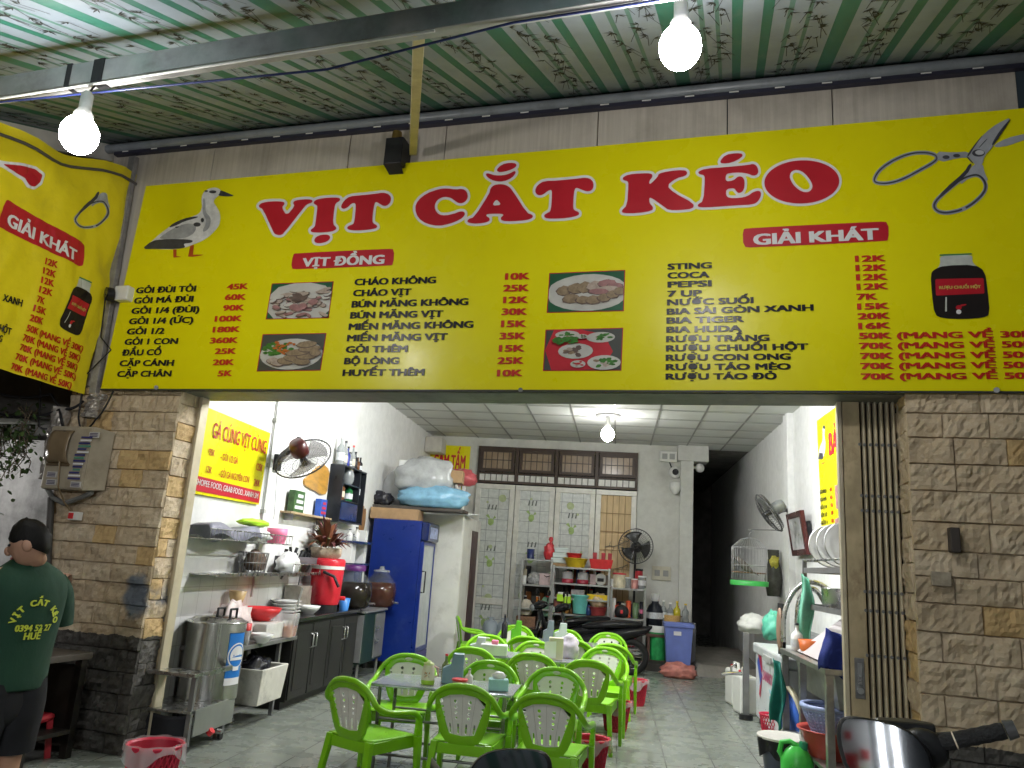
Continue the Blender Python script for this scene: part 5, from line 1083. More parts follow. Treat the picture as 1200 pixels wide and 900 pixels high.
# ---- big stainless pot on a wheeled stand
sx, ya_, yb_ = -3.33, hz(216, 886).y+.03, hz(262, 868).y+.02
px_, py_ = -3.56, hx(243, 780, -3.6).y
t = thing('pot_stand', 'low stainless wheeled stand under the big pot beside the gate', 'stand', (sx, ya_, 0)); L_ = yb_-ya_; zp = hx(240, 829, sx).z; zm_ = hx(232, 788, sx).z
for x, y in ((-.02, .0), (-.02, L_), (-.46, 0), (-.46, L_)):
    MB().box(x-.02, x+.02, y-.02, y+.02, .06, (zm_ if y == 0 else zp-.02)).build('leg', DSTEEL, t, .003); MB().cyl((x-.012, y, .035), (x+.012, y, .035), .035, n=14).build('wheel', BLK, t)
MB().box(-.5, .0, -.03, L_+.1, zp-.02, zp).build('shelf', STEEL, t, .004); MB().box(.002, .014, .03, L_+.12, zp-.2, zp+.006).build('side_panel', PM('dull steel panel', (.3, .31, .29), .4, .6, .1, 5), t, .003)
MB().box(-.46, .03, -.1, .12, zm_-.03, zm_).build('shelf', STEEL, t, .004); MB().box(.0, .035, .12, L_*.9, zm_-.04, zm_).build('rail', STEEL, t, .003)
MB().cyl((-.1, L_*.75, .1), (.06, L_*.75, .1), .02).build('gas_tap', STEEL, t); MB().cyl((.0, L_*.55, .1), (.03, L_*.55, .13), .03).build('valve_wheel', REDP, t)
mb = MB(); mb.grid(lambda i, j: (-.44+.4*i, -.03+.03*math.sin(i*7), .1+(zp-.14)*j), 12, 6); mb.build('dark_cloth', PM('black cloth', (.02, .02, .024), .9), t, solid=.006)
R_ = .255; zb = zp+.002; zt = hx(246, 728, px_).z
BRUSH = G('brushed stainless pot'); st = BRUSH.noise(1, 4, BRUSH.mapping((18, 18, .2))); BRUSH.bump(st, .03, .002); POT = BRUSH.done(BRUSH.mix(BRUSH.rng(st, .3, .7), (.5, .49, .47), (.62, .61, .58)), BRUSH.rng(st, .3, .7, .18, .3), 1)
t = thing('stock_pot', 'huge stainless stock pot with a blue label on the wheeled stand', 'pot', (px_, py_, zb)); h = zt-zb
MB().lathe([(R_, 0), (R_, h-.02), (R_+.012, h-.01), (R_+.01, h), (R_-.01, h)], 40, cap=False).build('body', POT, t); MB().lathe([(R_-.005, h-.004), (R_*.8, h+.03), (0, h+.05)], 36).build('lid', POT, t)
for s in (-1, 1):
    mb = MB(); mb.tube([(.06*s+.1, -.1+.0, h+.02), (.06*s+.1, -.1, h+.11), (.06*s+.1, .02, h+.11), (.06*s+.1, .02, h+.02)], .012, 6); mb.build('handle', BLK, t)
lb = MB(); za, zb_l = h*.28, h*.86
def cyl_patch(mb, a0, a1, z0, z1, rr, mi=0, n=14): mb.grid(lambda i, j: (rr*math.cos(a0+(a1-a0)*i), rr*math.sin(a0+(a1-a0)*i), z0+(z1-z0)*j), n, 1, True, mi)
cyl_patch(lb, -.62, .12, za, zb_l, R_+.003, 0); cyl_patch(lb, -.62, .12, za-.06, za, R_+.003, 1)
for k in range(26): # ring emblem on the label
    a0 = 6.283*k/26; a1 = 6.283*(k+1)/26; cz = (za+zb_l)/2; ca_ = -.2
    f = lambda a, rr: ((R_+.006)*math.cos(ca_+rr*math.cos(a)/R_), (R_+.006)*math.sin(ca_+rr*math.cos(a)/R_), cz+rr*math.sin(a)); lb.add([f(a0, .095), f(a1, .095), f(a1, .107), f(a0, .107)], [(0, 1, 2, 3)], True, 1)
    if a0 < math.pi: lb.add([f(a0, 0), f(a0, .08), f(a1, .08)], [(0, 1, 2)], True, 1)
cyl_patch(lb, -.5, .1, (za+zb_l)/2-.04, (za+zb_l)/2-.015, R_+.007, 1); cyl_patch(lb, -.35, -.05, za+.06, za+.09, R_+.007, 1)
lb.build('label', [PM('blue pot label', (.02, .17, .55), .35, 0, .08, 6), WPR], t)
# ---- blue fridge
FB = PM('blue fridge enamel', (.006, .024, .19), .3, .1, .12, 4, dirt=((.06, .09, .25), .4, 3)); fx1 = XL+.98
yf = hx(437, 640, XL+.15).y; p = hy(497, 640, yf); zt = hy(470, 609, yf).z; fx1 = p.x
y_b = yf+.75
t = thing('display_fridge', 'tall blue glass door display fridge seen from its blue side', 'fridge', (fx1, yf, 0)); W_ = fx1-XL-.12
mb = MB(); mb.box(-W_, -.06, 0, .75, .12, zt); mb.build('cabinet', FB, t, .015)
mb = MB(); mb.box(-.06, .05, .0, .75, zt-.3, zt-.01); mb.build('lit_header', PM('dark blue header', (.01, .02, .09), .2, 0, .3, 6), t, .03); mb = MB(); mb.box(.051, .053, .12, .6, zt-.25, zt-.08); mb.build('header_print', PM('header print', (.25, .3, .5), .3, 0, .6, 14), t)
d = MB(); d.box(-.058, 0, .0, .04, .28, zt-.31); d.box(-.058, 0, .71, .75, .28, zt-.31); d.box(-.058, 0, .04, .71, .28, .34); d.box(-.058, 0, .04, .71, zt-.36, zt-.31); do = d.build('door', FB, t, .005)
MB().box(-.05, -.012, .04, .71, .34, zt-.36).build('pane', PM('misted fridge glass', (.42, .45, .46), .18, 0, .15, 3), do); MB().tube([(0, .03, zt*.52), (.05, .03, zt*.52), (.05, .03, zt*.66), (0, .03, zt*.66)], .012, 6).build('handle', BLK, do)
mb = MB(); mb.box(-.058, 0, 0, .75, .1, .27); [mb.box(0, .012, .04, .71, .13+.04*k, .15+.04*k) for k in range(3)]; mb.build('grille', PM('blue violet grille', (.06, .06, .22), .4), t)
for x in (-W_+.06, -.1):
    for y in (.06, .69): MB().cyl((x, y, 0), (x, y, .12), .03, n=8).build('foot', BLK, t)
# ---- white wardrobe cupboard beside it
yw = y_b+.12; pw_ = hy(541, 640, yw); wx1 = pw_.x; wt = hy(540, 604, yw).z
wy1 = hx(562, 640, wx1).y
WC = PM('dingy white painted board', (.68, .67, .62), .5, 0, .08, 3, dirt=((.36, .34, .29), .55, 2.5))
t = thing('white_wardrobe', 'tall dingy white cupboard with one dark door panel beside the blue fridge', 'wardrobe', (wx1, yw, 0)); W_ = wx1-XL-.06; Dw = wy1-yw
mb = MB(); mb.box(-W_, 0, 0, Dw, 0, wt); mb.build('carcass', WC, t, .012); mb = MB(); mb.box(0, .012, .02, Dw*.42, .08, wt-.05); mb.build('door', WC, t, .006); mb = MB(); mb.box(.0, .014, Dw*.5, Dw*.82, .15, wt-.2); mb.build('door', PM('dark brown door panel', (.05, .015, .015), .4), t, .004)
# clutter on top of fridge and wardrobe
def cyl_roll(p0, p1, r, mat, label, cat, name): o = MB().cyl((0, 0, 0), Vector(p1)-Vector(p0), r, n=16).build(name, mat, None, .01, loc=tuple(p0)); return tag(o, label, cat)
zt_ = zt+.002
def boxthing(name, label, cat, loc, size, mat, rz=0, bev=.008, grp=None):
    o = MB().box(-size[0]/2, size[0]/2, -size[1]/2, size[1]/2, 0, size[2]).build(name, mat, None, bev, loc=tuple(loc), rz=rz); return tag(o, label, cat, grp)
bx = fx1-.5
boxthing('cardboard_box', 'flat brown cardboard box lying on the blue fridge', 'box', (bx-.05, yf+.3, zt_), (.75, .45, .17), CARD, .05)
boxthing('dark_tray', 'wide dark flattened tray spread above the fridge and wardrobe', 'tray', (bx+.25, yf+.5, zt_+.175), (1.5, .5, .05), PM('dark stained board', (.07, .06, .05), .7), .02)
lump('black_bag', 'small crumpled black bag at the left end above the blue fridge', 'bag', (bx-.4, yf+.45, zt_+.23), (.22, .2, .12), PM('black bag film', (.02, .02, .025), .25), 31, .4, 3)
BLUEB = PM('pale blue plastic wrap', (.2, .4, .55), .22, 0, .25, 6, .6, 14)
zz = zt_+.23
lump('blue_bundle', 'long pale blue plastic wrapped bundle lying on the dark tray', 'bundle', (bx+.5, yf+.4, zz), (.6, .26, .2), BLUEB, 41, .25, 2.5)
lump('grey_bag', 'big shiny grey plastic bag piled above the blue bundle', 'bag', (bx+.3, yf+.55, zz+.22), (.5, .32, .34), PM('silvery plastic bag', (.4, .41, .41), .22, 0, .2, 6, .8, 10), 44, .3, 2.2)
o = MB().ell((0, 0, .3), (.26, .06, .32), 22, 14).build('round_tray', PM('translucent grey tray', (.42, .42, .42), .35), None, loc=(bx-.2, yf+.7, zz)); tag(o, 'round grey tray standing against the wall behind the grey bag', 'tray')
boxthing('foam_carton', 'long white foam carton on top of the grey bag', 'box', (bx+.2, yf+.6, zz+.52), (.66, .4, .22), PM('white foam', (.68, .68, .66), .7, 0, .05, 6, .15, 40), -.06, .015)
boxthing('cardboard_box', 'small brown carton between the foam carton and the white frames', 'box', (bx+.72, yf+.62, zz+.42), (.35, .3, .2), CARD, .1)
ww = wt+.002
def yel_sign(name, label, c, txt, px0, px1, yy, e, cat='sign'):
    t = thing(name, label, cat, tuple(c)); return t
# red bags, frames and letter sign on the wardrobe
yy = yw+Dw*.55
p0, p1 = hy(523, 556, yy), hy(558, 560, yy)
lump('red_bundle', 'pink red plastic wrapped bundle behind the foam carton', 'bundle', ((p0.x+p1.x)/2, yy, hy(540, 568, yy).z-.02), ((p1.x-p0.x)*.55, .2, .17), PM('pinkish red wrap', (.5, .1, .11), .3, 0, .2, 8, .5, 20), 51, .2, 3)
q0, q1 = hy(523, 600, yy-.1), hy(548, 553, yy-.1)
for k, (x0, x1, y) in enumerate(((527, 537, yy-.15), (533, 547, yy-.05))):
    a_, b_ = hy(x0, 604, y), hy(x1, 556 if k == 0 else 550, y); mb = MB(); w_, h_ = b_.x-a_.x, b_.z-ww; fr(mb, 0, w_, 0, h_, .06, 0, .04); o = mb.build('picture_frame', WHT, None, .004, loc=(a_.x, y, ww)); tag(o, ('narrow white frame leaning on the wardrobe, nearer one' if k == 0 else 'taller white frame leaning on the wardrobe in front of the yellow letter sign'), 'frame')
a_, b_ = hy(531, 588, yy+.05), hy(543, 566, yy+.05); t = thing('letter_sign', 'small yellow sign with a red letter behind the white frames', 'sign', (a_.x, yy+.05, ww)); hS = b_.z-ww; mb = MB(); mb.box(-.08, b_.x-a_.x, 0, .02, 0, hS); mb.build('panel', YEL, t); mb = MB(); put_text(mb, 'K', (.0, -.003, hS*.25), (.15, -.003, hS*.25), (0, 0, .22), .03); mb.build('sign_text', RED, t)
for k in range(4): boxthing('paper_sheet', 'loose white paper sheets at the wardrobe edge, %s sheet' % ('lowest', 'second', 'third', 'top')[k], 'paper', (wx1-.12+.03*k, yw+.15+.05*k, ww+.012*k), (.42, .3, .01), PM('paper', (.68, .68, .66), .8), .2*k-.2, .001, 'white papers on the wardrobe')
# CƠM TẤM sign on the back wall corner
a_, b_ = hy(503, 547, YB-.06), hy(551.5, 523, YB-.06); t = thing('rice_sign', 'yellow rice dish sign with red letters in the far left corner', 'sign', (a_.x, YB-.06, a_.z)); W_, h_ = b_.x-a_.x, b_.z-a_.z; mb = MB(); mb.box(0, W_, 0, .03, -.25, h_); mb.build('panel', YEL, t)
mb = MB(); put_text(mb, 'CƠM TẤM', (.08, -.004, -.02), (W_-.08, -.004, -.02), (0, 0, h_*.62), .03); mb.build('sign_text', RED, t)
a_ = hx(505, 512, XL+.2); boxthing('junction_box', 'pale junction box in the far left ceiling corner', 'box', (XL+.18, YB-.4, ZC-.42), (.35, .4, .3), PM('pale beige box', (.5, .48, .42), .6), 0, .02)
# ================================================================== INTERIOR LAMPS
def tube_lamp(c, ax, L_, power, label, drop=.0):
    c = Vector(c); ax = Vector(ax).normalized(); t = thing('tube_lamp', label, 'lamp', tuple(c))
    sd = ax.cross(Vector((0, 0, 1))).normalized()
    MB().bar(-ax*(L_/2+.03)+Vector((0, 0, .05)), ax*(L_/2+.03)+Vector((0, 0, .05)), .06, .045).build('batten', WHT, t, .004)
    MB().cyl(-ax*L_/2, ax*L_/2, .014, n=12, cap=False).build('tube', EM('assumed tube light', (.97, .985, 1), power/(math.pi*2*math.pi*.014*L_)), t)
    MB().cyl(-ax*(L_/2+.02), -ax*L_/2, .016).cyl(ax*L_/2, ax*(L_/2+.02), .016).build('end_cap', WHT, t)
    return t
cb = hz(712, 509, ZC-.32)
bulb(tuple(cb), (cb.x, cb.y, ZC-.02), P_IN, 'bare glowing bulb hanging from the tiled ceiling inside the shop', .105, None, (1, .99, .96))
o = MB().lathe([(0, -.03), (.2, -.025), (.21, -.005), (0, -.004)], 26).build('ceiling_rose', PM('dusty grey disc', (.2, .2, .19), .6), None, loc=(cb.x, cb.y, ZC)); tag(o, 'round grey ceiling disc above the inside bulb', 'ceiling rose')
tube_lamp((-1.6, 8.6, ZC-.1), (0, 1, 0), 1.2, P_ASSUMED_TUBE_IN, 'assumed lit fluorescent tube on the shop ceiling, left one behind the lintel')  # assumed tube, hidden by the lintel, added to light the room
tube_lamp((1.0, 8.6, ZC-.1), (0, 1, 0), 1.2, P_ASSUMED_TUBE_IN, 'assumed lit fluorescent tube on the shop ceiling, right one behind the lintel')  # second assumed tube, likewise unseen and added for the room light
# assumed street tubes, out of view, added for their light and hung under the awning behind the photographer
for k, du in enumerate((2.4, 3.1)):
    c = aw(du+.4, -7.4, -.12); tube_lamp(c, FN, 1.2, P_ASSUMED_TUBE_ST, ('assumed lit fluorescent tube under the low end of the awning, left one', 'assumed lit fluorescent tube under the low end of the awning, right one')[k])
# ================================================================== BACK WALL GOODS
YS = 14.75
def ay(px, py, y=YS): return hy(px, py, y)
ST2 = PM('grey shelf steel', (.38, .38, .37), .35, .6, .15, 8, dirt=((.2, .18, .15), .5, 6))
def shelf_rack(name, label, x0, x1, zs, y0=YS, d=.42, mat=ST2):
    t = thing(name, label, 'shelf', (x0, y0, 0)); W_ = x1-x0
    for z in zs: MB().box(0, W_, 0, d, z-.03, z).build('shelf_board', mat, t, .003)
    for x in (.0, W_):
        for y in (0, d): MB().box(x-.018, x+.018, y-.018, y+.018, 0, zs[-1]+.02).build('post', mat, t)
    MB().box(.02, W_-.02, d-.012, d-.004, .26, zs[-2]).build('back_panel', PM('rack shade board', (.06, .055, .05), .8, 0, .5, 6), t)  # added board, dark colour imitates the shade deep inside the rack
    return t
a0, a1, a2, a3 = ay(610, 700).x, ay(648, 700).x, ay(715, 700).x, ay(756, 700).x
zA = [.25, ay(625, 741).z, ay(625, 713).z, ay(625, 685).z, ay(625, 655).z]
zB = [.25, ay(690, 720).z, ay(690, 704).z, ay(690, 685).z, ay(690, 667).z]
zB = [.25, ay(690, 721).z, ay(660, 700).z, ay(690, 685).z, ay(690, 666).z]
zC = [.3, ay(740, 725).z, ay(740, 690).z]
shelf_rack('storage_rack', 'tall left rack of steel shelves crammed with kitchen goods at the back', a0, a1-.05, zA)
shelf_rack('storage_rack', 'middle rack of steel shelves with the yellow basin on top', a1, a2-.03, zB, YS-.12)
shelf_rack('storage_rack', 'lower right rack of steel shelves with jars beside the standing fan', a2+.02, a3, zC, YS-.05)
def on(px, z, y=YS+.18): 
    p = ay(px, 700, y); return Vector((p.x, y, z+.002))
def can(px, z, r, h, mat, label, cat, name, lid=None, y=YS+.18, tp=1.0, lab=None):
    t = thing(name, label, cat, tuple(on(px, z, y))); MB().lathe([(r*tp, 0), (r, h*.97), (r*.96, h*.97), (r*tp*.95, .02), (0, .02)], 20).build('body', mat, t)
    if lid: MB().lathe([(r*1.05, h*.95), (r*1.05, h*1.06), (0, h*1.07)], 18).build('lid', lid, t)
    if lab: MB().lathe([(r*1.01*(1+tp)/2, h*.3), (r*1.01*(1+tp)/2, h*.7)], 18, cap=False).build('label', lab, t)
    return t
YM = YS+.08; YC = YS+.14
zt = zA[4]
_pre = set(o for o in COL.objects)
can(619, zt, .12, .3, PM('navy enamel', (.015, .03, .12), .3), 'navy blue pot standing on top of the left storage rack', 'pot', 'enamel_pot')
lump('red_bag', 'twisted red plastic bag with a knotted neck on top of the left storage rack', 'bag', on(641, zt), (.16, .12, .28), PM('red plastic bag', (.55, .04, .05), .3, 0, .2, 9, .5, 20), 61, .35, 3)
o = MB().lathe([(.06, 0), (.03, .08), (.08, .17), (.05, .24), (0, .25)], 10).build('bag_knot', PM('red plastic bag'), None, loc=tuple(on(643, zt)+Vector((0, 0, .46)))); o.parent = bpy.data.objects['red_bag']; o.location = (.03, 0, .44)
for k in range(3): boxthing('tissue_pack', ('white and teal striped tissue pack, lowest of the tilted pile', 'white and teal striped tissue pack in the middle of the tilted pile', 'white and teal striped tissue pack on top of the tilted pile')[k], 'pack', on(653+k*1.2, zB[4]+.06+k*.095), (.5-.04*k, .24, .15), PM('teal striped pack', (.6, .68, .66), .5, 0, .35, 5, stretch=(.2, .2, 14)), 0, .02, 'tissue packs on the racks')
boxthing('pack_support', 'low pale box under the tilted tissue packs', 'box', on(654, zB[4]), (.45, .3, .09), CARD)
def basin(c, r, h, mat, label): o = MB().lathe([(r*.68, 0), (r*.7, .01), (r*.95, h*.9), (r*1.06, h), (r*1.06, h*.93), (r*.97, h*.93), (r*.93, h*.85), (r*.66, .025), (0, .02)], 28).build('basin', mat, None, loc=tuple(c)); return tag(o, label, 'basin')
q = on(673, zB[4], YM); basin(q, .38, .27, YELP, 'wide yellow plastic basin on top of the middle storage rack'); basin(q+Vector((-.03, 0, .07)), .24, .3, REDP, 'smaller red plastic basin standing inside the yellow basin')
t = thing('red_crate', 'red perforated plastic basket with upright handles on the middle storage rack', 'basket', tuple(on(703, zB[4], YM))); mb = MB(); mb.add([(-.3, -.16, 0), (.3, -.16, 0), (.3, .16, 0), (-.3, .16, 0), (-.36, -.2, .28), (.36, -.2, .28), (.36, .2, .28), (-.36, .2, .28)], [(0, 3, 2, 1), (0, 1, 5, 4), (1, 2, 6, 5), (2, 3, 7, 6), (3, 0, 4, 7)]); mb.build('body', REDP, t, .01, solid=.01)
mb = MB()
for x in (-.26, .0, .2): mb.box(x, x+.12, -.15, .15, .2, .47)
mb.build('stacked_handles', PM('dark red plastic', (.35, .02, .03), .4), t, .01)
# left rack shelves
boxthing('pink_carton', 'pale pink gift carton with a dark handle on the second shelf of the left rack', 'box', on(640, zA[3]), (.46, .25, .34), PM('pale pink card', (.55, .42, .42), .6), 0, .006)
mb = MB(); mb.tube([(-.09, -.135, .28), (0, -.14, .24), (.09, -.135, .28)], .012, 6); h_ = mb.build('carton_handle', BLK, bpy.data.objects['pink_carton'])
can(613, zA[3], .07, .25, WHT, 'white paper roll at the left end of the left rack', 'roll', 'paper_roll')
lump('utensil_bag', 'clear bag of chopsticks on the second shelf of the left rack', 'bag', on(625, zA[3]), (.2, .12, .2), PM('grey translucent bag', (.32, .32, .32), .25, 0, .4, 12, .8, 20), 63, .4, 4)
lump('green_bag', 'faded green plastic bag of goods on the middle shelf of the left rack', 'bag', on(642, zA[2]-.15), (.28, .16, .32), PM('faded green bag', (.16, .3, .2), .35, 0, .2, 8, .5, 18), 64, .3, 3)
can(630, zA[2], .05, .3, PM('orange bottle', (.45, .16, .02), .4, 0, .3, 12), 'orange sauce bottle on the middle shelf of the left rack', 'bottle', 'sauce_bottle', PM('orange cap', (.5, .1, .02), .4))
lump('rice_bag', 'rounded white rice bag with a dark band on the left rack', 'bag', on(617, zA[2]-.14), (.22, .15, .26), PM('patchy rice bag', (.5, .46, .38), .6, 0, .4, 6), 66, .2, 3)
o = boxthing('wicker_box', 'brown wicker box on the lower shelf of the left rack', 'box', on(618, zA[1]), (.6, .3, .42), PM('brown wicker', (.24, .13, .08), .8, 0, .35, 30, .5, 50), 0, .01)
boxthing('rice_cooker', 'dark grey cooker on the lower shelf of the left rack', 'appliance', on(638, zA[1]), (.42, .3, .32), PM('dark grey appliance', (.05, .05, .055), .3), 0, .05)
for k, px in enumerate((612, 617, 622)): 
    t = can(px, .25, .06, .6, DSTEEL, 'steel flask %s on the bottom shelf of the left rack' % ('leftmost of three', 'in the middle of three', 'rightmost of three')[k], 'flask', 'steel_flask', tp=.9)
boxthing('grey_tub', 'grey plastic tub on the bottom shelf of the left rack', 'tub', on(640, .25), (.5, .3, .35), PM('grey tub', (.3, .32, .35), .4), 0, .03)
# middle rack
for k, px in enumerate((664, 682)):
    t = thing('clear_canister', ('clear canister with a red base on the upper middle shelf, left one', 'clear canister with a red base on the upper middle shelf, right one')[k], 'container', tuple(on(px, zB[3], YM)), 0, 'clear canisters with red bases'); MB().lathe([(.17, 0), (.19, .12), (0, .12)], 18).build('base', PM('wine red plastic', (.28, .02, .04), .35), t); MB().lathe([(.18, .12), (.17, .3), (.08, .36)], 18, cap=False).build('dome', FILM, t)
boxthing('pink_packet', 'pinkish grey packet beside the clear canisters', 'packet', on(694, zB[3], YM), (.18, .2, .3), PM('pinkish grey', (.38, .28, .28), .6))
t = thing('tissue_holder', 'round pale grey tissue holder with a dark slot on the middle rack', 'holder', tuple(on(703, zB[3], YM))); MB().cyl((0, -.1, .17), (0, .1, .17), .17, n=22).build('body', PM('pale grey plastic', (.45, .44, .42), .4), t, .01); MB().box(-.1, .1, -.106, -.1, .1, .2).build('slot', BLK, t)
boxthing('dark_carton', 'dark brown carton at the right end of the upper middle shelf', 'box', on(712, zB[3], YM), (.15, .22, .3), PM('dark brown card', (.12, .09, .07), .7))
for k, px in enumerate((657, 665)):
    t = thing('lime_box', ('lime green plastic caddy with white lid, left one on the middle rack', 'lime green plastic caddy with white lid, right one on the middle rack')[k], 'caddy', tuple(on(px, zB[2]-.07-.03*k, YM-.18))); MB().box(-.11, .11, -.09, .09, 0, .2).build('body', LIME, t, .012); MB().box(-.09, .09, -.07, .07, .2, .26).build('lid', WHT, t, .02)
boxthing('clear_crate', 'clear crate of small parts on the middle rack behind the turquoise bucket', 'crate', on(677, zB[2], YM), (.4, .3, .24), PM('smoky clear crate', (.33, .3, .3), .3, 0, .4, 9), 0, .01)
q = on(701, zB[2]-.05, YM-.05); o = MB(); o.add([(-.3, -.14, 0), (.3, -.14, 0), (.3, .14, 0), (-.3, .14, 0), (-.34, -.17, .22), (.34, -.17, .22), (.34, .17, .22), (-.34, .17, .22)], [(0, 3, 2, 1), (0, 1, 5, 4), (1, 2, 6, 5), (2, 3, 7, 6), (3, 0, 4, 7)]); tag(o.build('yellow_tray', YELP, None, .01, solid=.012, loc=tuple(q)), 'deep yellow plastic tray on the right of the middle rack', 'tray')
q = on(701, zB[1], YM-.05); basin(q, .3, .25, PM('faded red plastic', (.4, .06, .06), .45), 'faded red basin on the lower shelf of the middle rack'); lump('food_bag', 'white and brown food bags heaped in the faded red basin', 'bag', q+Vector((0, 0, .15)), (.24, .2, .22), PM('mixed bag film', (.5, .38, .24), .4, 0, .5, 7, .4, 12), 71, .4, 3)
t = thing('turquoise_bucket', 'turquoise plastic bucket on the lower shelf of the middle rack', 'bucket', tuple(on(680, zB[1]+.02, YM-.12))); MB().lathe([(.2, 0), (.25, .48), (.27, .5), (.27, .53), (.24, .53), (.19, .02), (0, .02)], 26).build('body', CYAN, t); mb = MB(); mb.tube([(.27*math.cos(a*.2618), -.05-.12*math.sin(a*.2618), .5-.12*math.sin(a*.2618)) for a in range(13)], .008, 6); mb.build('handle', STEEL, t)
lump('red_packet', 'dull red food packet hanging left of the turquoise bucket', 'packet', on(654, zB[1], YM-.1), (.13, .08, .3), PM('dull red packet', (.28, .1, .08), .5, 0, .4, 12), 73, .3, 3)
lump('dark_bag', 'dark blue bag at the foot of the turquoise bucket', 'bag', on(690, zB[1], YM-.1), (.1, .1, .16), PM('navy bag', (.02, .05, .16), .3), 74, .3, 3)
for k in range(3): can(660+k*5, zB[1]+.0, .05, .28+.05*k, (PM('brown spice jar', (.22, .1, .03), .3), PM('amber spice jar', (.35, .16, .03), .3), BRNB)[k], 'brown spice jar on the lower middle shelf, %s' % ('left one', 'middle one', 'right one')[k], 'jar', 'spice_jar', YELP, YM)
# right rack
zc = zC[2]
t = can(725, zc, .2, .4, PM('clear jar of crackers', (.55, .5, .36), .2, 0, .3, 8), 'wide clear jar with a red lid on the right rack', 'jar', 'food_jar', PM('red jar lid', (.5, .03, .05), .4), YC)
can(716, zc, .1, .25, PM('white disc', (.6, .62, .62), .3), 'small white tub at the left of the right rack', 'tub', 'white_tub', y=YC)
can(735, zc, .1, .3, CLEARB, 'clear glass jar without label on the right rack', 'jar', 'food_jar', WHT, YC)
can(743, zc, .1, .27, PM('pink jar', (.5, .22, .2), .3), 'pink filled jar with a white lid on the right rack', 'jar', 'food_jar', WHT, YC)
can(752, zc, .12, .36, CLEARB, 'clear jar with a white label at the right end of the right rack', 'jar', 'food_jar', WHT, YC, lab=WPR)
can(748, zc, .12, .55, PM('dark red thermos', (.35, .03, .04), .35), 'dark red thermos behind the jars on the right rack', 'thermos', 'thermos', BLK, YC+.2)
zc = zC[1]
for k, (px, r, h, m_, l) in enumerate(((719, .08, .55, WHT, 'white squeeze bottle at the left of the lower right shelf'), (724, .09, .35, PM('orange red plastic', (.55, .08, .03), .35), 'orange red plastic funnel jar on the lower right shelf'), (731, .07, .42, GREYP, 'grey bottle on the lower right shelf'), (737, .08, .5, PM('orange red plastic'), 'tall orange red bottle on the lower right shelf'), (745, .1, .45, PM('greenish bottle', (.12, .2, .1), .2), 'greenish bottle on the lower right shelf'), (752, .06, .5, DARKB, 'dark bottle with a pink label on the lower right shelf'))):
    can(px, zc, r, h, m_, l, 'bottle', 'plastic_bottle', None, YC, .8, PINKP if k == 5 else None)
q = on(729, zc, YC-.15); t = thing('helmet', 'black motorcycle helmet on the lower right shelf', 'helmet', tuple(q)); MB().ell((0, 0, .1), (.13, .12, .13), 20, 14, flat=-.7).build('shell', BLK, t); MB().box(-.02, .02, -.124, -.11, .08, .14).build('sticker', REDP, t)
lump('red_bag', 'dark red bag on the bottom shelf of the right rack', 'bag', on(735, .32, YC-.1), (.3, .15, .25), PM('dark red bag', (.35, .02, .05), .35), 77, .3, 3)
rc = random.Random(21); _mm = [DARKB, BRNB, GREYP, PM('dull red tin', (.25, .04, .03), .45), PM('dull blue tin', (.04, .08, .2), .45), PM('cream tin', (.45, .4, .3), .5), BLK, CARD]
for zs_, x0_, x1_, nm_ in ((zA[1:4], 612, 646, 'left'), (zB[1:4], 652, 712, 'middle'), (zC[1:2], 720, 754, 'right')):
    for z_ in zs_:
        for k in range(6 if nm_ != 'middle' else 9):
            px = rc.uniform(x0_, x1_); can(px, z_, rc.uniform(.05, .1), rc.uniform(.25, .5), rc.choice(_mm), 'small dull jar or tin crowded at the back of the %s storage rack' % nm_, 'jar', 'storage_jar', rc.choice((None, BLK, REDP)), YS+.33)['group'] = 'jars crowded at the back of the %s rack' % nm_
for o in list(COL.objects):
    if o not in _pre and o.parent is None and o.name.split('.')[0] not in ('helmet',): o.scale = (.6, .6, .62)
# standing fan
q = hy(745, 640, YB-.45); t = thing('pedestal_fan', 'black pedestal fan with a round wire cage in front of the beige window', 'fan', (q.x, q.y, 0)); fan_head(t, .32, (-.15, -1, .1), FANBLK, PM('dark fan blade', (.03, .03, .03), .3), (0, 0, q.z))
mb = MB(); mb.cyl((0, .15, .05), (0, .15, q.z-.05), .022); mb.build('pole', FANBLK, t); MB().lathe([(.22, 0), (.22, .04), (.04, .07)], 24, (0, .15, 0)).build('base', FANBLK, t)
# wooden stand with black jar and wicker basket
zz = hy(785, 744, YB-.5).z; x0, x1 = hy(757, 745, YB-.5).x, hy(812, 745, YB-.5).x-.02
t = thing('wooden_stand', 'dark wooden stand with a shelf in the corner left of the corridor', 'stand', (x0, YB-.62, 0)); W_ = x1-x0; DW = PM('dark worn wood', (.11, .055, .04), .55, 0, .3, 6)
MB().box(0, W_, 0, .5, zz-.05, zz).build('top', DW, t, .005)
for x in (.02, W_-.06): MB().box(x, x+.05, .02, .48, 0, zz-.05).build('side_board', DW, t, .003)
zl_ = hy(780, 785, YB-.5).z; MB().box(.07, W_-.06, .02, .48, max(.1, zl_), max(.1, zl_)+.03).build('lower_board', DW, t)
def onb(px, z, y=YB-.38): p = hy(px, 740, y); return Vector((p.x, y, z+.002))
t = thing('water_jar', 'big black liquor jar with a pale label on the wooden stand', 'jar', tuple(onb(767, zz))); MB().lathe([(.24, 0), (.27, .05), (.27, .5), (.2, .62), (.12, .68), (.12, .74)], 26).build('body', PM('very dark glass', (.012, .014, .02), .12), t); MB().lathe([(.13, .72), (.14, .9), (0, .9)], 20).build('cap', FILM, t); MB().lathe([(.273, .33), (.273, .47)], 26, cap=False).build('label', PALE, t)
WICK = PM('tan wicker', (.45, .28, .1), .75, 0, .35, 40, .6, 60)
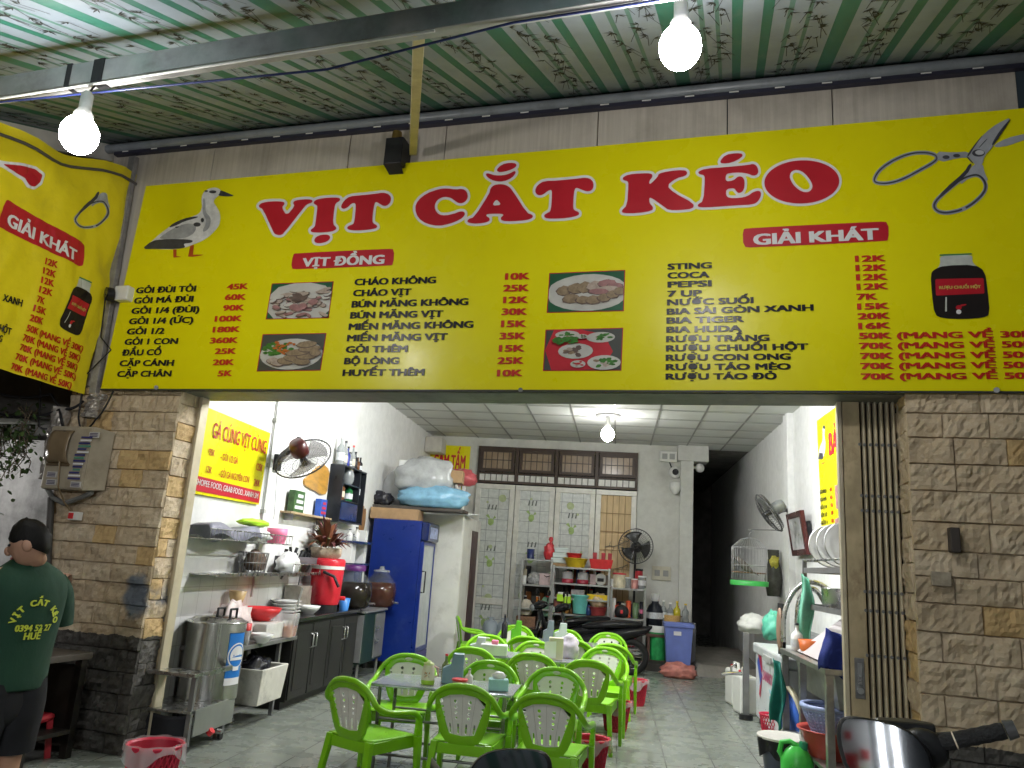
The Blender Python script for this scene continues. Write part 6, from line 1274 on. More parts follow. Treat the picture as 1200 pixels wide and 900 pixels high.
t = thing('wicker_basket', 'tan wicker basket with a red handled tool on the wooden stand', 'basket', tuple(onb(787, zz))); MB().lathe([(.22, 0), (.27, .4), (.25, .4), (.2, .02), (0, .02)], 24).build('body', WICK, t); MB().tube([(.1, 0, .1), (.19, 0, .6)], .02, 6).build('tool_handle', REDP, t)
mb = MB(); mb.tube([(.25, 0, .1), (.38, 0, .2), (.36, 0, .38), (.26, 0, .38)], .012, 6); mb.build('handle', DW, t)
zl2 = max(.1, zl_)+.031
t = thing('paint_bucket', 'green paint bucket with a white rim under the wooden stand', 'bucket', tuple(onb(771, zl2, YB-.45))); MB().lathe([(.24, 0), (.28, .5)], 26).build('body', PM('green bucket print', (.03, .32, .09), .4, 0, .3, 8), t); MB().lathe([(.285, .5), (.29, .62), (.24, .62), (.24, .55), (0, .55)], 26).build('rim', WHT, t)
for k, (px, h, r, m_, cp_, l) in enumerate(((763, .45, .09, YELP, BLK, 'yellow bottle with a dark cap on the green bucket'), (771, .35, .07, CLEARB, WHT, 'clear bottle on the green bucket'), (777, .5, .08, CLEARB, WHT, 'taller clear bottle with a white label behind the green bucket'), (785, .45, .09, CLEARB, WHT, 'clear bottle left of the oil bottle'), (793, .5, .09, PM('yellow oil', (.5, .42, .02), .15), YELP, 'yellow cooking oil bottle above the blue bin'), (803, .45, .09, CLEARB, YELP, 'clear bottle with a yellow base above the blue bin'))):
    bottle(onb(px, zl2+(.62 if k < 2 else .68), YB-.4), h*.72, r*.7, m_, l, cap_=cp_, lab=PALE if k in (2, 3) else None, group='bottles under the wooden stand')
boxthing('crate', 'low dark plastic crate carrying the bottles under the wooden stand', 'crate', onb(790, zl2, YB-.32), (.75, .3, .675), PM('dark grey crate', (.12, .12, .13), .6))  # crate in one even dark grey
pb = hz(795, 787, .12); t = thing('dust_bin', 'square blue plastic bin beside the green bucket', 'bin', (onb(795, 0, YB-.9).x, YB-.86, zl2*.0+.13)); BB = PM('periwinkle blue plastic', (.15, .2, .52), .4, 0, .08, 6)
mb = MB(); mb.add([(-.26, -.2, 0), (.26, -.2, 0), (.26, .2, 0), (-.26, .2, 0), (-.31, -.24, .78), (.31, -.24, .78), (.31, .24, .78), (-.31, .24, .78)], [(0, 3, 2, 1), (0, 1, 5, 4), (1, 2, 6, 5), (2, 3, 7, 6), (3, 0, 4, 7)]); mb.build('body', BB, t, .02, solid=.012)
mb = MB(); mb.box(-.34, .34, -.27, -.23, .74, .82); mb.box(-.34, .34, .23, .27, .74, .82); mb.box(-.34, -.3, -.23, .23, .74, .82); mb.box(.3, .34, -.23, .23, .74, .82); mb.build('rim', BB, t, .008); MB().box(-.12, .05, -.252, -.24, .58, .66).build('label', WPR, t)
boxthing('bin_platform', 'dark low wooden pallet under the blue bin', 'pallet', (onb(785, 0, YB-.9).x, YB-.86, 0), (1.2, .5, .125), PM('dark pallet wood', (.05, .045, .04), .8))
q = hz(795, 795); lump('pink_bag', 'crumpled pinkish plastic bag lying on the floor before the blue bin', 'bag', (q.x, q.y+.05, 0), (.34, .2, .17), PM('dusty pink bag', (.45, .17, .14), .5, 0, .3, 8, .6, 14), 81, .4, 3)
for o in COL.objects:
    b_ = o.name.split('.')[0]
    if o.parent is None and b_ in ('water_jar', 'wicker_basket', 'paint_bucket', 'dust_bin', 'pink_bag'): f_ = {'water_jar': (.58, .58, .78), 'wicker_basket': (.6, .6, .85), 'paint_bucket': (.6, .6, .95), 'dust_bin': (.76, .8, .84), 'pink_bag': (.85, .85, .8)}[b_]; o.scale = f_
# outlets, junction box and small cameras
for name, label, px, py, s, mt in (('wall_socket', 'double beige wall socket right of the pedestal fan', 775, 672, (.36, .03, .26), PM('beige socket', (.5, .47, .38), .5)), ('junction_box', 'white junction box high on the back wall near the column', 783, 536, (.32, .1, .2), WHT)):
    p = hy(px, py, YB); t = thing(name, label, 'box', (p.x, YB, p.z)); MB().box(-s[0]/2, s[0]/2, -s[1], 0, -s[2]/2, s[2]/2).build('cover', mt, t, .008)
    mb = MB()
    for k in (-1, 1): mb.box(k*s[0]*.22-.05, k*s[0]*.22+.05, -s[1]-.004, -s[1], -.05, .06)
    mb.build('socket_face', DSTEEL if name == 'wall_socket' else GREYP, t)
p = hy(791, 554, YB); t = thing('dome_camera', 'small round white camera with a dark lens on the back wall', 'camera', (p.x, YB, p.z)); MB().lathe([(.12, 0), (.12, .05), (.09, .1), (0, .1)], 20, M=Matrix.Rotation(rad(90), 4, 'X')).build('body', WHT, t); MB().cyl((0, -.1, 0), (0, -.15, 0), .06).build('lens', BLK, t)
p = hy(791, 571, YB); t = thing('cup_lamp', 'small white cup shaped sensor on the back wall below the round camera', 'sensor', (p.x, YB, p.z)); MB().lathe([(.04, -.14), (.1, -.05), (.1, .08), (0, .09)], 18, (0, -.11, 0)).build('body', WHT, t)
p = hy(816, 547, YB-.1); t = thing('dome_camera', 'white camera fixed at the top of the dark corridor', 'camera', (p.x+.08, YB+.05, p.z)); MB().ell((0, 0, 0), (.09, .09, .09), 16, 10).build('body', WHT, t); MB().box(-.2, 0, -.02, .02, -.02, .02).build('arm', WHT, t)
wire([hy(784, 540, YB-.02), hy(787, 548, YB-.02), hy(790, 552, YB-.02)], .012, 'short dark cable between the junction box and the round camera')
# gas cylinders / grey cans by the door
for k, px in enumerate((572, 589)):
    q = hy(px, 745, YB-.7); t = thing('water_can', ('pale grey water can by the film covered door, left one', 'pale grey water can by the film covered door, right one')[k], 'can', (q.x, YB-.5, 0), 0, 'grey water cans by the back door'); t.scale = (.62, .62, .8); GC = PM('pale blue grey plastic', (.33, .38, .42), .4, 0, .08, 6)
    MB().lathe([(.22, 0), (.24, .04), (.24, .62), (.18, .72), (.06, .74), (.05, .8), (0, .8)], 24).build('body', GC, t); mb = MB(); mb.tube([(-.12, 0, .72), (-.1, 0, .8), (.1, 0, .8), (.12, 0, .72)], .014, 6); mb.build('handle', GC, t)
# ---- parked motorbikes in front of the racks
DRK = PM('glossy black bike plastic', (.012, .012, .014), .18, 0, .3, 8); TYRE = PM('black rubber', (.012, .012, .012), .7); CHR = PM('chrome', (.6, .6, .6), .12, 1)
def bike(loc, rz, label, cover=False):
    t = thing('motorbike', label, 'motorbike', loc, rz)
    for x in (-.62, .62):
        w_ = MB(); w_.torus((x, 0, .29), .235, .055, 28, 10, (0, 1, 0)); wo = w_.build('wheel', TYRE, t); h = MB(); h.cyl((x, -.04, .29), (x, .04, .29), .06); h.torus((x, 0, .29), .19, .015, 24, 6, (0, 1, 0))
        for k in range(8): h.cyl((x, 0, .29), (x+.19*math.cos(k*.785), 0, .29+.19*math.sin(k*.785)), .006, n=5)
        h.build('rim', CHR, wo)
    def loft(name, secs, mat):
        mb = MB(); n = 14; vs = []
        for x, zc_, hw, hh in secs:
            for i in range(n): a = 6.283*i/n; vs.append((x, hw*math.cos(a), zc_+hh*math.sin(a)))
        mb.add(vs, [(k*n+i, k*n+(i+1) % n, (k+1)*n+(i+1) % n, (k+1)*n+i) for k in range(len(secs)-1) for i in range(n)], True); mb.add(vs[:n], [list(range(n))]); mb.add(vs[-n:], [list(range(n))]); return mb.build(name, mat, t)
    loft('seat', [(-.78, .80, .04, .03), (-.7, .80, .12, .06), (-.3, .77, .14, .07), (.1, .72, .12, .06), (.2, .70, .06, .03)], DRK)
    loft('tail', [(-.95, .78, .02, .02), (-.85, .72, .1, .07), (-.4, .60, .13, .13), (.1, .48, .12, .13), (.3, .42, .1, .1)], DRK)
    loft('leg_shield', [(.25, .32, .12, .08), (.42, .5, .2, .14), (.52, .75, .17, .14), (.55, .92, .1, .08)], DRK)
    loft('handlebar_cover', [(.42, 1.0, .05, .04), (.5, .99, .17, .07), (.62, .96, .12, .07), (.68, .94, .04, .04)], DRK)
    mb = MB(); mb.tube([(.46, -.34, 1.02), (.5, -.2, 1.0), (.5, .2, 1.0), (.46, .34, 1.02)], .014, 8); mb.build('handlebar', CHR, t)
    for s in (-1, 1):
        MB().cyl((.465, s*.24, 1.01), (.45, s*.36, 1.025), .02).build('grip', TYRE, t); MB().tube([(.5, s*.2, 1.0), (.5, s*.26, 1.12), (.5, s*.27, 1.16)], .007, 6).build('mirror_stem', DRK, t); MB().ell((.5, s*.3, 1.2), (.02, .07, .05)).build('mirror', DRK, t)
        mb = MB(); mb.bar((.62, s*.07, .29), (.5, s*.07, .8), .035, .035); mb.build('fork', CHR, t)
    MB().ell((.69, 0, .93), (.04, .09, .06)).build('headlight', CLEARB, t); mb = MB(); mb.grid(lambda i, j: (.62+.31*math.cos(.6+2.0*i), (j-.5)*.12, .29+.31*math.sin(.6+2.0*i)), 12, 3); mb.build('mudguard', DRK, t, solid=.006)
    mb = MB(); mb.cyl((-.2, -.16, .25), (-.85, -.18, .36), .04, .055, 14); mb.build('exhaust', CHR, t); mb = MB(); mb.box(-.3, .1, -.1, .1, .2, .45); mb.build('engine', DSTEEL, t, .02)
    return t
q = hz(748, 793); bike((-.33, 13.55, 0), rad(178), 'black motorbike parked along the racks with its rear wheel by the red basket', False)
q = hy(650, 700, 13.9); bike((q.x+.25, 14.1, 0), rad(205), 'black motorbike squeezed behind the first one in front of the left rack')
# ================================================================== RIGHT WALL
def rx(px, py, d=0.0): return hx(px, py, XR-d)
# yellow poster
t = thing('wall_poster', 'yellow menu poster with a duck on the right wall behind the gate post', 'poster', tuple(rx(970, 560))); RPX = XR-.03
rp_ = lambda x, y, e=0.0: hx(x, y, RPX-e)
c4 = [(957, 493), (1016, 450), (1024, 648), (964, 646)]; mb = MB(); f4 = [rp_(*p) for p in c4]; b4 = [p+Vector((.02, 0, 0)) for p in f4]; mb.add(f4+b4, [(0, 1, 2, 3), (0, 4, 5, 1), (1, 5, 6, 2), (2, 6, 7, 3), (3, 7, 4, 0), (4, 7, 6, 5)]); mb.build('panel', YEL, t, world=True)
zw = lambda x, y: (940+x/4.73, 470+y/4.73)
mb = MB()
def rline(mb, s, ax, ay, bx, by, cap, e=.006, fit=None): A, B = rp_(ax, ay, e), rp_(bx, by, e); put_text(mb, s, A, B, rp_(ax-.03*cap, ay-cap, e)-A, .03, fit)
m2 = MB(); rline(m2, 'BẢNG GIÁ', *zw(149, 303), *zw(196, 283), 26, fit='BẢ'); m2.build('poster_title', RED, t, world=True)
m2, m3 = MB(), MB()
for k, (s, p) in enumerate((('GỎI ĐÙI', '45K'), ('GỎI MÁ', '60K'), ('GỎI 1/4', '90K'), ('GỎI 1/2', '100K'), ('GỎI 1', '180K'), ('ĐẦU CỔ', '25K'), ('CÁNH', '20K'), ('CHÂN', '15K'), ('CẶP', '5K'))):
    y = 515+k*43.0; rline(m2, s, *zw(98+k*1.6, y), *zw(134+k*1.5, y-8), 4.2); rline(m3, p, *zw(152+k*2.5, y-13), *zw(166+k*2.5, y-17), 4.4)
m2.build('menu_text', INK, t, world=True); m3.build('price_text', PRD, t, world=True)
f_r = lambda x, y, e: rp_(x, y, e)
m2 = MB(); flat(m2, [zw(*p) for p in ((88, 320), (95, 265), (105, 235), (116, 220), (112, 150), (118, 130), (128, 145), (122, 190), (130, 225), (128, 280), (115, 320))], .005, 0, 2, f_r); flat(m2, [zw(*p) for p in ((88, 322), (95, 285), (116, 290), (115, 322))], .0065, 1, 0, f_r); flat(m2, [zw(*p) for p in ((112, 148), (120, 128), (130, 150), (122, 155))], .0065, 1, 1, f_r); flat(m2, [zw(*p) for p in ((105, 343), (130, 338), (130, 342), (106, 348))], .0065, 2, 0, f_r); m2.build('duck_picture', DM, t, world=True)
m2 = MB(); 
for y in (470, 655): m2.poly([rp_(*zw(180, y), .005), rp_(*zw(240, y-25), .005), rp_(*zw(245, y+115), .005), rp_(*zw(188, y+128), .005)])
m2.build('food_photo', MEAT[8], t, world=True)
# wall fan (seen from the side)
p = rx(925, 597); hc = hx(901, 601, XR-.55); t = thing('wall_fan', 'grey wall fan seen edge on above the bird cage', 'fan', tuple(p)); off = hc-p
fan_head(t, .28, Vector((-.8, .02, -.55)), PM('grey fan motor', (.12, .13, .13), .4), PM('grey fan blade', (.2, .2, .2), .3), off); mb = MB(); mb.bar(off*.75, (0, 0, 0), .05, .05); mb.box(-.05, 0, -.07, .07, -.12, .1); mb.build('bracket', FANBLK, t, .006)
wire([tuple(p+Vector((-.02, 0, -.1))), tuple(p+Vector((-.02, .1, -1.0)))], .005, 'thin cord hanging below the grey wall fan', DSTEEL)
# framed certificate
c = rx(944, 626); t = thing('picture_frame', 'dark red framed certificate on the right wall beside the yellow poster', 'frame', (XR-.1, c.y, c.z)); a, b = rx(936, 640), rx(953, 610); W_ = abs(a.y-b.y)/2; Hh = (rx(940, 600).z-rx(940, 650).z)/2
mb = MB(); M = Matrix.Rotation(rad(90), 4, 'Z') @ Matrix.Rotation(rad(0), 4, 'X')
ff = MB(); ff.box(-.03, .03, -W_, -W_+.07, -Hh, Hh); ff.box(-.03, .03, W_-.07, W_, -Hh, Hh); ff.box(-.03, .03, -W_+.07, W_-.07, -Hh, -Hh+.08); ff.box(-.03, .03, -W_+.07, W_-.07, Hh-.08, Hh); ff.build('frame', PM('dark red lacquer', (.06, .012, .012), .25), t, .006); MB().box(-.02, .02, -W_+.07, W_-.07, -Hh+.08, Hh-.08).build('picture', PM('pale paper picture', (.5, .5, .5), .3, 0, .4, 9), t); MB().box(.03, .1, -W_+.05, W_-.1, -Hh+.1, Hh-.15).build('backing', BLK, t)
t.rotation_euler = (0, rad(-8), 0)
# bird cage
cp = hx(878, 684, XR-.55); cp.z = cp.z; ch = hx(878, 630, XR-.55).z-cp.z; t = thing('bird_cage', 'hanging wire bird cage with a green tray on the right wall', 'cage', tuple(cp)); R_ = .27
WIRE = PM('thin bright cage wire', (.5, .5, .5), .3, .7); mb = MB(); bh = ch*.78
for k in range(34):
    a = 6.283*k/34; x, y = R_*.95*math.cos(a), R_*.8*math.sin(a); mb.tube([(x, y, .03), (x, y, bh), (x*.5, y*.5, bh+.12), (x*.12, y*.12, ch)], .0028, 4)
for z in (.03, bh*.5, bh): mb.tube([(R_*.95*math.cos(k*.2244), R_*.8*math.sin(k*.2244), z) for k in range(28)], .0045, 5, True)
mb.build('wire_bars', WIRE, t); MB().lathe([(R_*1.02, -.03), (R_*1.05, .04), (R_*1.0, .045), (0, .0)], 28, sy=.84).build('tray', PM('bright green tray', (.05, .42, .08), .35), t)
mb = MB(); mb.tube([(0, 0, ch), (0, 0, ch+.06), (.04, 0, ch+.1), (.0, 0, ch+.13), (-.0, 0, ch+.1)], .006, 6); mb.tube([(0, 0, ch+.12), (.5, 0, ch+.14)], .008, 6); mb.build('hook', DSTEEL, t); mb = MB(); mb.cyl((-.25, 0, .16), (.25, 0, .16), .01); mb.build('perch', WOOD, t)
t2 = thing('bird', 'small grey brown bird perched inside the wire cage', 'bird', tuple(cp+Vector((-.08, 0, .17))))
# bird body: one continuous lofted surface from tail to beak
mb = MB(); n = 12; vs = []; secs = [(.22, -.04, .012, .004), (.14, .0, .02, .01), (.08, .04, .045, .04), (.02, .08, .062, .06), (-.04, .13, .055, .055), (-.07, .165, .034, .036), (-.09, .19, .036, .036), (-.115, .195, .022, .022), (-.145, .19, .004, .004)]
for x, z, hw, hh in secs:
    for i in range(n): a = 6.283*i/n; vs.append((x+.35*hh*math.sin(a), hw*math.cos(a), z+hh*math.sin(a)))
mb.add(vs, [(k*n+i, k*n+(i+1) % n, (k+1)*n+(i+1) % n, (k+1)*n+i) for k in range(len(secs)-1) for i in range(n)], True); mb.build('body', PM('grey brown feathers', (.1, .085, .07), .7, 0, .4, 20), t2)
mb = MB(); mb.tube([(0, .02, .03), (-.01, .02, -.005)], .006, 6); mb.tube([(0, -.02, .03), (-.01, -.02, -.005)], .006, 6); mb.build('foot', PM('bird foot', (.2, .12, .07), .6), t2); mb = MB(); mb.ell((-.098, .033, .2), (.006, .005, .006)); mb.ell((-.098, -.033, .2), (.006, .005, .006)); mb.build('eye', BLK, t2)
# chest freezer (front towards the aisle)
pf = hz(886, 846); fx = pf.x; y1 = pf.y; y0 = 7.95; fh = hx(884, 752, fx).z
FW_ = PM('white freezer enamel', (.62, .65, .66), .3, 0, .05, 5, dirt=((.35, .35, .33), .35, 3))
t = thing('chest_freezer', 'white chest freezer with red and blue logo along the right wall', 'freezer', (fx, y0+.6, 0)); L_ = y1-y0-.6; D = min(.75, XR-fx-.02)
MB().box(0, D, 0, L_, .07, fh-.12).build('cabinet', FW_, t, .015); MB().box(-.03, D, -.02, L_+.02, fh-.115, fh).build('lid', PM('grey white lid', (.5, .52, .52), .35), t, .02); MB().box(.03, D-.05, .05, L_-.05, 0, .07).build('plinth', BLK, t)
mb = MB(); mb.box(-.05, -.028, L_*.3, L_*.55, fh-.13, fh-.06); mb.build('handle', GREYP, t, .006)
mb = MB(); F3 = lambda y, z, e=.004: (-e, y, z)
ly, lz = L_*.72, fh*.55
pz_ = hx(893, 790, fx-.004); yy = pz_.y-(y0+.6); zz = pz_.z
mb.poly([F3(yy+.10, zz+.28), F3(yy+.28, zz+.22), F3(yy+.05, zz+.0), F3(yy-.03, zz+.06)], 0); mb.poly([F3(yy+.04, zz+.02, .005), F3(yy-.02, zz-.02, .005), F3(yy+.12, zz-.28, .005), F3(yy+.2, zz-.24, .005)], 0); mb.poly([F3(yy+.2, zz+.18, .006), F3(yy+.3, zz+.1, .006), F3(yy+.1, zz-.14, .006), F3(yy+.0, zz-.02, .006)], 1)
mb.build('logo', [PM('logo red', (.5, .03, .08), .4), PM('logo blue', (.03, .08, .4), .4)], t); mb = MB(); put_text(mb, 'SANAKY', F3(yy-.05, zz-.05), F3(yy-.62, zz-.05), (0, 0, .11), .03); mb.build('logo_text', PM('logo pink', (.6, .12, .25), .4), t)
mb = MB(); q_ = hx(905, 822, fx-.004); y_, z_ = q_.y-(y0+.6), q_.z
for k in range(3): mb.poly([F3(y_+.2-.03*k, z_+.1-.07*k), F3(y_-.15-.02*k, z_+.1-.07*k), F3(y_-.18, z_+.06-.07*k), F3(y_+.16, z_+.06-.07*k)])
mb.build('sticker', PM('light blue sticker', (.3, .55, .65), .4), t)
# freezer top goods
def fz(px, py): p = hz(px, py, fh+.002); return Vector((fx+.35, p.y, fh+.002))
lump('white_bag', 'white plastic bag of ice lying on the far end of the freezer', 'bag', (fx+.25, hx(878, 752, fx+.2).y-.05, fh+.002), (.2, .22, .15), PM('white crinkled bag', (.66, .66, .62), .35, 0, .1, 8, .6, 14), 91, .3, 3)
lump('green_bag', 'mint green plastic bag beside the white bag on the freezer', 'bag', (fx+.3, hx(905, 750, fx+.3).y, fh+.002), (.12, .14, .2), PM('mint green bag', (.12, .5, .36), .35, 0, .2, 8, .5, 16), 92, .35, 3)
# far post, jerry cans and pipe with tap
pp = hz(882, 862); t = thing('steel_post', 'grey square steel post at the far end of the freezer', 'post', (fx-.1, y1+.1, 0)); MB().box(-.035, .035, -.035, .035, 0, fh+.1).build('post', DSTEEL, t, .004); MB().cyl((0, 0, 0), (0, 0, .06), .08).build('foot', BLK, t); mb = MB(); mb.tube([(-.05, 0, .52), (-.2, -.05, .52), (-.3, -.06, .5)], .022, 8); mb.tube([(-.18, -.05, .52), (-.18, -.05, .6), (-.12, -.05, .64)], .014, 6); mb.build('tap', CHR, t)
JC = PM('white jerry can plastic', (.66, .66, .62), .4, 0, .06, 6)
for k, (px, py, l) in enumerate(((863, 826, 'white plastic jerry can, farther one left of the freezer post'), (873, 836, 'white plastic jerry can, nearer one against the freezer post'))):
    q = hz(px, py); t = thing('jerry_can', l, 'jerry can', (q.x, q.y, 0), rad(10)); MB().box(-.11, .11, -.17, .17, 0, .46).build('body', JC, t, .035); mb = MB(); mb.tube([(0, -.1, .45), (0, -.08, .53), (0, .08, .53), (0, .1, .45)], .02, 8); mb.build('handle', JC, t); MB().cyl((0, .14, .44), (0, .14, .5), .035).build('cap', REDP, t)
# ---- stainless sink unit
sz = hx(945, 781, 1.85).z
sp0 = hz(962, 905) ; s_x = 1.66; sy1 = 8.5; sy0 = 6.75
zs = hx(925, 765, s_x).z; zs = (zs+hx(960, 780, s_x).z)/2
SK = PM('stained stainless sink', (.42, .42, .40), .33, .9, .2, 8, dirt=((.2, .19, .16), .5, 5))
t = thing('sink_unit', 'stainless steel sink unit with legs and sloping splash plate by the right wall', 'sink', (s_x, sy0, 0)); L_ = sy1-sy0; D = XR-s_x-.03
mb = MB(); fr_x = [(0, D, 0, L_)]
for (x0, x1, ya, yb) in ((0, D, 0, .08), (0, D, L_-.25, L_), (0, .09, .08, L_-.25), (D-.09, D, .08, L_-.25)): mb.box(x0, x1, ya, yb, zs-.045, zs)
mb.build('rim', SK, t, .004); mb = MB(); xa, xb, ya, yb = .09, D-.09, .08, L_-.25; h_ = .32
vs = [(xa, ya, zs-.03), (xb, ya, zs-.03), (xb, yb, zs-.03), (xa, yb, zs-.03), (xa+.06, ya+.1, zs-h_), (xb-.06, ya+.1, zs-h_), (xb-.06, yb-.1, zs-h_), (xa+.06, yb-.1, zs-h_)]
mb.add(vs, [(0, 1, 5, 4), (1, 2, 6, 5), (2, 3, 7, 6), (3, 0, 4, 7), (4, 5, 6, 7)]); mb.build('bowl', SK, t, solid=.008)
for x, y in ((.04, .05), (D-.05, .05), (.04, L_-.05), (D-.05, L_-.05), (.04, L_*.55)): MB().box(x-.03, x+.03, y-.03, y+.03, 0, zs-.045).build('leg', SK, t, .004)
mb = MB(); mb.box(.0, D, .1, L_-.1, .22, .25); mb.build('lower_shelf', SK, t); mb = MB(); mb.box(D-.015, D, 0, L_, zs, zs+.5); mb.build('splash_back', SK, t)
# slanting pale board standing in the sink
pA, pB, pC, pD = hx(957, 779, s_x+.15), hx(1004, 779, s_x+.12), hx(1004, 715, s_x+.35), hx(985, 726, s_x+.35)
mb = MB(); vs = [Vector((s_x+.1, sy1-.35, zs+.005)), Vector((s_x+.1, sy0+.1, zs+.005)), Vector((s_x+.5, sy0+.1, zs+.42)), Vector((s_x+.5, sy1-.75, zs+.42))]; mb.poly(vs); o = mb.build('cutting_board', PM('pinkish white board', (.5, .46, .46), .45, 0, .08, 5), None, solid=.02); tag(o, 'big pale sloping board leaning across the sink', 'board')
# dish rack above the sink
ry0, ry1 = sy0-.2, hx(947, 700, 1.95).y; t = thing('dish_rack', 'tall steel dish rack standing over the sink', 'rack', (1.92, ry0, 0)); L_ = ry1-ry0; zr1, zr2 = hx(960, 712, 1.95).z, hx(960, 668, 1.95).z
for x in (0, .42):
    for y in (.02, L_): MB().box(x-.02, x+.02, y-.02, y+.02, zs, zr2+.1).build('post', DSTEEL, t, .003)
for z in (zr1, zr2):
    mb = MB()
    for k in range(9): mb.cyl((.42*k/8, 0, z), (.42*k/8, L_, z), .008, n=6)
    mb.box(-.01, .43, -.02, .0, z-.03, z+.02); mb.box(-.012, .002, 0, L_, z-.03, z+.02); mb.box(0, .42, L_-.02, L_, z-.03, z+.02); mb.build('shelf', DSTEEL, t)
mb = MB(); z = zr2+.09; mb.tube([(0, .02, z), (0, L_, z), (.42, L_, z), (.42, .02, z)], .01, 6, True); mb.build('guard_rail', STEEL, t)
for k in range(3):
    q = Vector((2.1, ry1-.22-.3*k, zr2+.012)); M = Matrix.Rotation(rad(78), 4, 'X'); mb = MB(); mb.lathe([(.02, 0), (.14, .01), (.2, .07), (.215, .12), (.2, .12), (.13, .025), (0, .02)], 26, M=Matrix.Translation((0, 0, .2)) @ M); o = mb.build('steel_basin', PM('satin steel', (.5, .5, .49), .42, .9, .1, 5), None, loc=tuple(q)); tag(o, 'steel basin standing on edge on the top shelf of the dish rack, %s' % ('farthest', 'middle', 'nearest')[k], 'basin', 'steel basins on the dish rack')
o = MB().lathe([(.16, 0), (.17, .17), (.18, .18), (.16, .17), (.15, .01), (0, .01)], 26).build('steel_pot', STEEL, None, loc=(2.12, ry1-.55, zr1+.01)); tag(o, 'shallow steel pot on the lower shelf of the dish rack', 'pot')
# arched pipes, towels and hanging things at the far end of the sink
mb = MB()
for P_ in ([(918, 752), (918, 722), (924, 702), (936, 686), (952, 681), (968, 688), (978, 700), (983, 716)], [(934, 768), (934, 716), (938, 698), (948, 689), (958, 692), (966, 706)]): mb.tube(smooth_path([hy(*p, sy1-.02) for p in P_], False, 2), .026, 8)
o = mb.build('arched_pipe', STEEL, None); tag(o, 'two bent steel tube arches over the far end of the sink', 'pipe')
mb = MB(); rgt = Vector((0, -1, 0))
p0 = hx(943, 690, 1.9); p1 = hx(943, 750, 1.9)
def towel(p0, w_, h_, mat, label, seed, rz=0):
    mb = MB(); mb.grid(lambda i, j: ((i-.5)*w_*(.62+.38*min(1, j*3))+.02*math.sin(j*5), .03*math.sin(i*9+seed)+.02*math.sin(j*7+i*4), -h_*j-.06*i*(1-j)+(.05*math.sin(i*6) if j == 1 else 0)), 16, 14); o = mb.build('towel', mat, None, solid=.008, loc=tuple(p0), rz=rz); return tag(o, label, 'towel')
towel(hx(943, 672, 1.86), .15, hx(943, 672, 1.86).z-hx(943, 748, 1.86).z, PM('mint green towel', (.16, .42, .3), .9, 0, .15, 9, .3, 60), 'mint green towel hanging from the dish rack', 1, rad(-35))
towel(hx(979, 737, 1.75), .26, .33, PM('dark blue towel', (.012, .025, .17), .9, 0, .2, 9, .3, 60), 'dark blue cloth hanging over the sloping board', 2, rad(-30))
towel(hx(911, 772, 1.62), .15, .62, PM('deep green cloth', (.01, .14, .11), .85, 0, .2, 9), 'deep green cloth hanging down the freezer side', 3, rad(-40))
c = hx(918, 735, 1.75); t = thing('hanging_pan', 'dark square board and round tan pan hanging at the far end of the sink', 'pan', tuple(c)); MB().box(-.03, -.0, -.12, .14, -.28, .24).build('dark_board', BLK, t, .004); MB().ell((-.06, -.12, -.02), (.03, .1, .22), 22, 14).build('round_pan', PM('tan pan', (.25, .16, .11), .5), t)
o = bottle((1.78, sy1-.22, zs+.001), .26, .055, WHT, 'white pump soap bottle on the sink rim', lab=PALE); o = MB().lathe([(.1, 0), (.12, .1), (.11, .1), (.09, .01)], 20).build('orange_bowl', PM('orange plastic', (.6, .14, .03), .4), None, loc=(1.85, sy1-.5, zs+.03)); tag(o, 'small orange plastic bowl at the sink edge', 'bowl')
c = hx(916, 672, XR); t = thing('wall_vase', 'narrow dark wall vase with yellow flowers right of the bird cage', 'vase', (XR-.12, c.y, c.z-.35)); MB().lathe([(.1, 0), (.14, .25), (.08, .55), (.09, .7)], 18).build('vase', PM('dark glazed vase', (.05, .05, .04), .2, 0, .4, 8), t); lump_o = MB().ell((0, 0, .5), (.08, .13, .12), 14, 10, seed=5, amp=.5, fq=4).build('flowers', PM('yellow flowers', (.4, .36, .05), .7, 0, .4, 14), t)
# under the sink
qy = 7.3; q = Vector((hy(976, 866, qy).x, qy, .251))
o = basin(q, .27, .22, PM('terracotta red plastic', (.42, .06, .045), .4), 'big terracotta red basin under the sink')
def colander(c, r, h, mat, label):
    mb = MB(); n = 40
    for k in range(n): a = 6.283*k/n; mb.tube([(r*.68*math.cos(a), r*.68*math.sin(a), 0), (r*.9*math.cos(a), r*.9*math.sin(a), h*.6), (r*math.cos(a), r*math.sin(a), h)], .011, 4)
    for k in range(8): s = .68+.32*k/7; mb.tube([(r*s*math.cos(i*.1571), r*s*math.sin(i*.1571), h*k/7) for i in range(40)], .012 if k < 7 else .022, 5, True)
    mb.lathe([(r*.68, 0), (0, 0)], 30, cap=False); return tag(mb.build('colander', mat, None, loc=tuple(c)), label, 'basket')
colander(q+Vector((.01, .01, .19)), .25, .2, PM('lavender blue plastic', (.3, .36, .58), .4), 'lavender blue perforated basket nested in the terracotta basin')
c = hx(924, 838, 1.75); t = thing('blue_tray', 'round blue tray with a pale rim leaning under the sink', 'tray', (1.74, c.y-.1, .0)); M = Matrix.Translation((0, 0, .34)) @ Matrix.Rotation(rad(12), 4, 'Z') @ Matrix.Rotation(rad(82), 4, 'Y'); MB().lathe([(0, 0), (.28, 0), (.28, .02), (0, .02)], 30, M=M).build('disc', BLUP, t); MB().lathe([(.28, -.012), (.315, -.012), (.315, .032), (.28, .032)], 30, cap=False, M=M).build('rim', PM('pale beige rim', (.5, .46, .33), .5), t)
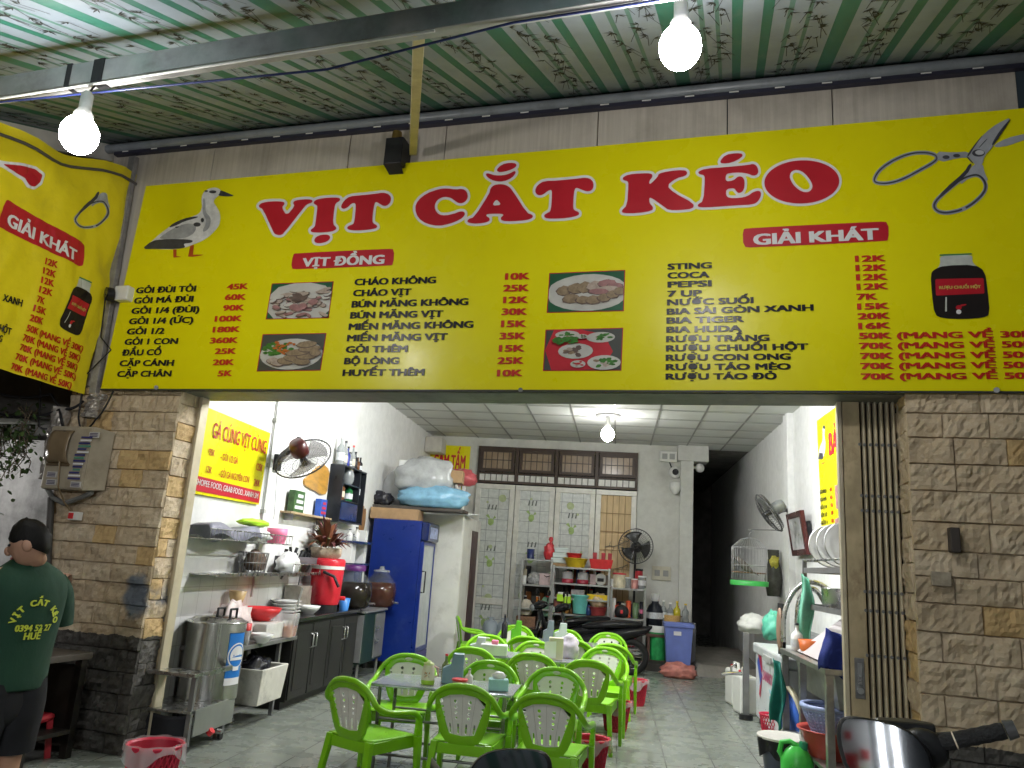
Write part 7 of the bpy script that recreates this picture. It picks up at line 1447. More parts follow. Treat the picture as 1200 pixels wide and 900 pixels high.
# bins, jug and basket before the sink
qb = hz(919, 905); t = thing('rubbish_bin', 'black bin bag bin with a white lid near the sink', 'bin', (qb.x, qb.y, 0)); zl = hy(918, 862, qb.y).z; r = .225
MB().lathe([(r*.75, 0), (r*.86, zl*.7)], 28).build('bucket', PM('grey blue bucket', (.05, .06, .09), .4), t); mb = MB(); mb.grid(lambda i, j: (r*(1.0+.07*math.sin(i*37)+.05*math.sin(i*61))*(1-.08*j)*math.cos(6.283*i), r*(1.0+.07*math.sin(i*37)+.05*math.sin(i*61))*(1-.08*j)*math.sin(6.283*i), zl*(.95-.45*j)+.03*math.sin(i*44)*j), 60, 6); mb.build('bin_bag', PM('shiny black bag', (.012, .012, .014), .18, 0, .3, 8, .5, 20), t); MB().lathe([(r*1.02, zl*.92), (r*1.05, zl*.97), (r*1.02, zl), (r*.9, zl-.015), (0, zl-.01)], 34).build('lid', PM('cream white lid', (.6, .58, .52), .45, dirt=((.35, .33, .28), .4, 5)), t)
p = hz(928, 918); ph = hy(928, 890, p.y-.05); t = thing('green_jug', 'bright green plastic can with a looped handle in front of the bin', 'jug', (ph.x+.03, p.y-.1, 0), rad(-15)); t.scale = (.8, .8, .75); GJ = PM('bright green can plastic', (.06, .5, .07), .3, 0, .1, 6)
MB().lathe([(.13, 0), (.145, .03), (.15, .28), (.1, .38), (.06, .42)], 24, sx=1.1, sy=.8).build('body', GJ, t); MB().cyl((.06, 0, .38), (.07, 0, .47), .045).build('cap', PM('dark green cap', (.02, .25, .12), .4), t)
mb = MB(); mb.tube([(-.12, 0, .25), (-.17, 0, .34), (-.15, 0, .44), (-.07, 0, .46), (.01, 0, .42), (.02, 0, .36)], .028, 10); mb.build('handle', GJ, t)
q = hz(905, 880); wl_ = lambda c, r, h, mat, label, bagm=None, name='waste_basket': _waste(c, r, h, mat, label, bagm, name)
def _waste(c, r, h, mat, label, bag=True, name='waste_basket', grp='red waste baskets'):
    t = thing(name, label, 'basket', tuple(c), 0, grp); mb = MB(); n = 26
    rr = lambda z: r*(.74+.26*z/h)
    for s in (-1, 1):
        for k in range(n): mb.tube([(rr(z)*math.cos(6.283*k/n+s*z/h*.9), rr(z)*math.sin(6.283*k/n+s*z/h*.9), z) for z in [h*.08+h*.84*i/6 for i in range(7)]], .0045, 4)
    mb.lathe([(rr(0), 0), (rr(h*.1), h*.1)], 24); mb.lathe([(rr(h*.9), h*.9), (r*1.06, h*.97), (r*1.06, h), (r*.97, h), (rr(h*.9)*.97, h*.9)], 24, cap=False); mb.build('basket', mat, t)
    if bag:
        MB().lathe([(rr(0)*.93, .01), (rr(h)*.93, h*.97)], 20, cap=False).build('liner', PM('dull red liner', (.36, .02, .04), .5), t)
        mb = MB(); mb.grid(lambda i, j: ((r*1.07+.015*math.sin(i*50)+.01*j)*math.cos(6.283*i), (r*1.07+.015*math.sin(i*50)+.01*j)*math.sin(6.283*i), h+.01-(.09+.05*math.sin(i*19))*j), 50, 4); mb.build('bag_edge', FILM, t)
    return t
RW = PM('red basket plastic', (.5, .018, .05), .4, 0, .1, 8)
q = hz(899, 872); _waste((q.x+.1, q.y+.25, 0), .13, .26, RW, 'small red basket at the foot of the freezer', False)
# ================================================================== CHAIRS AND TABLES
CG = PM('green chair plastic', (.2, .5, .008), .3, 0, .06, 5, sss=.0)
CW = PM('cream chair panel', (.72, .71, .66), .38, 0, .05, 6)
def arc_outline(k):   # outline of the inner back frame, k=0 outer edge, k=1 panel edge
    if k: P = [(-.09, .485), (-.168, .705), (-.09, .742), (0, .752), (.09, .742), (.168, .705), (.09, .485), (0, .474)]
    else: P = [(-.14, .42), (-.21, .69), (-.15, .79), (0, .815), (.15, .79), (.21, .69), (.14, .42), (0, .415)]
    return P
def lean_y(z): return -.205 - .19*(z-.42)
def to_back(x, z, off=0): return Vector((x, lean_y(z)+.10*x*x*4*.4+off, z))
def make_chair():
    t = thing('plastic_chair', 'green plastic chair', 'chair')
    # seat: dished grid with rounded front
    mb = MB()
    def seat(i, j):
        x = (i-.5)*.46*(.9+.1*j); y = -.21+.44*j; z = .43-.018*math.sin(math.pi*i)*math.sin(math.pi*j)-.02*max(0, j-.8)*5*.4
        return Vector((x, y, z))
    mb.grid(seat, 14, 12); mb.build('seat', CG, t, solid=.012)
    mb = MB(); mb.box(-.2, .2, .205, .222, .345, .42); mb.box(-.2, .2, -.215, -.2, .35, .42)
    for s in (-1, 1): mb.box(s*.215-.008, s*.215+.008, -.2, .21, .35, .425)
    mb.build('apron', CG, t, .004)
    # back frame between outer edge and panel opening
    A, B = arc_outline(0), arc_outline(1); n = len(A)
    def dense(P, sharp=0):
        if sharp: P = [q for i, p in enumerate(P) for q in [tuple(Vector(p).lerp(Vector(P[i-1]), .05)), tuple(Vector(p).lerp(Vector(P[(i+1) % len(P)]), .05))]]; return [tuple(p[:2]) for p in smooth_path([(*p, 0) for p in P], True, 1)]
        return [tuple(p[:2]) for p in smooth_path([(*p, 0) for p in P], True, 2)]
    A2, B2 = dense(A), dense(B, 1); m = len(A2)
    mb = MB(); th = .022
    vs = [to_back(*p, -th/2) for p in A2]+[to_back(*p, -th/2) for p in B2]+[to_back(*p, th/2) for p in A2]+[to_back(*p, th/2) for p in B2]
    fs = []
    for i in range(m):
        q = (i+1) % m
        fs += [(i, q, m+q, m+i), (2*m+i, 3*m+i, 3*m+q, 2*m+q), (i, 2*m+i, 2*m+q, q), (m+i, m+q, 3*m+q, 3*m+i)]
    mb.add(vs, fs, True); mb.build('back_frame', CG, t, .003)
    # outer arch running forward into the arms and down the front legs
    mb = MB()
    half = [(0, to_back(0, .805)), (.08, to_back(.08, .80)), (.15, to_back(.15, .775)), (.212, to_back(.212, .72, .01)), (.245, Vector((.245, -.235, .665))), (.258, Vector((.258, -.17, .625))), (.265, Vector((.265, -.06, .605))), (.268, Vector((.268, .06, .60))), (.266, Vector((.266, .15, .585))), (.26, Vector((.26, .195, .54)))]
    R_ = [p for _, p in half]; L_ = [Vector((-p.x, p.y, p.z)) for p in R_[1:]][::-1]
    pts = smooth_path(L_+R_, False, 2)
    mb.tube(pts, .021, 10)
    mb.build('arm_rail', CG, t)
    for s in (-1, 1):
        mb = MB()   # front leg
        mb.add([(s*.235, .17, .43), (s*.275, .17, .43), (s*.275, .225, .43), (s*.235, .225, .43), (s*.245, .2, .0), (s*.275, .2, .0), (s*.275, .235, .0), (s*.245, .235, .0)], [(0, 3, 2, 1), (4, 5, 6, 7), (0, 1, 5, 4), (1, 2, 6, 5), (2, 3, 7, 6), (3, 0, 4, 7)]); mb.add([(s*.235, .17, .43), (s*.275, .17, .43), (s*.275, .225, .43), (s*.235, .225, .43), (s*.247, .17, .56), (s*.275, .17, .56), (s*.275, .212, .56), (s*.247, .212, .56)], [(0, 1, 2, 3), (7, 6, 5, 4), (0, 4, 5, 1), (1, 5, 6, 2), (2, 6, 7, 3), (3, 7, 4, 0)]); mb.build('leg', CG, t, .006)
        mb = MB(); mb.add([(s*.165, -.225, .43), (s*.215, -.225, .43), (s*.215, -.18, .43), (s*.165, -.18, .43), (s*.215, -.29, .0), (s*.25, -.29, .0), (s*.25, -.255, .0), (s*.215, -.255, .0)], [(0, 3, 2, 1), (4, 5, 6, 7), (0, 1, 5, 4), (1, 2, 6, 5), (2, 3, 7, 6), (3, 0, 4, 7)]); mb.build('leg', CG, t, .006)
    # perforated cream panel
    P = np.array(B2); X, Z = np.meshgrid(np.arange(-.185, .1851, .0042), np.arange(.455, .765, .0042)); F = sdf_poly(P, X, Z)-.003
    cols = [-1.5, -.5, .5, 1.5]
    for c in cols:
        for zz, r in ((.702, .0125), (.665, .0105), (.628, .009), (.594, .0075)):
            wd = .052+.030*(zz-.475)/.25; F = np.maximum(F, r-np.hypot(X-c*wd*1.28, Z-zz+.004*abs(c)))
        wd = .052+.030*(.525-.475)/.25; x0 = c*wd*.97; dz = np.clip(Z, .495, .55)
        F = np.maximum(F, .0065-np.hypot(X-x0*(1+(Z-.52)*1.2), Z-dz))
    for nm_off in (0,):
        mb = MB(); contour_fill(mb, F, X, Z, 0, lambda x, z: to_back(x, z, .002)); mb.build('back_panel', CW, t, solid=.007)
    mb = MB()
    for c in (-1, 0, 1):
        a_, b_ = to_back(c*.056, .48, -.0025), to_back(c*.094, .738, -.0025); mb.bar(a_, b_, .0022, .002)
    mb.build('panel_groove', PM('panel groove', (.4, .38, .33), .5), t)
    M = Matrix.Translation(to_back(0, .775, th/2+.003)) @ Matrix.Rotation(rad(90-11), 4, 'X'); MB().lathe([(.016, 0), (.014, .003), (0, .0035)], 20, sx=2.1, M=M @ Matrix.Rotation(rad(180), 4, 'X')).build('logo_badge', PM('badge plastic', (.62, .66, .5), .35), t)
    return t
chair0 = make_chair(); used = [False]
def place_chair(px, py, rz, label, zt=.812):
    top = hz(px, py, zt); o = top - Matrix.Rotation(rz, 3, 'Z') @ Vector((0, -.278, 0)); loc = (o.x, o.y, 0)
    if not used[0]:
        used[0] = True; chair0.location = loc; chair0.rotation_euler = (0, 0, rz); chair0['label'] = label; chair0['group'] = 'green plastic chairs at the tables'; return chair0
    return dup(chair0, loc, rz, label, 'green plastic chairs at the tables')
PI = math.pi
CH = [(408, 795, -.5, 'green and white chair at the left front corner of the nearest table, turned sideways'), (543, 803, -.06, 'green and white chair seen from behind in the front row, middle one'), (641, 814, -.1, 'green and white chair seen from behind in the front row, nearest to the aisle'),
 (480, 767, PI+.12, 'green and white chair facing the camera behind the cream jug on the nearest table'), (576, 775, PI-.05, 'green and white chair facing the camera in the middle of the second line'), (653, 783, PI-.06, 'green and white chair facing the camera, rightmost of the second line'),
 (553, 759, -.05, 'green and white chair seen from behind the clear napkin holder, leftmost of the third line'), (624, 766, -.05, 'green and white chair seen from behind, in the middle of the third line'), (690, 774, -.12, 'green and white chair seen from behind, rightmost of the third line by the aisle'),
 (571, 744, PI+.25, 'green and white chair facing the camera, left end of the fourth line'), (629, 752, PI, 'green and white chair facing the camera behind the tall cream holder'), (709, 759, PI-.08, 'green and white chair facing the camera, right end of the fourth line'),
 (617, 746, -.03, 'green and white chair seen from behind, just in front of the green napkin holder'), (672, 750, -.06, 'green and white chair seen from behind the white and lilac bag'), (716, 755, -.1, 'green and white chair seen from behind, doubled up behind the right end chair'),
 (606, 733, PI, 'green and white chair facing the camera behind the green napkin holder'), (663, 738, PI-.05, 'green and white chair facing the camera behind the grey napkin holder in the farthest line'), (713, 742, PI-.1, 'green and white chair facing the camera, right end of the farthest line')]
for c in CH: place_chair(*c)
q = hz(543, 722, .81); dup(chair0, (q.x+.2, q.y-.05, 0), rad(-72), 'green and white chair standing sideways against the white wardrobe', 'green plastic chairs at the tables')
TT = PM('scratched steel tabletop', (.36, .39, .42), .2, .75, .15, 10, dirt=((.25, .25, .26), .4, 6)); TLG = PM('table leg tube', (.22, .22, .22), .3, .8, .2)
TZ = .70
def make_table():
    t = thing('folding_table', 'table', 'table'); MB().box(-.54, .54, -.28, .28, TZ-.022, TZ).build('tabletop', TT, t, .006)
    MB().box(-.545, .545, -.285, .285, TZ+.001, TZ+.0025).build('clear_cover', PM('clear table film', (.75, .78, .8), .06, 0, .05, 5, alpha=.22), t)
    for sx in (-1, 1):
        for sy in (-1, 1): MB().cyl((sx*.48, sy*.23, 0), (sx*.48, sy*.23, TZ-.022), .014, n=10).build('leg', TLG, t)
    for z, y in ((.2, -.23), (.2, .23), (.45, -.23), (.45, .23)): MB().cyl((-.48, y, z), (.48, y, z), .01, n=8).build('crossbar', TLG, t)
    return t
yr1 = 6.33; x1 = -1.27
t0 = make_table(); t0.location = (x1, yr1, 0); t0['label'] = 'grey topped table nearest to the doorway, with the cream jug'; t0['group'] = 'grey topped folding tables'
for x, y, l in ((-.95, 8.65, 'grey topped table in the middle row with the tall cream holder'), (-.75, 10.5, 'grey topped table in the back row with the green napkin holder')): dup(t0, (x, y, 0), 0, l, 'grey topped folding tables')
# things on the tables
TT_ = TZ+.004
def ont(px, py): return hz(px, py, TT_)
JUG = PM('cream jug plastic', (.62, .6, .48), .35, 0, .06, 6)
q = Vector((hy(500, 812, 6.2).x, 6.2, TT_)); sc_ = (hy(500, 774, 6.2).z-TT_)/.26
t = thing('thermal_jug', 'cream jug with green base and lid and a flower print on the nearest table', 'jug', tuple(q)); k = sc_
MB().lathe([(.075*k, 0), (.08*k, .01), (.08*k, .05*k)], 26).build('base', PM('lime green base', (.3, .5, .04), .35), t); MB().lathe([(.078*k, .05*k), (.072*k, .16*k), (.06*k, .215*k)], 26).build('body', JUG, t); MB().lathe([(.062*k, .215*k), (.06*k, .235*k), (.03*k, .245*k), (.022*k, .262*k), (0, .263*k)], 22).build('lid', PM('pale green lid', (.5, .6, .25), .35), t)
mb = MB(); mb.tube([(.06*k, .02, .2*k), (.105*k, .03, .18*k), (.11*k, .03, .1*k), (.078*k, .02, .08*k)], .011*k, 8); mb.build('handle', PM('pale pink handle', (.6, .4, .36), .4), t)
mb = MB(); rq = random.Random(4)
for j in range(16):
    a = rq.uniform(-2.0, -1.1); z = rq.uniform(.075, .125)*k; r = .0775*k; d = rq.uniform(.05, .1)
    mb.add([(r*math.cos(a), r*math.sin(a), z), (r*math.cos(a+d), r*math.sin(a+d), z+.004), (r*math.cos(a+d), r*math.sin(a+d), z+.014), (r*math.cos(a), r*math.sin(a), z+.012)], [(0, 1, 2, 3)], False, rq.choice((0, 0, 1)))
mb.build('flower_print', [PM('orange print', (.5, .22, .05), .5), PM('brown print', (.15, .08, .05), .5)], t)
def holder(px, pyb, pyt, y, wpx, mat, label, tall=True):
    a = hy(px, pyb, y); b = hy(px, pyt, y); w_ = abs(hy(px+wpx/2, pyb, y).x-hy(px-wpx/2, pyb, y).x); h = b.z-TT_
    t = thing('napkin_holder', label, 'napkin holder', (a.x, y, TT_), .15, 'plastic napkin and chopstick holders'); mb = MB()
    mb.prism([(-w_/2, 0), (w_/2, 0), (w_/2, h), (-w_*.02, h), (-w_*.12, h*.62), (-w_/2, h*.5)], -.05, .05, 0, Matrix(((1, 0, 0, 0), (0, 0, -1, 0), (0, 1, 0, 0), (0, 0, 0, 1)))); mb.build('body', mat, t, .006)
    MB().box(-w_*.42, -w_*.1, -.04, .04, h*.48, h*.53).build('napkin_slot', WPR, t)
    return t
holder(529, 812, 765, 6.35, 24, PM('blue grey holder', (.17, .28, .33), .35, 0, .06, 6), 'blue grey napkin holder beside the cream jug on the nearest table')
holder(558, 782, 746, 8.5, 18, PM('translucent white holder', (.5, .54, .55), .35, 0, .06, 6), 'translucent white napkin holder in the middle row, in front of the left chair')
holder(604, 755, 727, 10.4, 12, PM('green holder', (.1, .38, .02), .35, 0, .06, 6), 'green napkin holder on the farthest tables')
holder(642, 752, 727, 10.35, 12, PM('slate grey holder', (.16, .19, .22), .35, 0, .06, 6), 'slate grey napkin holder on the farthest tables')
holder(656, 757, 730, 10.3, 14, PM('pale translucent holder', (.45, .5, .5), .35, 0, .06, 6), 'pale translucent napkin holder right of the slate grey one')
q = Vector((hy(651, 770, 8.5).x, 8.5, TT_)); t = thing('menu_holder', 'tall cream holder with a white menu card on the middle table', 'holder', tuple(q), .1); hh = hy(651, 747, 8.5).z-TT_; MB().box(-.075, .075, -.05, .05, 0, hh).build('body', PM('cream holder', (.56, .52, .4), .4, 0, .06, 6), t, .006); mb = MB(); mb.poly([(-.12, -.054, .02), (-.0, -.054, .02), (-.0, -.054, hh*.85), (-.12, -.054, hh*.8)]); mb.build('card', WPR, t)
bottle(Vector((hy(521, 800, 6.45).x, 6.45, TT_)), hy(521, 766, 6.45).z-TT_, .032, PM('greenish sauce bottle', (.12, .16, .05), .15), 'sauce bottle with a red cap behind the blue grey holder', cap_=REDP, name='sauce_bottle')
t = thing('chilli_jar', 'clear chilli jar with a wide red lid on the nearest table', 'jar', (hy(538, 810, 6.1).x, 6.1, TT_)); hj = hy(538, 795, 6.1).z-TT_; MB().lathe([(.05, 0), (.055, .02), (.055, hj*.7), (.045, hj*.8)], 20).build('jar', PM('chilli jar', (.5, .42, .3), .15, 0, .3, 12), t); MB().lathe([(.055, hj*.78), (.06, hj*.8), (.06, hj*.97), (.05, hj), (0, hj)], 22).build('lid', REDP, t)
bottle(Vector((hy(549, 806, 6.2).x, 6.2, TT_)), .14, .03, PM('white salt pot', (.65, .65, .62), .35), 'small white salt pot beside the red lidded jar', cap_=STEEL, name='salt_pot', cat='pot')
t = thing('tissue_box', 'pale turquoise tissue box at the right end of the nearest table', 'box', (hy(588, 812, 6.2).x-.03, 6.2, TT_), .2); MB().box(-.075, .075, -.05, .05, 0, .085).build('box', PM('pale turquoise plastic', (.3, .52, .52), .35), t, .008); lump_ = MB().ell((0, 0, .1), (.05, .03, .035), 12, 8, seed=3, amp=.5, fq=3).build('tissue', WPR, t)
t = thing('white_box', 'white plastic box with a pink lid corner on the middle row table', 'box', (hy(578, 778, 8.45).x, 8.45, TT_), .1); MB().box(-.14, .14, -.08, .08, 0, .11).build('box', PM('translucent white box', (.55, .57, .57), .35), t, .01); MB().box(-.03, .04, -.05, .05, .11, .15).build('pink_lid', PINKP, t, .01)
lump('plastic_bag', 'white and lilac plastic bag on the middle table behind the cream holder', 'bag', (hy(666, 770, 8.75).x, 8.75, TT_), (.11, .09, .14), PM('lilac white bag', (.6, .55, .64), .35, 0, .25, 6, .6, 16), 101, .35, 3)
o = bottle(Vector((hy(590, 758, 10.35).x, 10.35, TT_)), .3, .04, DARKB, 'dark green bottle at the left of the farthest tables', name='sauce_bottle')
# red waste baskets along the aisle
for px, pyb, pyt, l in ((691, 905, 880, 'red waste basket nearest to the camera by the front chair'), (721, 856, 821, 'red waste basket in the middle of the aisle with a bag over its rim'), (744, 826, 796, 'red waste basket farthest along the aisle under the end chair')):
    q = hz(px, pyb); h = hy(px, pyt, q.y).z; _waste((q.x, q.y, 0), .155, max(.27, min(.36, h)), RW, l)
q = hz(178, 905); q2 = hz(178, 925); _waste((hy(178, 900, 4.95).x, 4.95, 0), .165, hy(178, 878, 4.8).z, RW, 'red waste basket lined with a clear bag at the foot of the left gate', True)
# ================================================================== OUTSIDE LEFT
# neighbour's stained wall and sheet roof
NW = G('stained cement render'); n1 = NW.noise(.9, 9, rough=.7); n2 = NW.noise(5, 8); c = NW.mix(NW.rng(n1, .38, .62), (.14, .14, .14), (.5, .5, .5)); c = NW.mix(NW.rng(n2, .4, .7, 0, .35), c, (.6, .6, .59)); c = NW.mix(NW.rng(NW.noise(1, 7, NW.mapping((3, 3, .4))), .5, .75, 0, .5), c, (.09, .09, .085)); NW.bump(n2, .3, .008); NWM = NW.done(c, .85)
u62 = hf(66, 560, .3); 
t = thing('neighbour_wall', 'stained grey cement wall of the next house left of the stone pillar', 'wall', tuple(FW(-3.2, .45, 0)), FA); MB().box(-5, 1.85, 0, .2, -.05, 2.55).build('wall', NWM, t)
rf = MB(); roofc = PM('dull corrugated sheet', (.33, .33, .30), .5, .2, .25, 4, dirt=((.12, .11, .09), .6, 2.5))
t = thing('sheet_roof', 'dull corrugated sheet eave of the next house under the cloth banner', 'roof', tuple(FW(-3.2, .1, 2.5)), FA)
rf.grid(lambda i, j: (-4+5.75*i, -.9+1.8*j, .02+.32*j+.02*math.sin(i*150)), 160, 4); rf.build('sheet', roofc, t, solid=.01)
MB().bar((-4, -.92, .0), (1.75, -.92, .0), .05, .07).build('edge_beam', DSTEEL, t)
t = thing('dark_facade', 'dark upper front of the next house behind the cloth banner', 'building', tuple(FW(-3.2, .7, 0)), FA); MB().box(-6, 1.8, 0, .2, 2.5, 7).build('wall', PM('dark sooty render', (.09, .09, .085), .85, 0, .4, 2), t)
# hanging plant
t = thing('hanging_plant', 'leafy creeper hanging under the banner at the left edge', 'plant', tuple(hf(15, 500, -.25))); base = Vector(t.location); mb = MB(); st = MB(); rq = random.Random(9)
for k in range(44):
    p = hf(rq.uniform(-25, 42), rq.uniform(470, 500), -.2-rq.uniform(0, .45))-base; L_ = rq.uniform(.1, .55) if p.x > 0 else rq.uniform(.25, 1.15)
    pts = [p+Vector((.04*math.sin(k+q*1.3), .03*math.cos(k*2+q), -L_*q/7)) for q in range(8)]; st.tube(pts, .004, 4)
    for q in range(int(10+L_*26)):
        c = pts[0].lerp(pts[-1], rq.random())+Vector((rq.uniform(-.09, .09), rq.uniform(-.09, .09), rq.uniform(-.05, .05))); a = rq.uniform(0, 6.28); e = rq.uniform(-1.2, .3); d = Vector((math.cos(a)*math.cos(e), math.sin(a)*math.cos(e), math.sin(e))); s = Vector((-math.sin(a), math.cos(a), rq.uniform(-.4, .4))).normalized(); l = rq.uniform(.03, .07)
        mb.add([c, c+d*l*.35+s*l*.32, c+d*l*.8+s*l*.22, c+d*l, c+d*l*.8-s*l*.22, c+d*l*.35-s*l*.32], [(0, 1, 2, 3, 4, 5)], True, rq.choice((0, 0, 1)))
mb.build('foliage', [PM('dull green leaf', (.045, .085, .022), .5, 0, .35, 8), PM('light green leaf', (.09, .15, .04), .5, 0, .3, 8)], t); st.build('stem', PM('dry stem', (.12, .09, .06), .8), t)
# cables under the banner
for k, (a, b, c, sg, l) in enumerate((((-40, 440), (60, 462), (98, 470), .1, 'thick black cable sagging along the bottom of the cloth banner, upper one'), ((-40, 455), (70, 480), (102, 505), .16, 'thick black cable looping under the cloth banner, lower one'), ((96, 462), (92, 490), (104, 510), .05, 'black cable dropping from the banner corner to the meter box'), ((133, 458), (112, 492), (97, 500), .04, 'black cable crossing the stone pillar above the meter box'), ((48, 448), (46, 500), (60, 500), .02, 'thin cable hanging left of the silver wrapped duct'))):
    wire([hf(*a, -.4), hf(*b, -.42), hf(*c, -.36)], .013 if k < 2 else .008, l, None, sg)
# electric meter box, ducts, socket
mc = hf(95, 540, -.32); A, B, Cc, D_ = [hf(x, y, -.45) for x, y in ((76, 501), (119, 500), (117, 577), (61, 575))]
METM = PM('dusty beige meter box', (.36, .31, .23), .55, 0, .15, 6, dirt=((.18, .14, .09), .6, 4))
t = thing('meter_box', 'dusty beige electric meter box with a brown window on the left stone pillar', 'meter box', tuple(hf(92, 576, -.31)), FA); w0 = (hf(118, 560, -.45)-hf(64, 560, -.45)).length; h0 = hf(90, 500, -.45).z-t.location.z
MB().box(-w0*.52, w0*.40, -.17, 0, 0, h0).build('case', METM, t, .02); MB().add([(w0*.40, -.16, .0), (w0*.56, .0, .02), (w0*.56, .0, h0*.96), (w0*.40, -.16, h0)], [(0, 1, 2, 3)]).build('side_panel', METM, t, solid=.01)
mb = MB(); mb.grid(lambda i, j: (-w0*.42+w0*.45*i, -.172-.05*math.sin(math.pi*j)**.5, h0*.40+h0*.52*j), 6, 14); mb.build('window', PM('brown tinted window', (.2, .145, .085), .22, 0, .2, 4), t, solid=.008); MB().box(-w0*.45, w0*.06, -.18, -.168, h0*.36, h0*.40).build('window_frame', PM('brown frame', (.1, .07, .04), .4), t)
mb = MB(); rq = random.Random(8)
for k in range(15): z = h0*(.16+.046*k); x = w0*(.1+.011*k); mb.box(x+rq.uniform(-.02, .01), x+w0*.2+rq.uniform(-.02, .02), -.176-.001*k, -.172-.001*k, z, z+h0*.028, (0, 1, 0, 2)[k % 4])
mb.build('sticker', [PM('blue sticker print', (.05, .05, .17), .45), WPR, PM('green sticker print', (.1, .28, .2), .45)], t)
for x, z, mt in ((-.4, .18, 1), (-.38, .06, 1), (.16, .04, 1), (.36, .82, 1)):
    mb = MB(); mb.box(w0*x, w0*(x+.22), -.175, -.1715, h0*z, h0*(z+.09), 1); [mb.box(w0*(x+.02), w0*(x+.19), -.178, -.1755, h0*(z+.015+.022*q), h0*(z+.027+.022*q), 0) for q in range(3)]; mb.build('paper_sticker', [PM('dark sticker ink', (.06, .05, .12), .5), PM('sticker paper', (.5, .48, .46), .5)], t)
# silver wrapped ducts
FOIL = PM('crinkled clear wrap', (.36, .33, .3), .16, .45, .35, 14, 1.0, 22)
def duct(p, q, r, label, seed): 
    p, q = Vector(p), Vector(q); mb = MB(); n = 40; mb.grid(lambda i, j: p.lerp(q, j)+(EX*math.cos(6.283*i)-FN*math.sin(6.283*i))*r*(1+.3*noise.noise(Vector((math.cos(6.283*i)*1.6, math.sin(6.283*i)*1.6, j*7+seed*9)))+.15*noise.noise(Vector((math.cos(6.283*i)*4, math.sin(6.283*i)*4, j*20+seed))))+Vector((0, 0, .0)), 26, n, False); return tag(mb.build('wrapped_duct', FOIL, None), label, 'duct')
duct(hf(73, 478, -.36), hf(57, 562, -.36), .075, 'cable bundle wrapped in crinkled silvery plastic left of the meter box', 1); duct(hf(116, 462, -.34), hf(106, 490, -.34), .07, 'short plastic wrapped duct at the top corner of the left pillar', 2)
wire([hf(54, 545, -.38), hf(53, 568, -.38), hf(62, 583, -.38), hf(75, 590, -.38), hf(95, 583, -.38), hf(108, 577, -.38)], .022, 'thick grey cable looping below the meter box', PM('grey cable sheath', (.16, .16, .15), .5)); wire([hf(60, 583, -.36), hf(59, 605, -.36), hf(57, 640, -.36), hf(54, 720, -.36)], .028, 'dark pipe running down the left edge of the stone pillar', PM('dark pipe', (.05, .045, .04), .6)); wire([hf(70, 540, -.5), hf(68, 570, -.5), hf(75, 588, -.42), hf(85, 602, -.33)], .007, 'thin brown wire from the meter box to the small red socket', PM('brown wire', (.2, .14, .07), .5))
t = thing('wall_socket', 'small white and red breaker on the left stone pillar below the meter box', 'socket', tuple(hf(91, 605, -.315)), FA); MB().box(-.055, .055, -.05, 0, -.035, .035).build('plate', WHT, t, .006); MB().box(-.045, .005, -.058, -.05, -.025, .025).build('switch', REDP, t, .003)
q = hf(1102, 678, -.31); t = thing('pillar_tag', 'small pale tag stuck on the right stone pillar', 'tag', tuple(q), FA); MB().box(-.055, .055, -.03, 0, -.045, .04).build('plate', PM('dusty tag', (.34, .29, .22), .8, 0, .3, 20), t, .004)
q = hf(1117, 632, -.33); t = thing('iron_hook', 'short rusty iron hook set in the right stone pillar', 'hook', tuple(q), FA); MB().box(-.025, .03, -.05, .03, -.08, .07).build('hook', PM('rusty dark iron', (.05, .04, .035), .7), t, .006)
# dark table and red stool by the pillar
q = hf(62, 770, -.7); t = thing('dark_table', 'dark low table by the left stone pillar behind the man', 'table', (q.x-.35, q.y, 0), FA); DT = PM('dark greasy wood', (.014, .012, .01), .5, 0, .4, 6); zt = hf(62, 765, -.7).z; MB().box(-.7, .5, -.25, .28, zt-.05, zt).build('tabletop', PM('brown board', (.05, .04, .03), .6), t, .006)
for x, y in ((-.65, -.2), (.45, -.2), (-.65, .23), (.45, .23)): MB().box(x-.03, x+.03, y-.03, y+.03, 0, zt-.05).build('leg', DT, t)
MB().box(-.68, .48, .2, .26, .1, zt-.1).build('back_panel', DT, t); MB().box(-.68, .48, -.2, .2, .18, .21).build('lower_shelf', DT, t)
q2 = hf(22, 848, -.75); t = thing('plastic_stool', 'red plastic stool beside the dark table behind the man', 'stool', (q2.x+.02, q2.y, 0)); zt2 = hf(22, 836, -.75).z; MB().box(-.16, .16, -.16, .16, zt2-.06, zt2).build('seat', PM('dark red plastic', (.3, .02, .03), .4), t, .03)
for x in (-.13, .13):
    for y in (-.13, .13): MB().bar((x*1.15, y*1.15, 0), (x, y, zt2-.05), .04, .04).build('leg', PM('dark red plastic'), t)
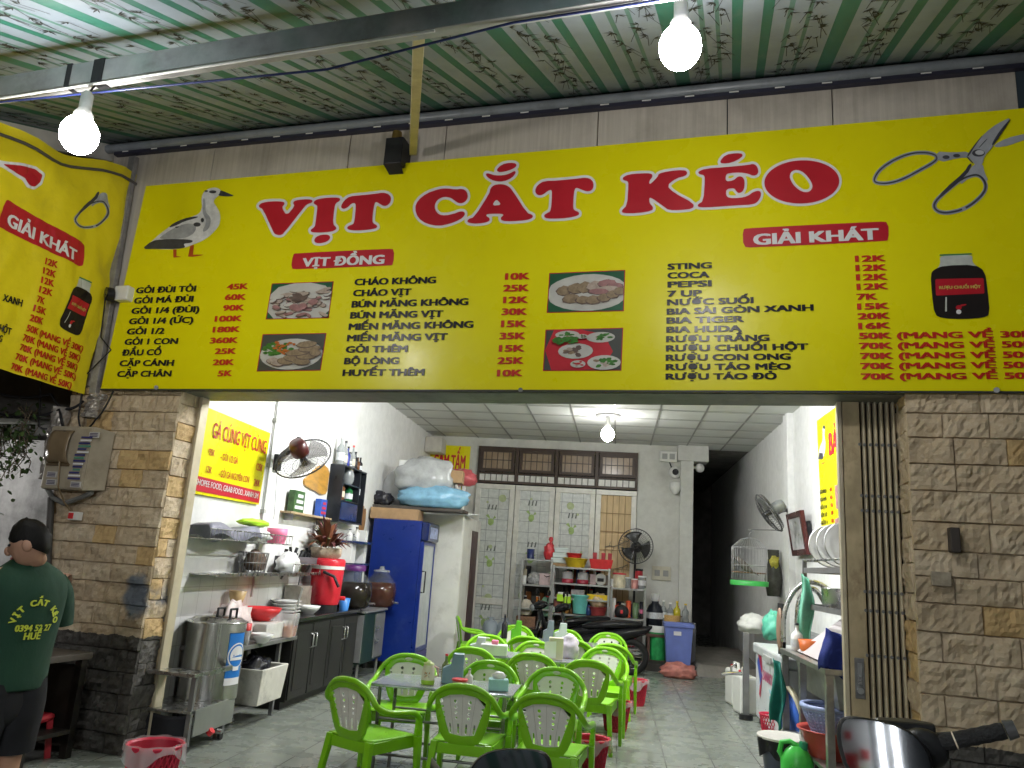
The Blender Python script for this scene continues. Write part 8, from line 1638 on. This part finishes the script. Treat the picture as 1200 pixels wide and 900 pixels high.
# ================================================================== MAN IN GREEN SHIRT
def person():
    D = 4.3; r = ray(28, 700); k = D/FPX
    base = CAM + r*k; bx, by = base.x, base.y
    headc = CAM + ray(35, 637)*k
    fwd = Vector((-.93, .37, 0)).normalized()      # he faces left and away
    lft = Vector((-fwd.y, fwd.x, 0))
    t = thing('person', 'man in a dark green printed t-shirt and black shorts seen from behind', 'person', (bx, by, 0), 0)
    P = lambda f, l, z: fwd*f + lft*l + Vector((0, 0, z))
    ht = headc.z; SK_ = PM('tan skin', (.36, .2, .13), .5, 0, .1, 8, sss=.08)
    zs = CAM.z + (625-668)*0  # shoulders from the picture
    z_at = lambda py, px=35: (CAM + ray(px, py)*k).z
    zsh, zhip = z_at(668), z_at(800)
    # continuous body grown from a skeleton
    def skin(name, verts, edges, mat, par, sub=2):
        me = bpy.data.meshes.new(name); me.from_pydata([v[0] for v in verts], edges, []); me.materials.append(mat); o = bpy.data.objects.new(name, me); COL.objects.link(o); o.parent = par
        o.modifiers.new('skin', 'SKIN').use_smooth_shade = True
        ly = me.skin_vertices[0] if me.skin_vertices else None
        if ly is None:
            bm = bmesh.new(); bm.from_mesh(me); bm.verts.layers.skin.verify(); bm.to_mesh(me); bm.free(); ly = me.skin_vertices[0]
        for i, v in enumerate(verts): ly.data[i].radius = v[1] if isinstance(v[1], tuple) else (v[1], v[1])
        ly.data[0].use_root = True
        s = o.modifiers.new('sub', 'SUBSURF'); s.levels = sub; s.render_levels = sub; return o
    hz_ = zhip-.05
    V = [(P(0, 0, hz_), .13), (P(-.01, 0, (hz_+zsh)/2), .12), (P(0, 0, zsh-.08), .125), (P(.03, 0, zsh+.04), .055), (P(.05, 0, zsh+.10), .05),
         (P(.0, .17, zsh-.06), .062), (P(.03, .235, zsh-.32), .043), (P(.24, .2, zsh-.46), .033), (P(.30, .19, zsh-.49), .026),
         (P(.0, -.17, zsh-.06), .062), (P(.06, -.235, zsh-.32), .043), (P(.26, -.16, zsh-.44), .033), (P(.32, -.14, zsh-.46), .026),
         (P(.0, .09, hz_-.08), .095), (P(.02, .1, hz_*.52), .062), (P(-.01, .1, hz_*.30), .055), (P(-.02, .1, .09), .036), (P(.14, .11, .04), .032),
         (P(.0, -.09, hz_-.08), .095), (P(.02, -.1, hz_*.52), .062), (P(-.01, -.1, hz_*.30), .055), (P(-.02, -.1, .09), .036), (P(.14, -.11, .04), .032)]
    E_ = [(0, 1), (1, 2), (2, 3), (3, 4), (2, 5), (5, 6), (6, 7), (7, 8), (2, 9), (9, 10), (10, 11), (11, 12), (0, 13), (13, 14), (14, 15), (15, 16), (16, 17), (0, 18), (18, 19), (19, 20), (20, 21), (21, 22)]
    body = skin('body', V, E_, SK_, t)
    # head, ears, face turned down and away
    hc = headc - Vector((bx, by, 0)); hf_ = (fwd*.70+lft*.71).normalized(); hl = Vector((-hf_.y, hf_.x, 0)); hu = (Vector((0, 0, 1))+hf_*-.0).normalized(); tilt = rad(16)
    hF = (hf_*math.cos(tilt)-hu*math.sin(tilt)); hU = (hu*math.cos(tilt)+hf_*math.sin(tilt))
    HM = Matrix(((hF.x, hl.x, hU.x, hc.x), (hF.y, hl.y, hU.y, hc.y), (hF.z, hl.z, hU.z, hc.z), (0, 0, 0, 1)))
    mb = MB(); n, m = 28, 20; vs = []
    for j in range(m+1):
        ph = -math.pi/2+math.pi*j/m
        for i in range(n):
            th = 6.2832*i/n; x, y, z = math.cos(ph)*math.cos(th), math.cos(ph)*math.sin(th), math.sin(ph)
            fx_ = .098*x; fy_ = .078*y; fz_ = .122*z
            if z < -.1: fy_ *= 1-.3*min(1, (-z-.1)); fx_ = fx_*(1-.18*(-z)) + .02*(-z)*(1 if x > 0 else -.3)
            if x > .85 and abs(y) < .25: fx_ += .016*max(0, 1-abs(z+.12)*4)
            vs.append((fx_, fy_, fz_))
    mb.add(vs, [(j*n+i, j*n+(i+1) % n, (j+1)*n+(i+1) % n, (j+1)*n+i) for j in range(m) for i in range(n)], True, 0, HM)
    hd = mb.build('head', SK_, t)
    mb = MB(); mb.tube([HM @ Vector((-.02, 0, -.03)), HM @ Vector((-.03, 0, -.09)), P(.05, 0, zsh+.04), P(.03, 0, zsh-.04)], [.042, .046, .05, .062], 18); mb.build('neck', SK_, t)
    mb = MB()
    for s in (-1, 1): mb.ell((-.005, s*.078, -.012), (.026, .012, .034), 12, 8, 0, HM)
    mb.build('ear', SK_, hd); mb = MB()
    for s in (-1, 1): mb.ell((.088, s*.034, .01), (.01, .014, .008), 10, 6, 0, HM)
    mb.build('eye', BLK, hd); mb = MB(); mb.ell((.108, 0, -.02), (.02, .014, .026), 10, 8, 0, HM); mb.build('nose', SK_, hd); mb = MB(); mb.ell((.092, 0, -.062), (.01, .024, .008), 10, 6, 0, HM); mb.build('mouth', PM('lips', (.3, .12, .1), .5), hd)
    mb = MB(); vs = []; n, m = 40, 16
    for j in range(m+1):
        for i in range(n):
            th = 6.2832*i/n; front = (1+math.cos(th))/2
            lo = -.66+.95*front**.9 + .26*math.exp(-((abs(math.pi-abs(th-math.pi))-1.45)/.3)**2); ph = lo+(math.pi/2-lo)*j/m
            k_ = 1.03+.07*(j/m)**.6+.05*noise.noise(Vector((math.cos(th)*4, math.sin(th)*4, ph*5)))+.03*noise.noise(Vector((math.cos(th)*14, math.sin(th)*14, ph*9)))*min(1, j/3)+(.06*min(1, j/m*2) if front > .4 else 0)
            if j == 0: k_ = 1.0
            vs.append((.1*k_*math.cos(ph)*math.cos(th), .081*k_*math.cos(ph)*math.sin(th), .125*k_*math.sin(ph)))
    mb.add(vs, [(j*n+i, j*n+(i+1) % n, (j+1)*n+(i+1) % n, (j+1)*n+i) for j in range(m) for i in range(n)], True, 0, HM)
    HR = G('short black hair'); nn = HR.noise(1, 4, HR.mapping((90, 90, 25))); HR.b.inputs['Specular IOR Level'].default_value = .12; mb.build('hair', HR.done(HR.mix(nn, (.004, .004, .004), (.012, .011, .01)), .6), t)
    # t-shirt: shell around the torso with sleeves
    SH = G('dark green cotton'); w1 = SH.noise(5, 5, SH.mapping((1, 1, .45))); SH.bump(w1, .45, .03); SHM = SH.done(SH.mix(SH.rng(w1, .3, .7), (.003, .03, .014), (.005, .043, .02)), .85)
    def ringz(z, rf, rl, cf=0, cl=0, n=32): return [P(cf+rf*math.cos(6.2832*i/n), cl+rl*math.sin(6.2832*i/n), z) for i in range(n)]
    H_ = zsh-zhip
    secs = [(zhip-.02, .15, .205, .01), (zhip+.10*H_, .152, .205, .01), (zhip+.35*H_, .138, .2, 0), (zhip+.6*H_, .142, .215, -.01), (zhip+.78*H_, .142, .228, -.012), (zhip+.9*H_, .128, .218, -.01), (zsh-.01, .105, .185, .0), (zsh+.02, .085, .13, .01), (zsh+.055, .066, .078, .03), (zsh+.062, .06, .068, .032)]
    vs = []; n = 32
    for q, (z, rf, rl, cf) in enumerate(secs):
        rg = ringz(z, rf, rl, cf)
        for i, p in enumerate(rg):
            d = Vector((p.x, p.y, 0)); w_ = .014*noise.noise(Vector((i*.45, z*6, 2)))*(1 if q < 6 else .2)
            rg[i] = p+d.normalized()*w_
        vs += rg
    mb = MB(); mb.add(vs, [(k2*n+i, k2*n+(i+1) % n, (k2+1)*n+(i+1) % n, (k2+1)*n+i) for k2 in range(len(secs)-1) for i in range(n)], True)
    sh = mb.build('t_shirt', SHM, t, solid=.006, sub=1)
    for s in (-1, 1):
        mb = MB(); a = P(-.0, s*.14, zsh-.05); b = P(.03, s*.235, zsh-.30); pts = [a.lerp(b, q/6)+P(0, s*.02*math.sin(q*.5), 0) for q in range(7)]; mb.tube(pts, [.07, .085, .088, .086, .083, .082, .083], 18); mb.build('sleeve', SHM, sh, sub=1)
    # shorts
    SHT = PM('black shorts cloth', (.012, .012, .014), .85, 0, .3, 8)
    zk = z_at(875); mb = MB()
    for s in (-1, 1):
        pts = [P(.0, s*.07, zhip+.02), P(.0, s*.09, zhip-.1), P(.01, s*.1, zk+.1), P(.015, s*.105, zk)]; mb.tube(pts, [.13, .135, .115, .11], 20)
    mb.ell(P(0, 0, zhip-.07), (.13, .165, .16), 18, 12); mb.build('shorts', SHT, t, sub=1)
    # hands: palm with five bent fingers
    for s, w_, el in ((1, P(.30, .19, zsh-.49), P(.24, .2, zsh-.46)), (-1, P(.32, -.14, zsh-.46), P(.26, -.16, zsh-.44))):
        d = (w_-el).normalized(); sd = Vector((0, 0, 1)).cross(d).normalized(); up = d.cross(sd); mb = MB(); mb.tube([w_-d*.03, w_+d*.03, w_+d*.085], [.026, .034, .032], 12, ry=.55, up=sd)
        for f_, (o_, L_) in enumerate(((-.03, .065), (-.01, .075), (.011, .072), (.03, .055))):
            b0 = w_+d*.08+sd*o_; mb.tube([b0, b0+d*L_*.45-up*.006, b0+d*L_*.75-up*.022, b0+d*L_*.85-up*.045], [.0095, .009, .008, .006], 8)
        b0 = w_+d*.02+sd*(-s*.03); mb.tube([b0, b0+d*.03-sd*s*.02, b0+d*.06-sd*s*.018-up*.02], [.012, .0105, .008], 8); mb.build('hand', SK_, t)
    for s in (-1, 1): MB().ell(P(.08, s*.105, .035), (.06, .06, .04), 14, 8).build('sandal', BLK, t)
    # print on the back: curved lettering and number, laid on the shirt
    back = -fwd; CY = PM('lime shirt print', (.55, .62, .05), .6)
    def on_back(l, z, e=.012):
        # nearest shirt surface along the back direction
        for q in range(len(secs)-1):
            if secs[q][0] <= z <= secs[q+1][0]: f_ = (z-secs[q][0])/(secs[q+1][0]-secs[q][0]); rf, rl, cf = [secs[q][a]+(secs[q+1][a]-secs[q][a])*f_ for a in (1, 2, 3)]; break
        else: rf, rl, cf = .14, .2, 0
        th = max(-1.35, min(1.35, l/rl)); return P(cf-(rf+e)*math.cos(th), (rl+e)*math.sin(th), z)
    mb = MB(); word = 'VỊT CẮT KÉO'; cz = z_at(722); R_ = .1
    for i, ch in enumerate(word):
        if ch == ' ': continue
        a = rad(80)-rad(160)*i/(len(word)-1); vs, fs = text_mesh(ch, .03); sc2 = .044
        mx = sum(v[0] for v in vs)/len(vs)
        out = []
        for x, y in vs:
            u_, v_ = (x-mx)*sc2, R_+y*sc2; out.append(on_back(v_*math.sin(a)-u_*math.cos(a), cz-.03+v_*math.cos(a)+u_*math.sin(a)))
        for q in range(3): mb.add([p+back*.001*q+lft*.0025*(q-1) for p in out], fs)
    for s_, dz, w2 in (('0394 52 27', -.065, .185), ('HUẾ', -.108, .085)):
        vs, fs = text_mesh(s_, .02); x0, x1 = min(v[0] for v in vs), max(v[0] for v in vs); sc2 = w2/(x1-x0)
        for q in range(3): mb.add([on_back(-((x-x0)*sc2-w2/2)+.002*(q-1), cz+dz+y*sc2*1.2, .012+.001*q) for x, y in vs], fs)
    mb.build('shirt_print', CY, sh)
    return t
person()
# ================================================================== SCOOTER IN THE FOREGROUND
def scooter():
    D = 1.62; k = D/FPX
    mr, ml = CAM+ray(1037, 880)*k, CAM+ray(594, 912)*k
    fw_ = Vector((CF.x, CF.y, 0)).normalized(); rt = Vector((CR.x, CR.y, 0)).normalized()
    mid = (mr+ml)/2; hb = CAM+ray(1130, 863)*(1.72/FPX); zb = hb.z-.02
    t = thing('scooter', 'dark scooter parked in the foreground with two black mirrors and a handlebar grip', 'scooter', (mid.x, mid.y, 0)); o0 = Vector((mid.x, mid.y, 0))
    L = lambda p: p-o0
    P = lambda r, f, z: rt*r+fw_*f+Vector((0, 0, z))
    SB = PM('matt black scooter plastic', (.018, .018, .019), .38, 0, .3, 9, .05, 60); RUB = PM('black grip rubber', (.012, .012, .012), .75, 0, .2, 10, .6, 120)
    MIRR = PM('mirror glass', (.5, .52, .54), .03, 1, .02, 3, rvar=.02)
    def mirror(c, out, tx):
        # rounded shell with a mirror face turned to the rider
        n_ = (-fw_ + Vector((0, 0, tx[0])) + rt*tx[1]).normalized(); ux = Vector((0, 0, 1)).cross(n_).normalized(); uy = n_.cross(ux)
        M = Matrix(((ux.x, uy.x, n_.x, L(c).x), (ux.y, uy.y, n_.y, L(c).y), (ux.z, uy.z, n_.z, L(c).z), (0, 0, 0, 1)))
        w2, h2 = .088, .058
        pr = smooth_path([(-w2*out, -h2*.9, 0), (-w2*out*1.0, h2*.1, 0), (-w2*out*.55, h2*.82, 0), (w2*out*.55, h2*1.05, 0), (w2*out*.92, h2*.9, 0), (w2*out*1.0, h2*.2, 0), (w2*out*.8, -h2*.95, 0), (0, -h2*1.1, 0)], True, 2)
        pr = [p[:2] for p in pr]
        if out < 0: pr = pr[::-1]
        rings = []; mb = MB(); n = len(pr)
        for s, z in ((1.0, 0), (1.06, -.004), (1.07, -.014), (1.0, -.03), (.7, -.045), (.05, -.05)): rings += [(p[0]*s, p[1]*s, z) for p in pr]
        mb.add(rings, [(q*n+i, q*n+(i+1) % n, (q+1)*n+(i+1) % n, (q+1)*n+i) for q in range(5) for i in range(n)], True, 0, M); sh_ = mb.build('mirror_shell', SB, t)
        mb = MB(); mb.add([(p[0]*1.0, p[1]*1.0, -.003) for p in pr], [list(range(n))], False, 0, M); mb.build('mirror_glass', MIRR, sh_)
        return L(c)
    a = mirror(mr, -1, (.16, -.17)); b = mirror(ml, 1, (.25, -.36))
    g0, g1 = L(CAM+ray(1108, 870)*(1.70/FPX)), L(CAM+ray(1178, 856)*(1.66/FPX))
    st = L(hb)+rt*-.06+Vector((0, 0, -.03))
    mb = MB(); mb.tube([a+Vector((0, 0, -.02))+fw_*.03, a+rt*.06+Vector((0, 0, -.05))+fw_*.05, st+Vector((0, 0, .02))], .009, 8); lm_ = L(CAM+ray(500, 960)*(1.75/FPX)); mb.tube([b+Vector((0, 0, -.03))+fw_*.03, b+rt*-.05+Vector((0, 0, -.09))+fw_*.05, lm_+rt*.06], .009, 8); mb.build('mirror_stem', SB, t)
    mb = MB(); d = (g1-g0).normalized(); pts = [g0-d*.01]+[g0+d*(.012*i) for i in range(1, 11)]; mb.tube(pts, [.018 if i % 2 else .0165 for i in range(len(pts))], 14); mb.build('grip', RUB, t); mb = MB(); mb.cyl(g0+d*.122, g0+d*.142, .021, .018, 14); mb.build('bar_end', PM('grey bar end', (.1, .1, .1), .3, .6), t)
    mb = MB(); mb.cyl(g0+d*.018, g0+d*.021, .0185, n=14); mb.build('grip_ring', PM('pale ring', (.5, .42, .3), .4), t)
    # switch housing, brake reservoir, handlebar cover
    mb = MB(); mb.ell(g0-d*.05+Vector((0, 0, -.005)), (.055, .04, .045), 16, 10); mb.build('switch_housing', SB, t)
    c = g0-d*.075+Vector((0, 0, .03))+fw_*.03; mb = MB(); mb.prism([(-.07, -.02), (.06, -.03), (.075, .0), (.035, .045), (-.05, .03)], 0, .035, 0, Matrix(((rt.x, fw_.x, 0, c.x), (rt.y, fw_.y, 0, c.y), (0, 0, 1, c.z-.01), (0, 0, 0, 1)))); mb.build('brake_reservoir', SB, t, .008)
    cc = g0-d*.15+Vector((0, 0, -.10)); mb = MB(); vs = []; n = 18
    lm2 = Vector((lm_.x, lm_.y, cc.z-.03)); 
    for q in range(13):
        f_ = q/12; p = cc.lerp(lm2, f_); ctr = 1-abs(f_-.5)*2
        for i in range(n): aa = 6.2832*i/n; vs.append(p+fw_*(.05+.07*ctr)*math.cos(aa)+Vector((0, 0, (.055+.03*ctr)*math.sin(aa)-.22*min(1, ctr*2.5))))
    mb.add(vs, [(q*n+i, q*n+(i+1) % n, (q+1)*n+(i+1) % n, (q+1)*n+i) for q in range(12) for i in range(n)], True); mb.add(vs[:n], [list(range(n))]); mb.add(vs[-n:], [list(range(n))]); mb.build('handlebar_cover', SB, t)
    # clutter bag of straps and a chrome hose at the right bar
    for q in range(3): mb = MB(); s0 = g0-d*.09+Vector((0, 0, -.02-.02*q)); mb.tube([s0, s0-d*.05+fw_*.03+Vector((0, 0, .01)), s0-d*.1+Vector((0, 0, -.05)), s0-d*.08+Vector((0, 0, -.13))], .007, 6); mb.build('cable', PM('grey brake hose', (.2, .2, .2), .3, .4), t)
    mb = MB(); mb.tube([g0+fw_*.05-d*.04, g0+fw_*.09+d*.03+Vector((0, 0, -.01)), g0+fw_*.08+d*.12+Vector((0, 0, -.02))], .007, 8); mb.build('brake_lever', PM('black lever', (.03, .03, .03), .3, .6), t)
    # body below the frame: front shield, floor, seat, tail and wheels
    zc = cc.z
    def loft(name, secs, mat):
        mb = MB(); n = 16; vs = []
        for f_, z, hw, hh in secs:
            for i in range(n): aa = 6.2832*i/n; vs.append(P(hw*math.cos(aa), f_, z+hh*math.sin(aa)))
        mb.add(vs, [(q*n+i, q*n+(i+1) % n, (q+1)*n+(i+1) % n, (q+1)*n+i) for q in range(len(secs)-1) for i in range(n)], True); mb.add(vs[:n], [list(range(n))]); mb.add(vs[-n:], [list(range(n))]); return mb.build(name, mat, t)
    loft('front_shield', [(.12, zc-.12, .1, .05), (.2, zc-.3, .19, .16), (.24, zc-.55, .2, .2), (.18, .38, .16, .12)], SB); loft('floorboard', [(.2, .32, .15, .05), (-.3, .3, .16, .05)], SB); loft('seat', [(-.28, .82, .08, .04), (-.5, .84, .15, .06), (-1.0, .88, .13, .06), (-1.1, .9, .04, .02)], PM('black vinyl seat', (.014, .014, .014), .5)); loft('tail', [(-.26, .5, .13, .2), (-.6, .6, .17, .2), (-1.1, .72, .1, .1)], SB)
    for f_ in (.32, -.95):
        mb = MB(); mb.torus(P(0, f_, .26), .2, .06, 28, 10, rt); wo = mb.build('wheel', TYRE, t); mb = MB(); mb.cyl(P(-.03, f_, .26), P(.03, f_, .26), .15, n=20); mb.build('rim', DSTEEL, wo)
    mb = MB(); mb.cyl(P(0, .3, .3), P(0, .1, zc-.05), .03); mb.build('fork', DSTEEL, t)
scooter()
# ================================================================== SHOP ACROSS THE STREET (seen in the scooter mirror)
oc = Vector((1.5, -11, 0)); t = thing('opposite_shop', 'lit white shop across the street reflected in the scooter mirror', 'building', tuple(oc), 0)
MB().box(-6, 2.15, -.3, 0, -.05, 4.2).build('back_wall', WALL, t); MB().box(2.15, 6, -.3, -.02, -.05, 4.2).build('shutter', PM('dark shutter', (.04, .045, .05), .4), t); MB().box(-6, 6, 0, 1.2, 4.0, 4.1).build('ceiling', WALL, t)
for x, z, w_ in ((1.72, 2.75, .2), (1.98, 2.92, .12), (1.75, 3.2, .1)): MB().box(x, x+w_, 0, .03, z, z+w_*1.2).build('red_poster', REDP, t)
MB().box(1.4, 2.2, 0, .3, 2.45, 2.5).build('shelf', STEEL, t); MB().box(1.9, 2.0, .02, .2, 2.5, 2.75).build('lime_bottle', LIME, t)
for k, (x, l) in enumerate(((2.3, 'lit upright tube lamp by the dark shutter across the street, left one'), (2.52, 'lit upright tube lamp by the dark shutter across the street, right one'))):
    tl_ = thing('tube_lamp', l, 'lamp', (oc.x+x, oc.y+.1, 2.4)); MB().box(-.03, .03, -.06, -.025, 0, 1.3).build('batten', WHT, tl_, .004); MB().cyl((0, 0, .03), (0, 0, 1.27), .015, n=12).build('tube', EM('lit upright tube', (.95, .97, 1), 22), tl_)
tube_lamp((oc.x-2.5, oc.y+1.0, 3.6), (1, 0, 0), 1.4, 60, 'assumed lit fluorescent tube under the canopy across the street')  # assumed tube, added to light the shop wall across the street
q = FW(-2.9, -.5, 2.2); bulb(tuple(q), (q.x, q.y, 2.55), 30, 'assumed bare bulb added under the eave of the next house, lighting its stained wall', .06, None)  # assumed bulb out of view, added to brighten the neighbour's wall
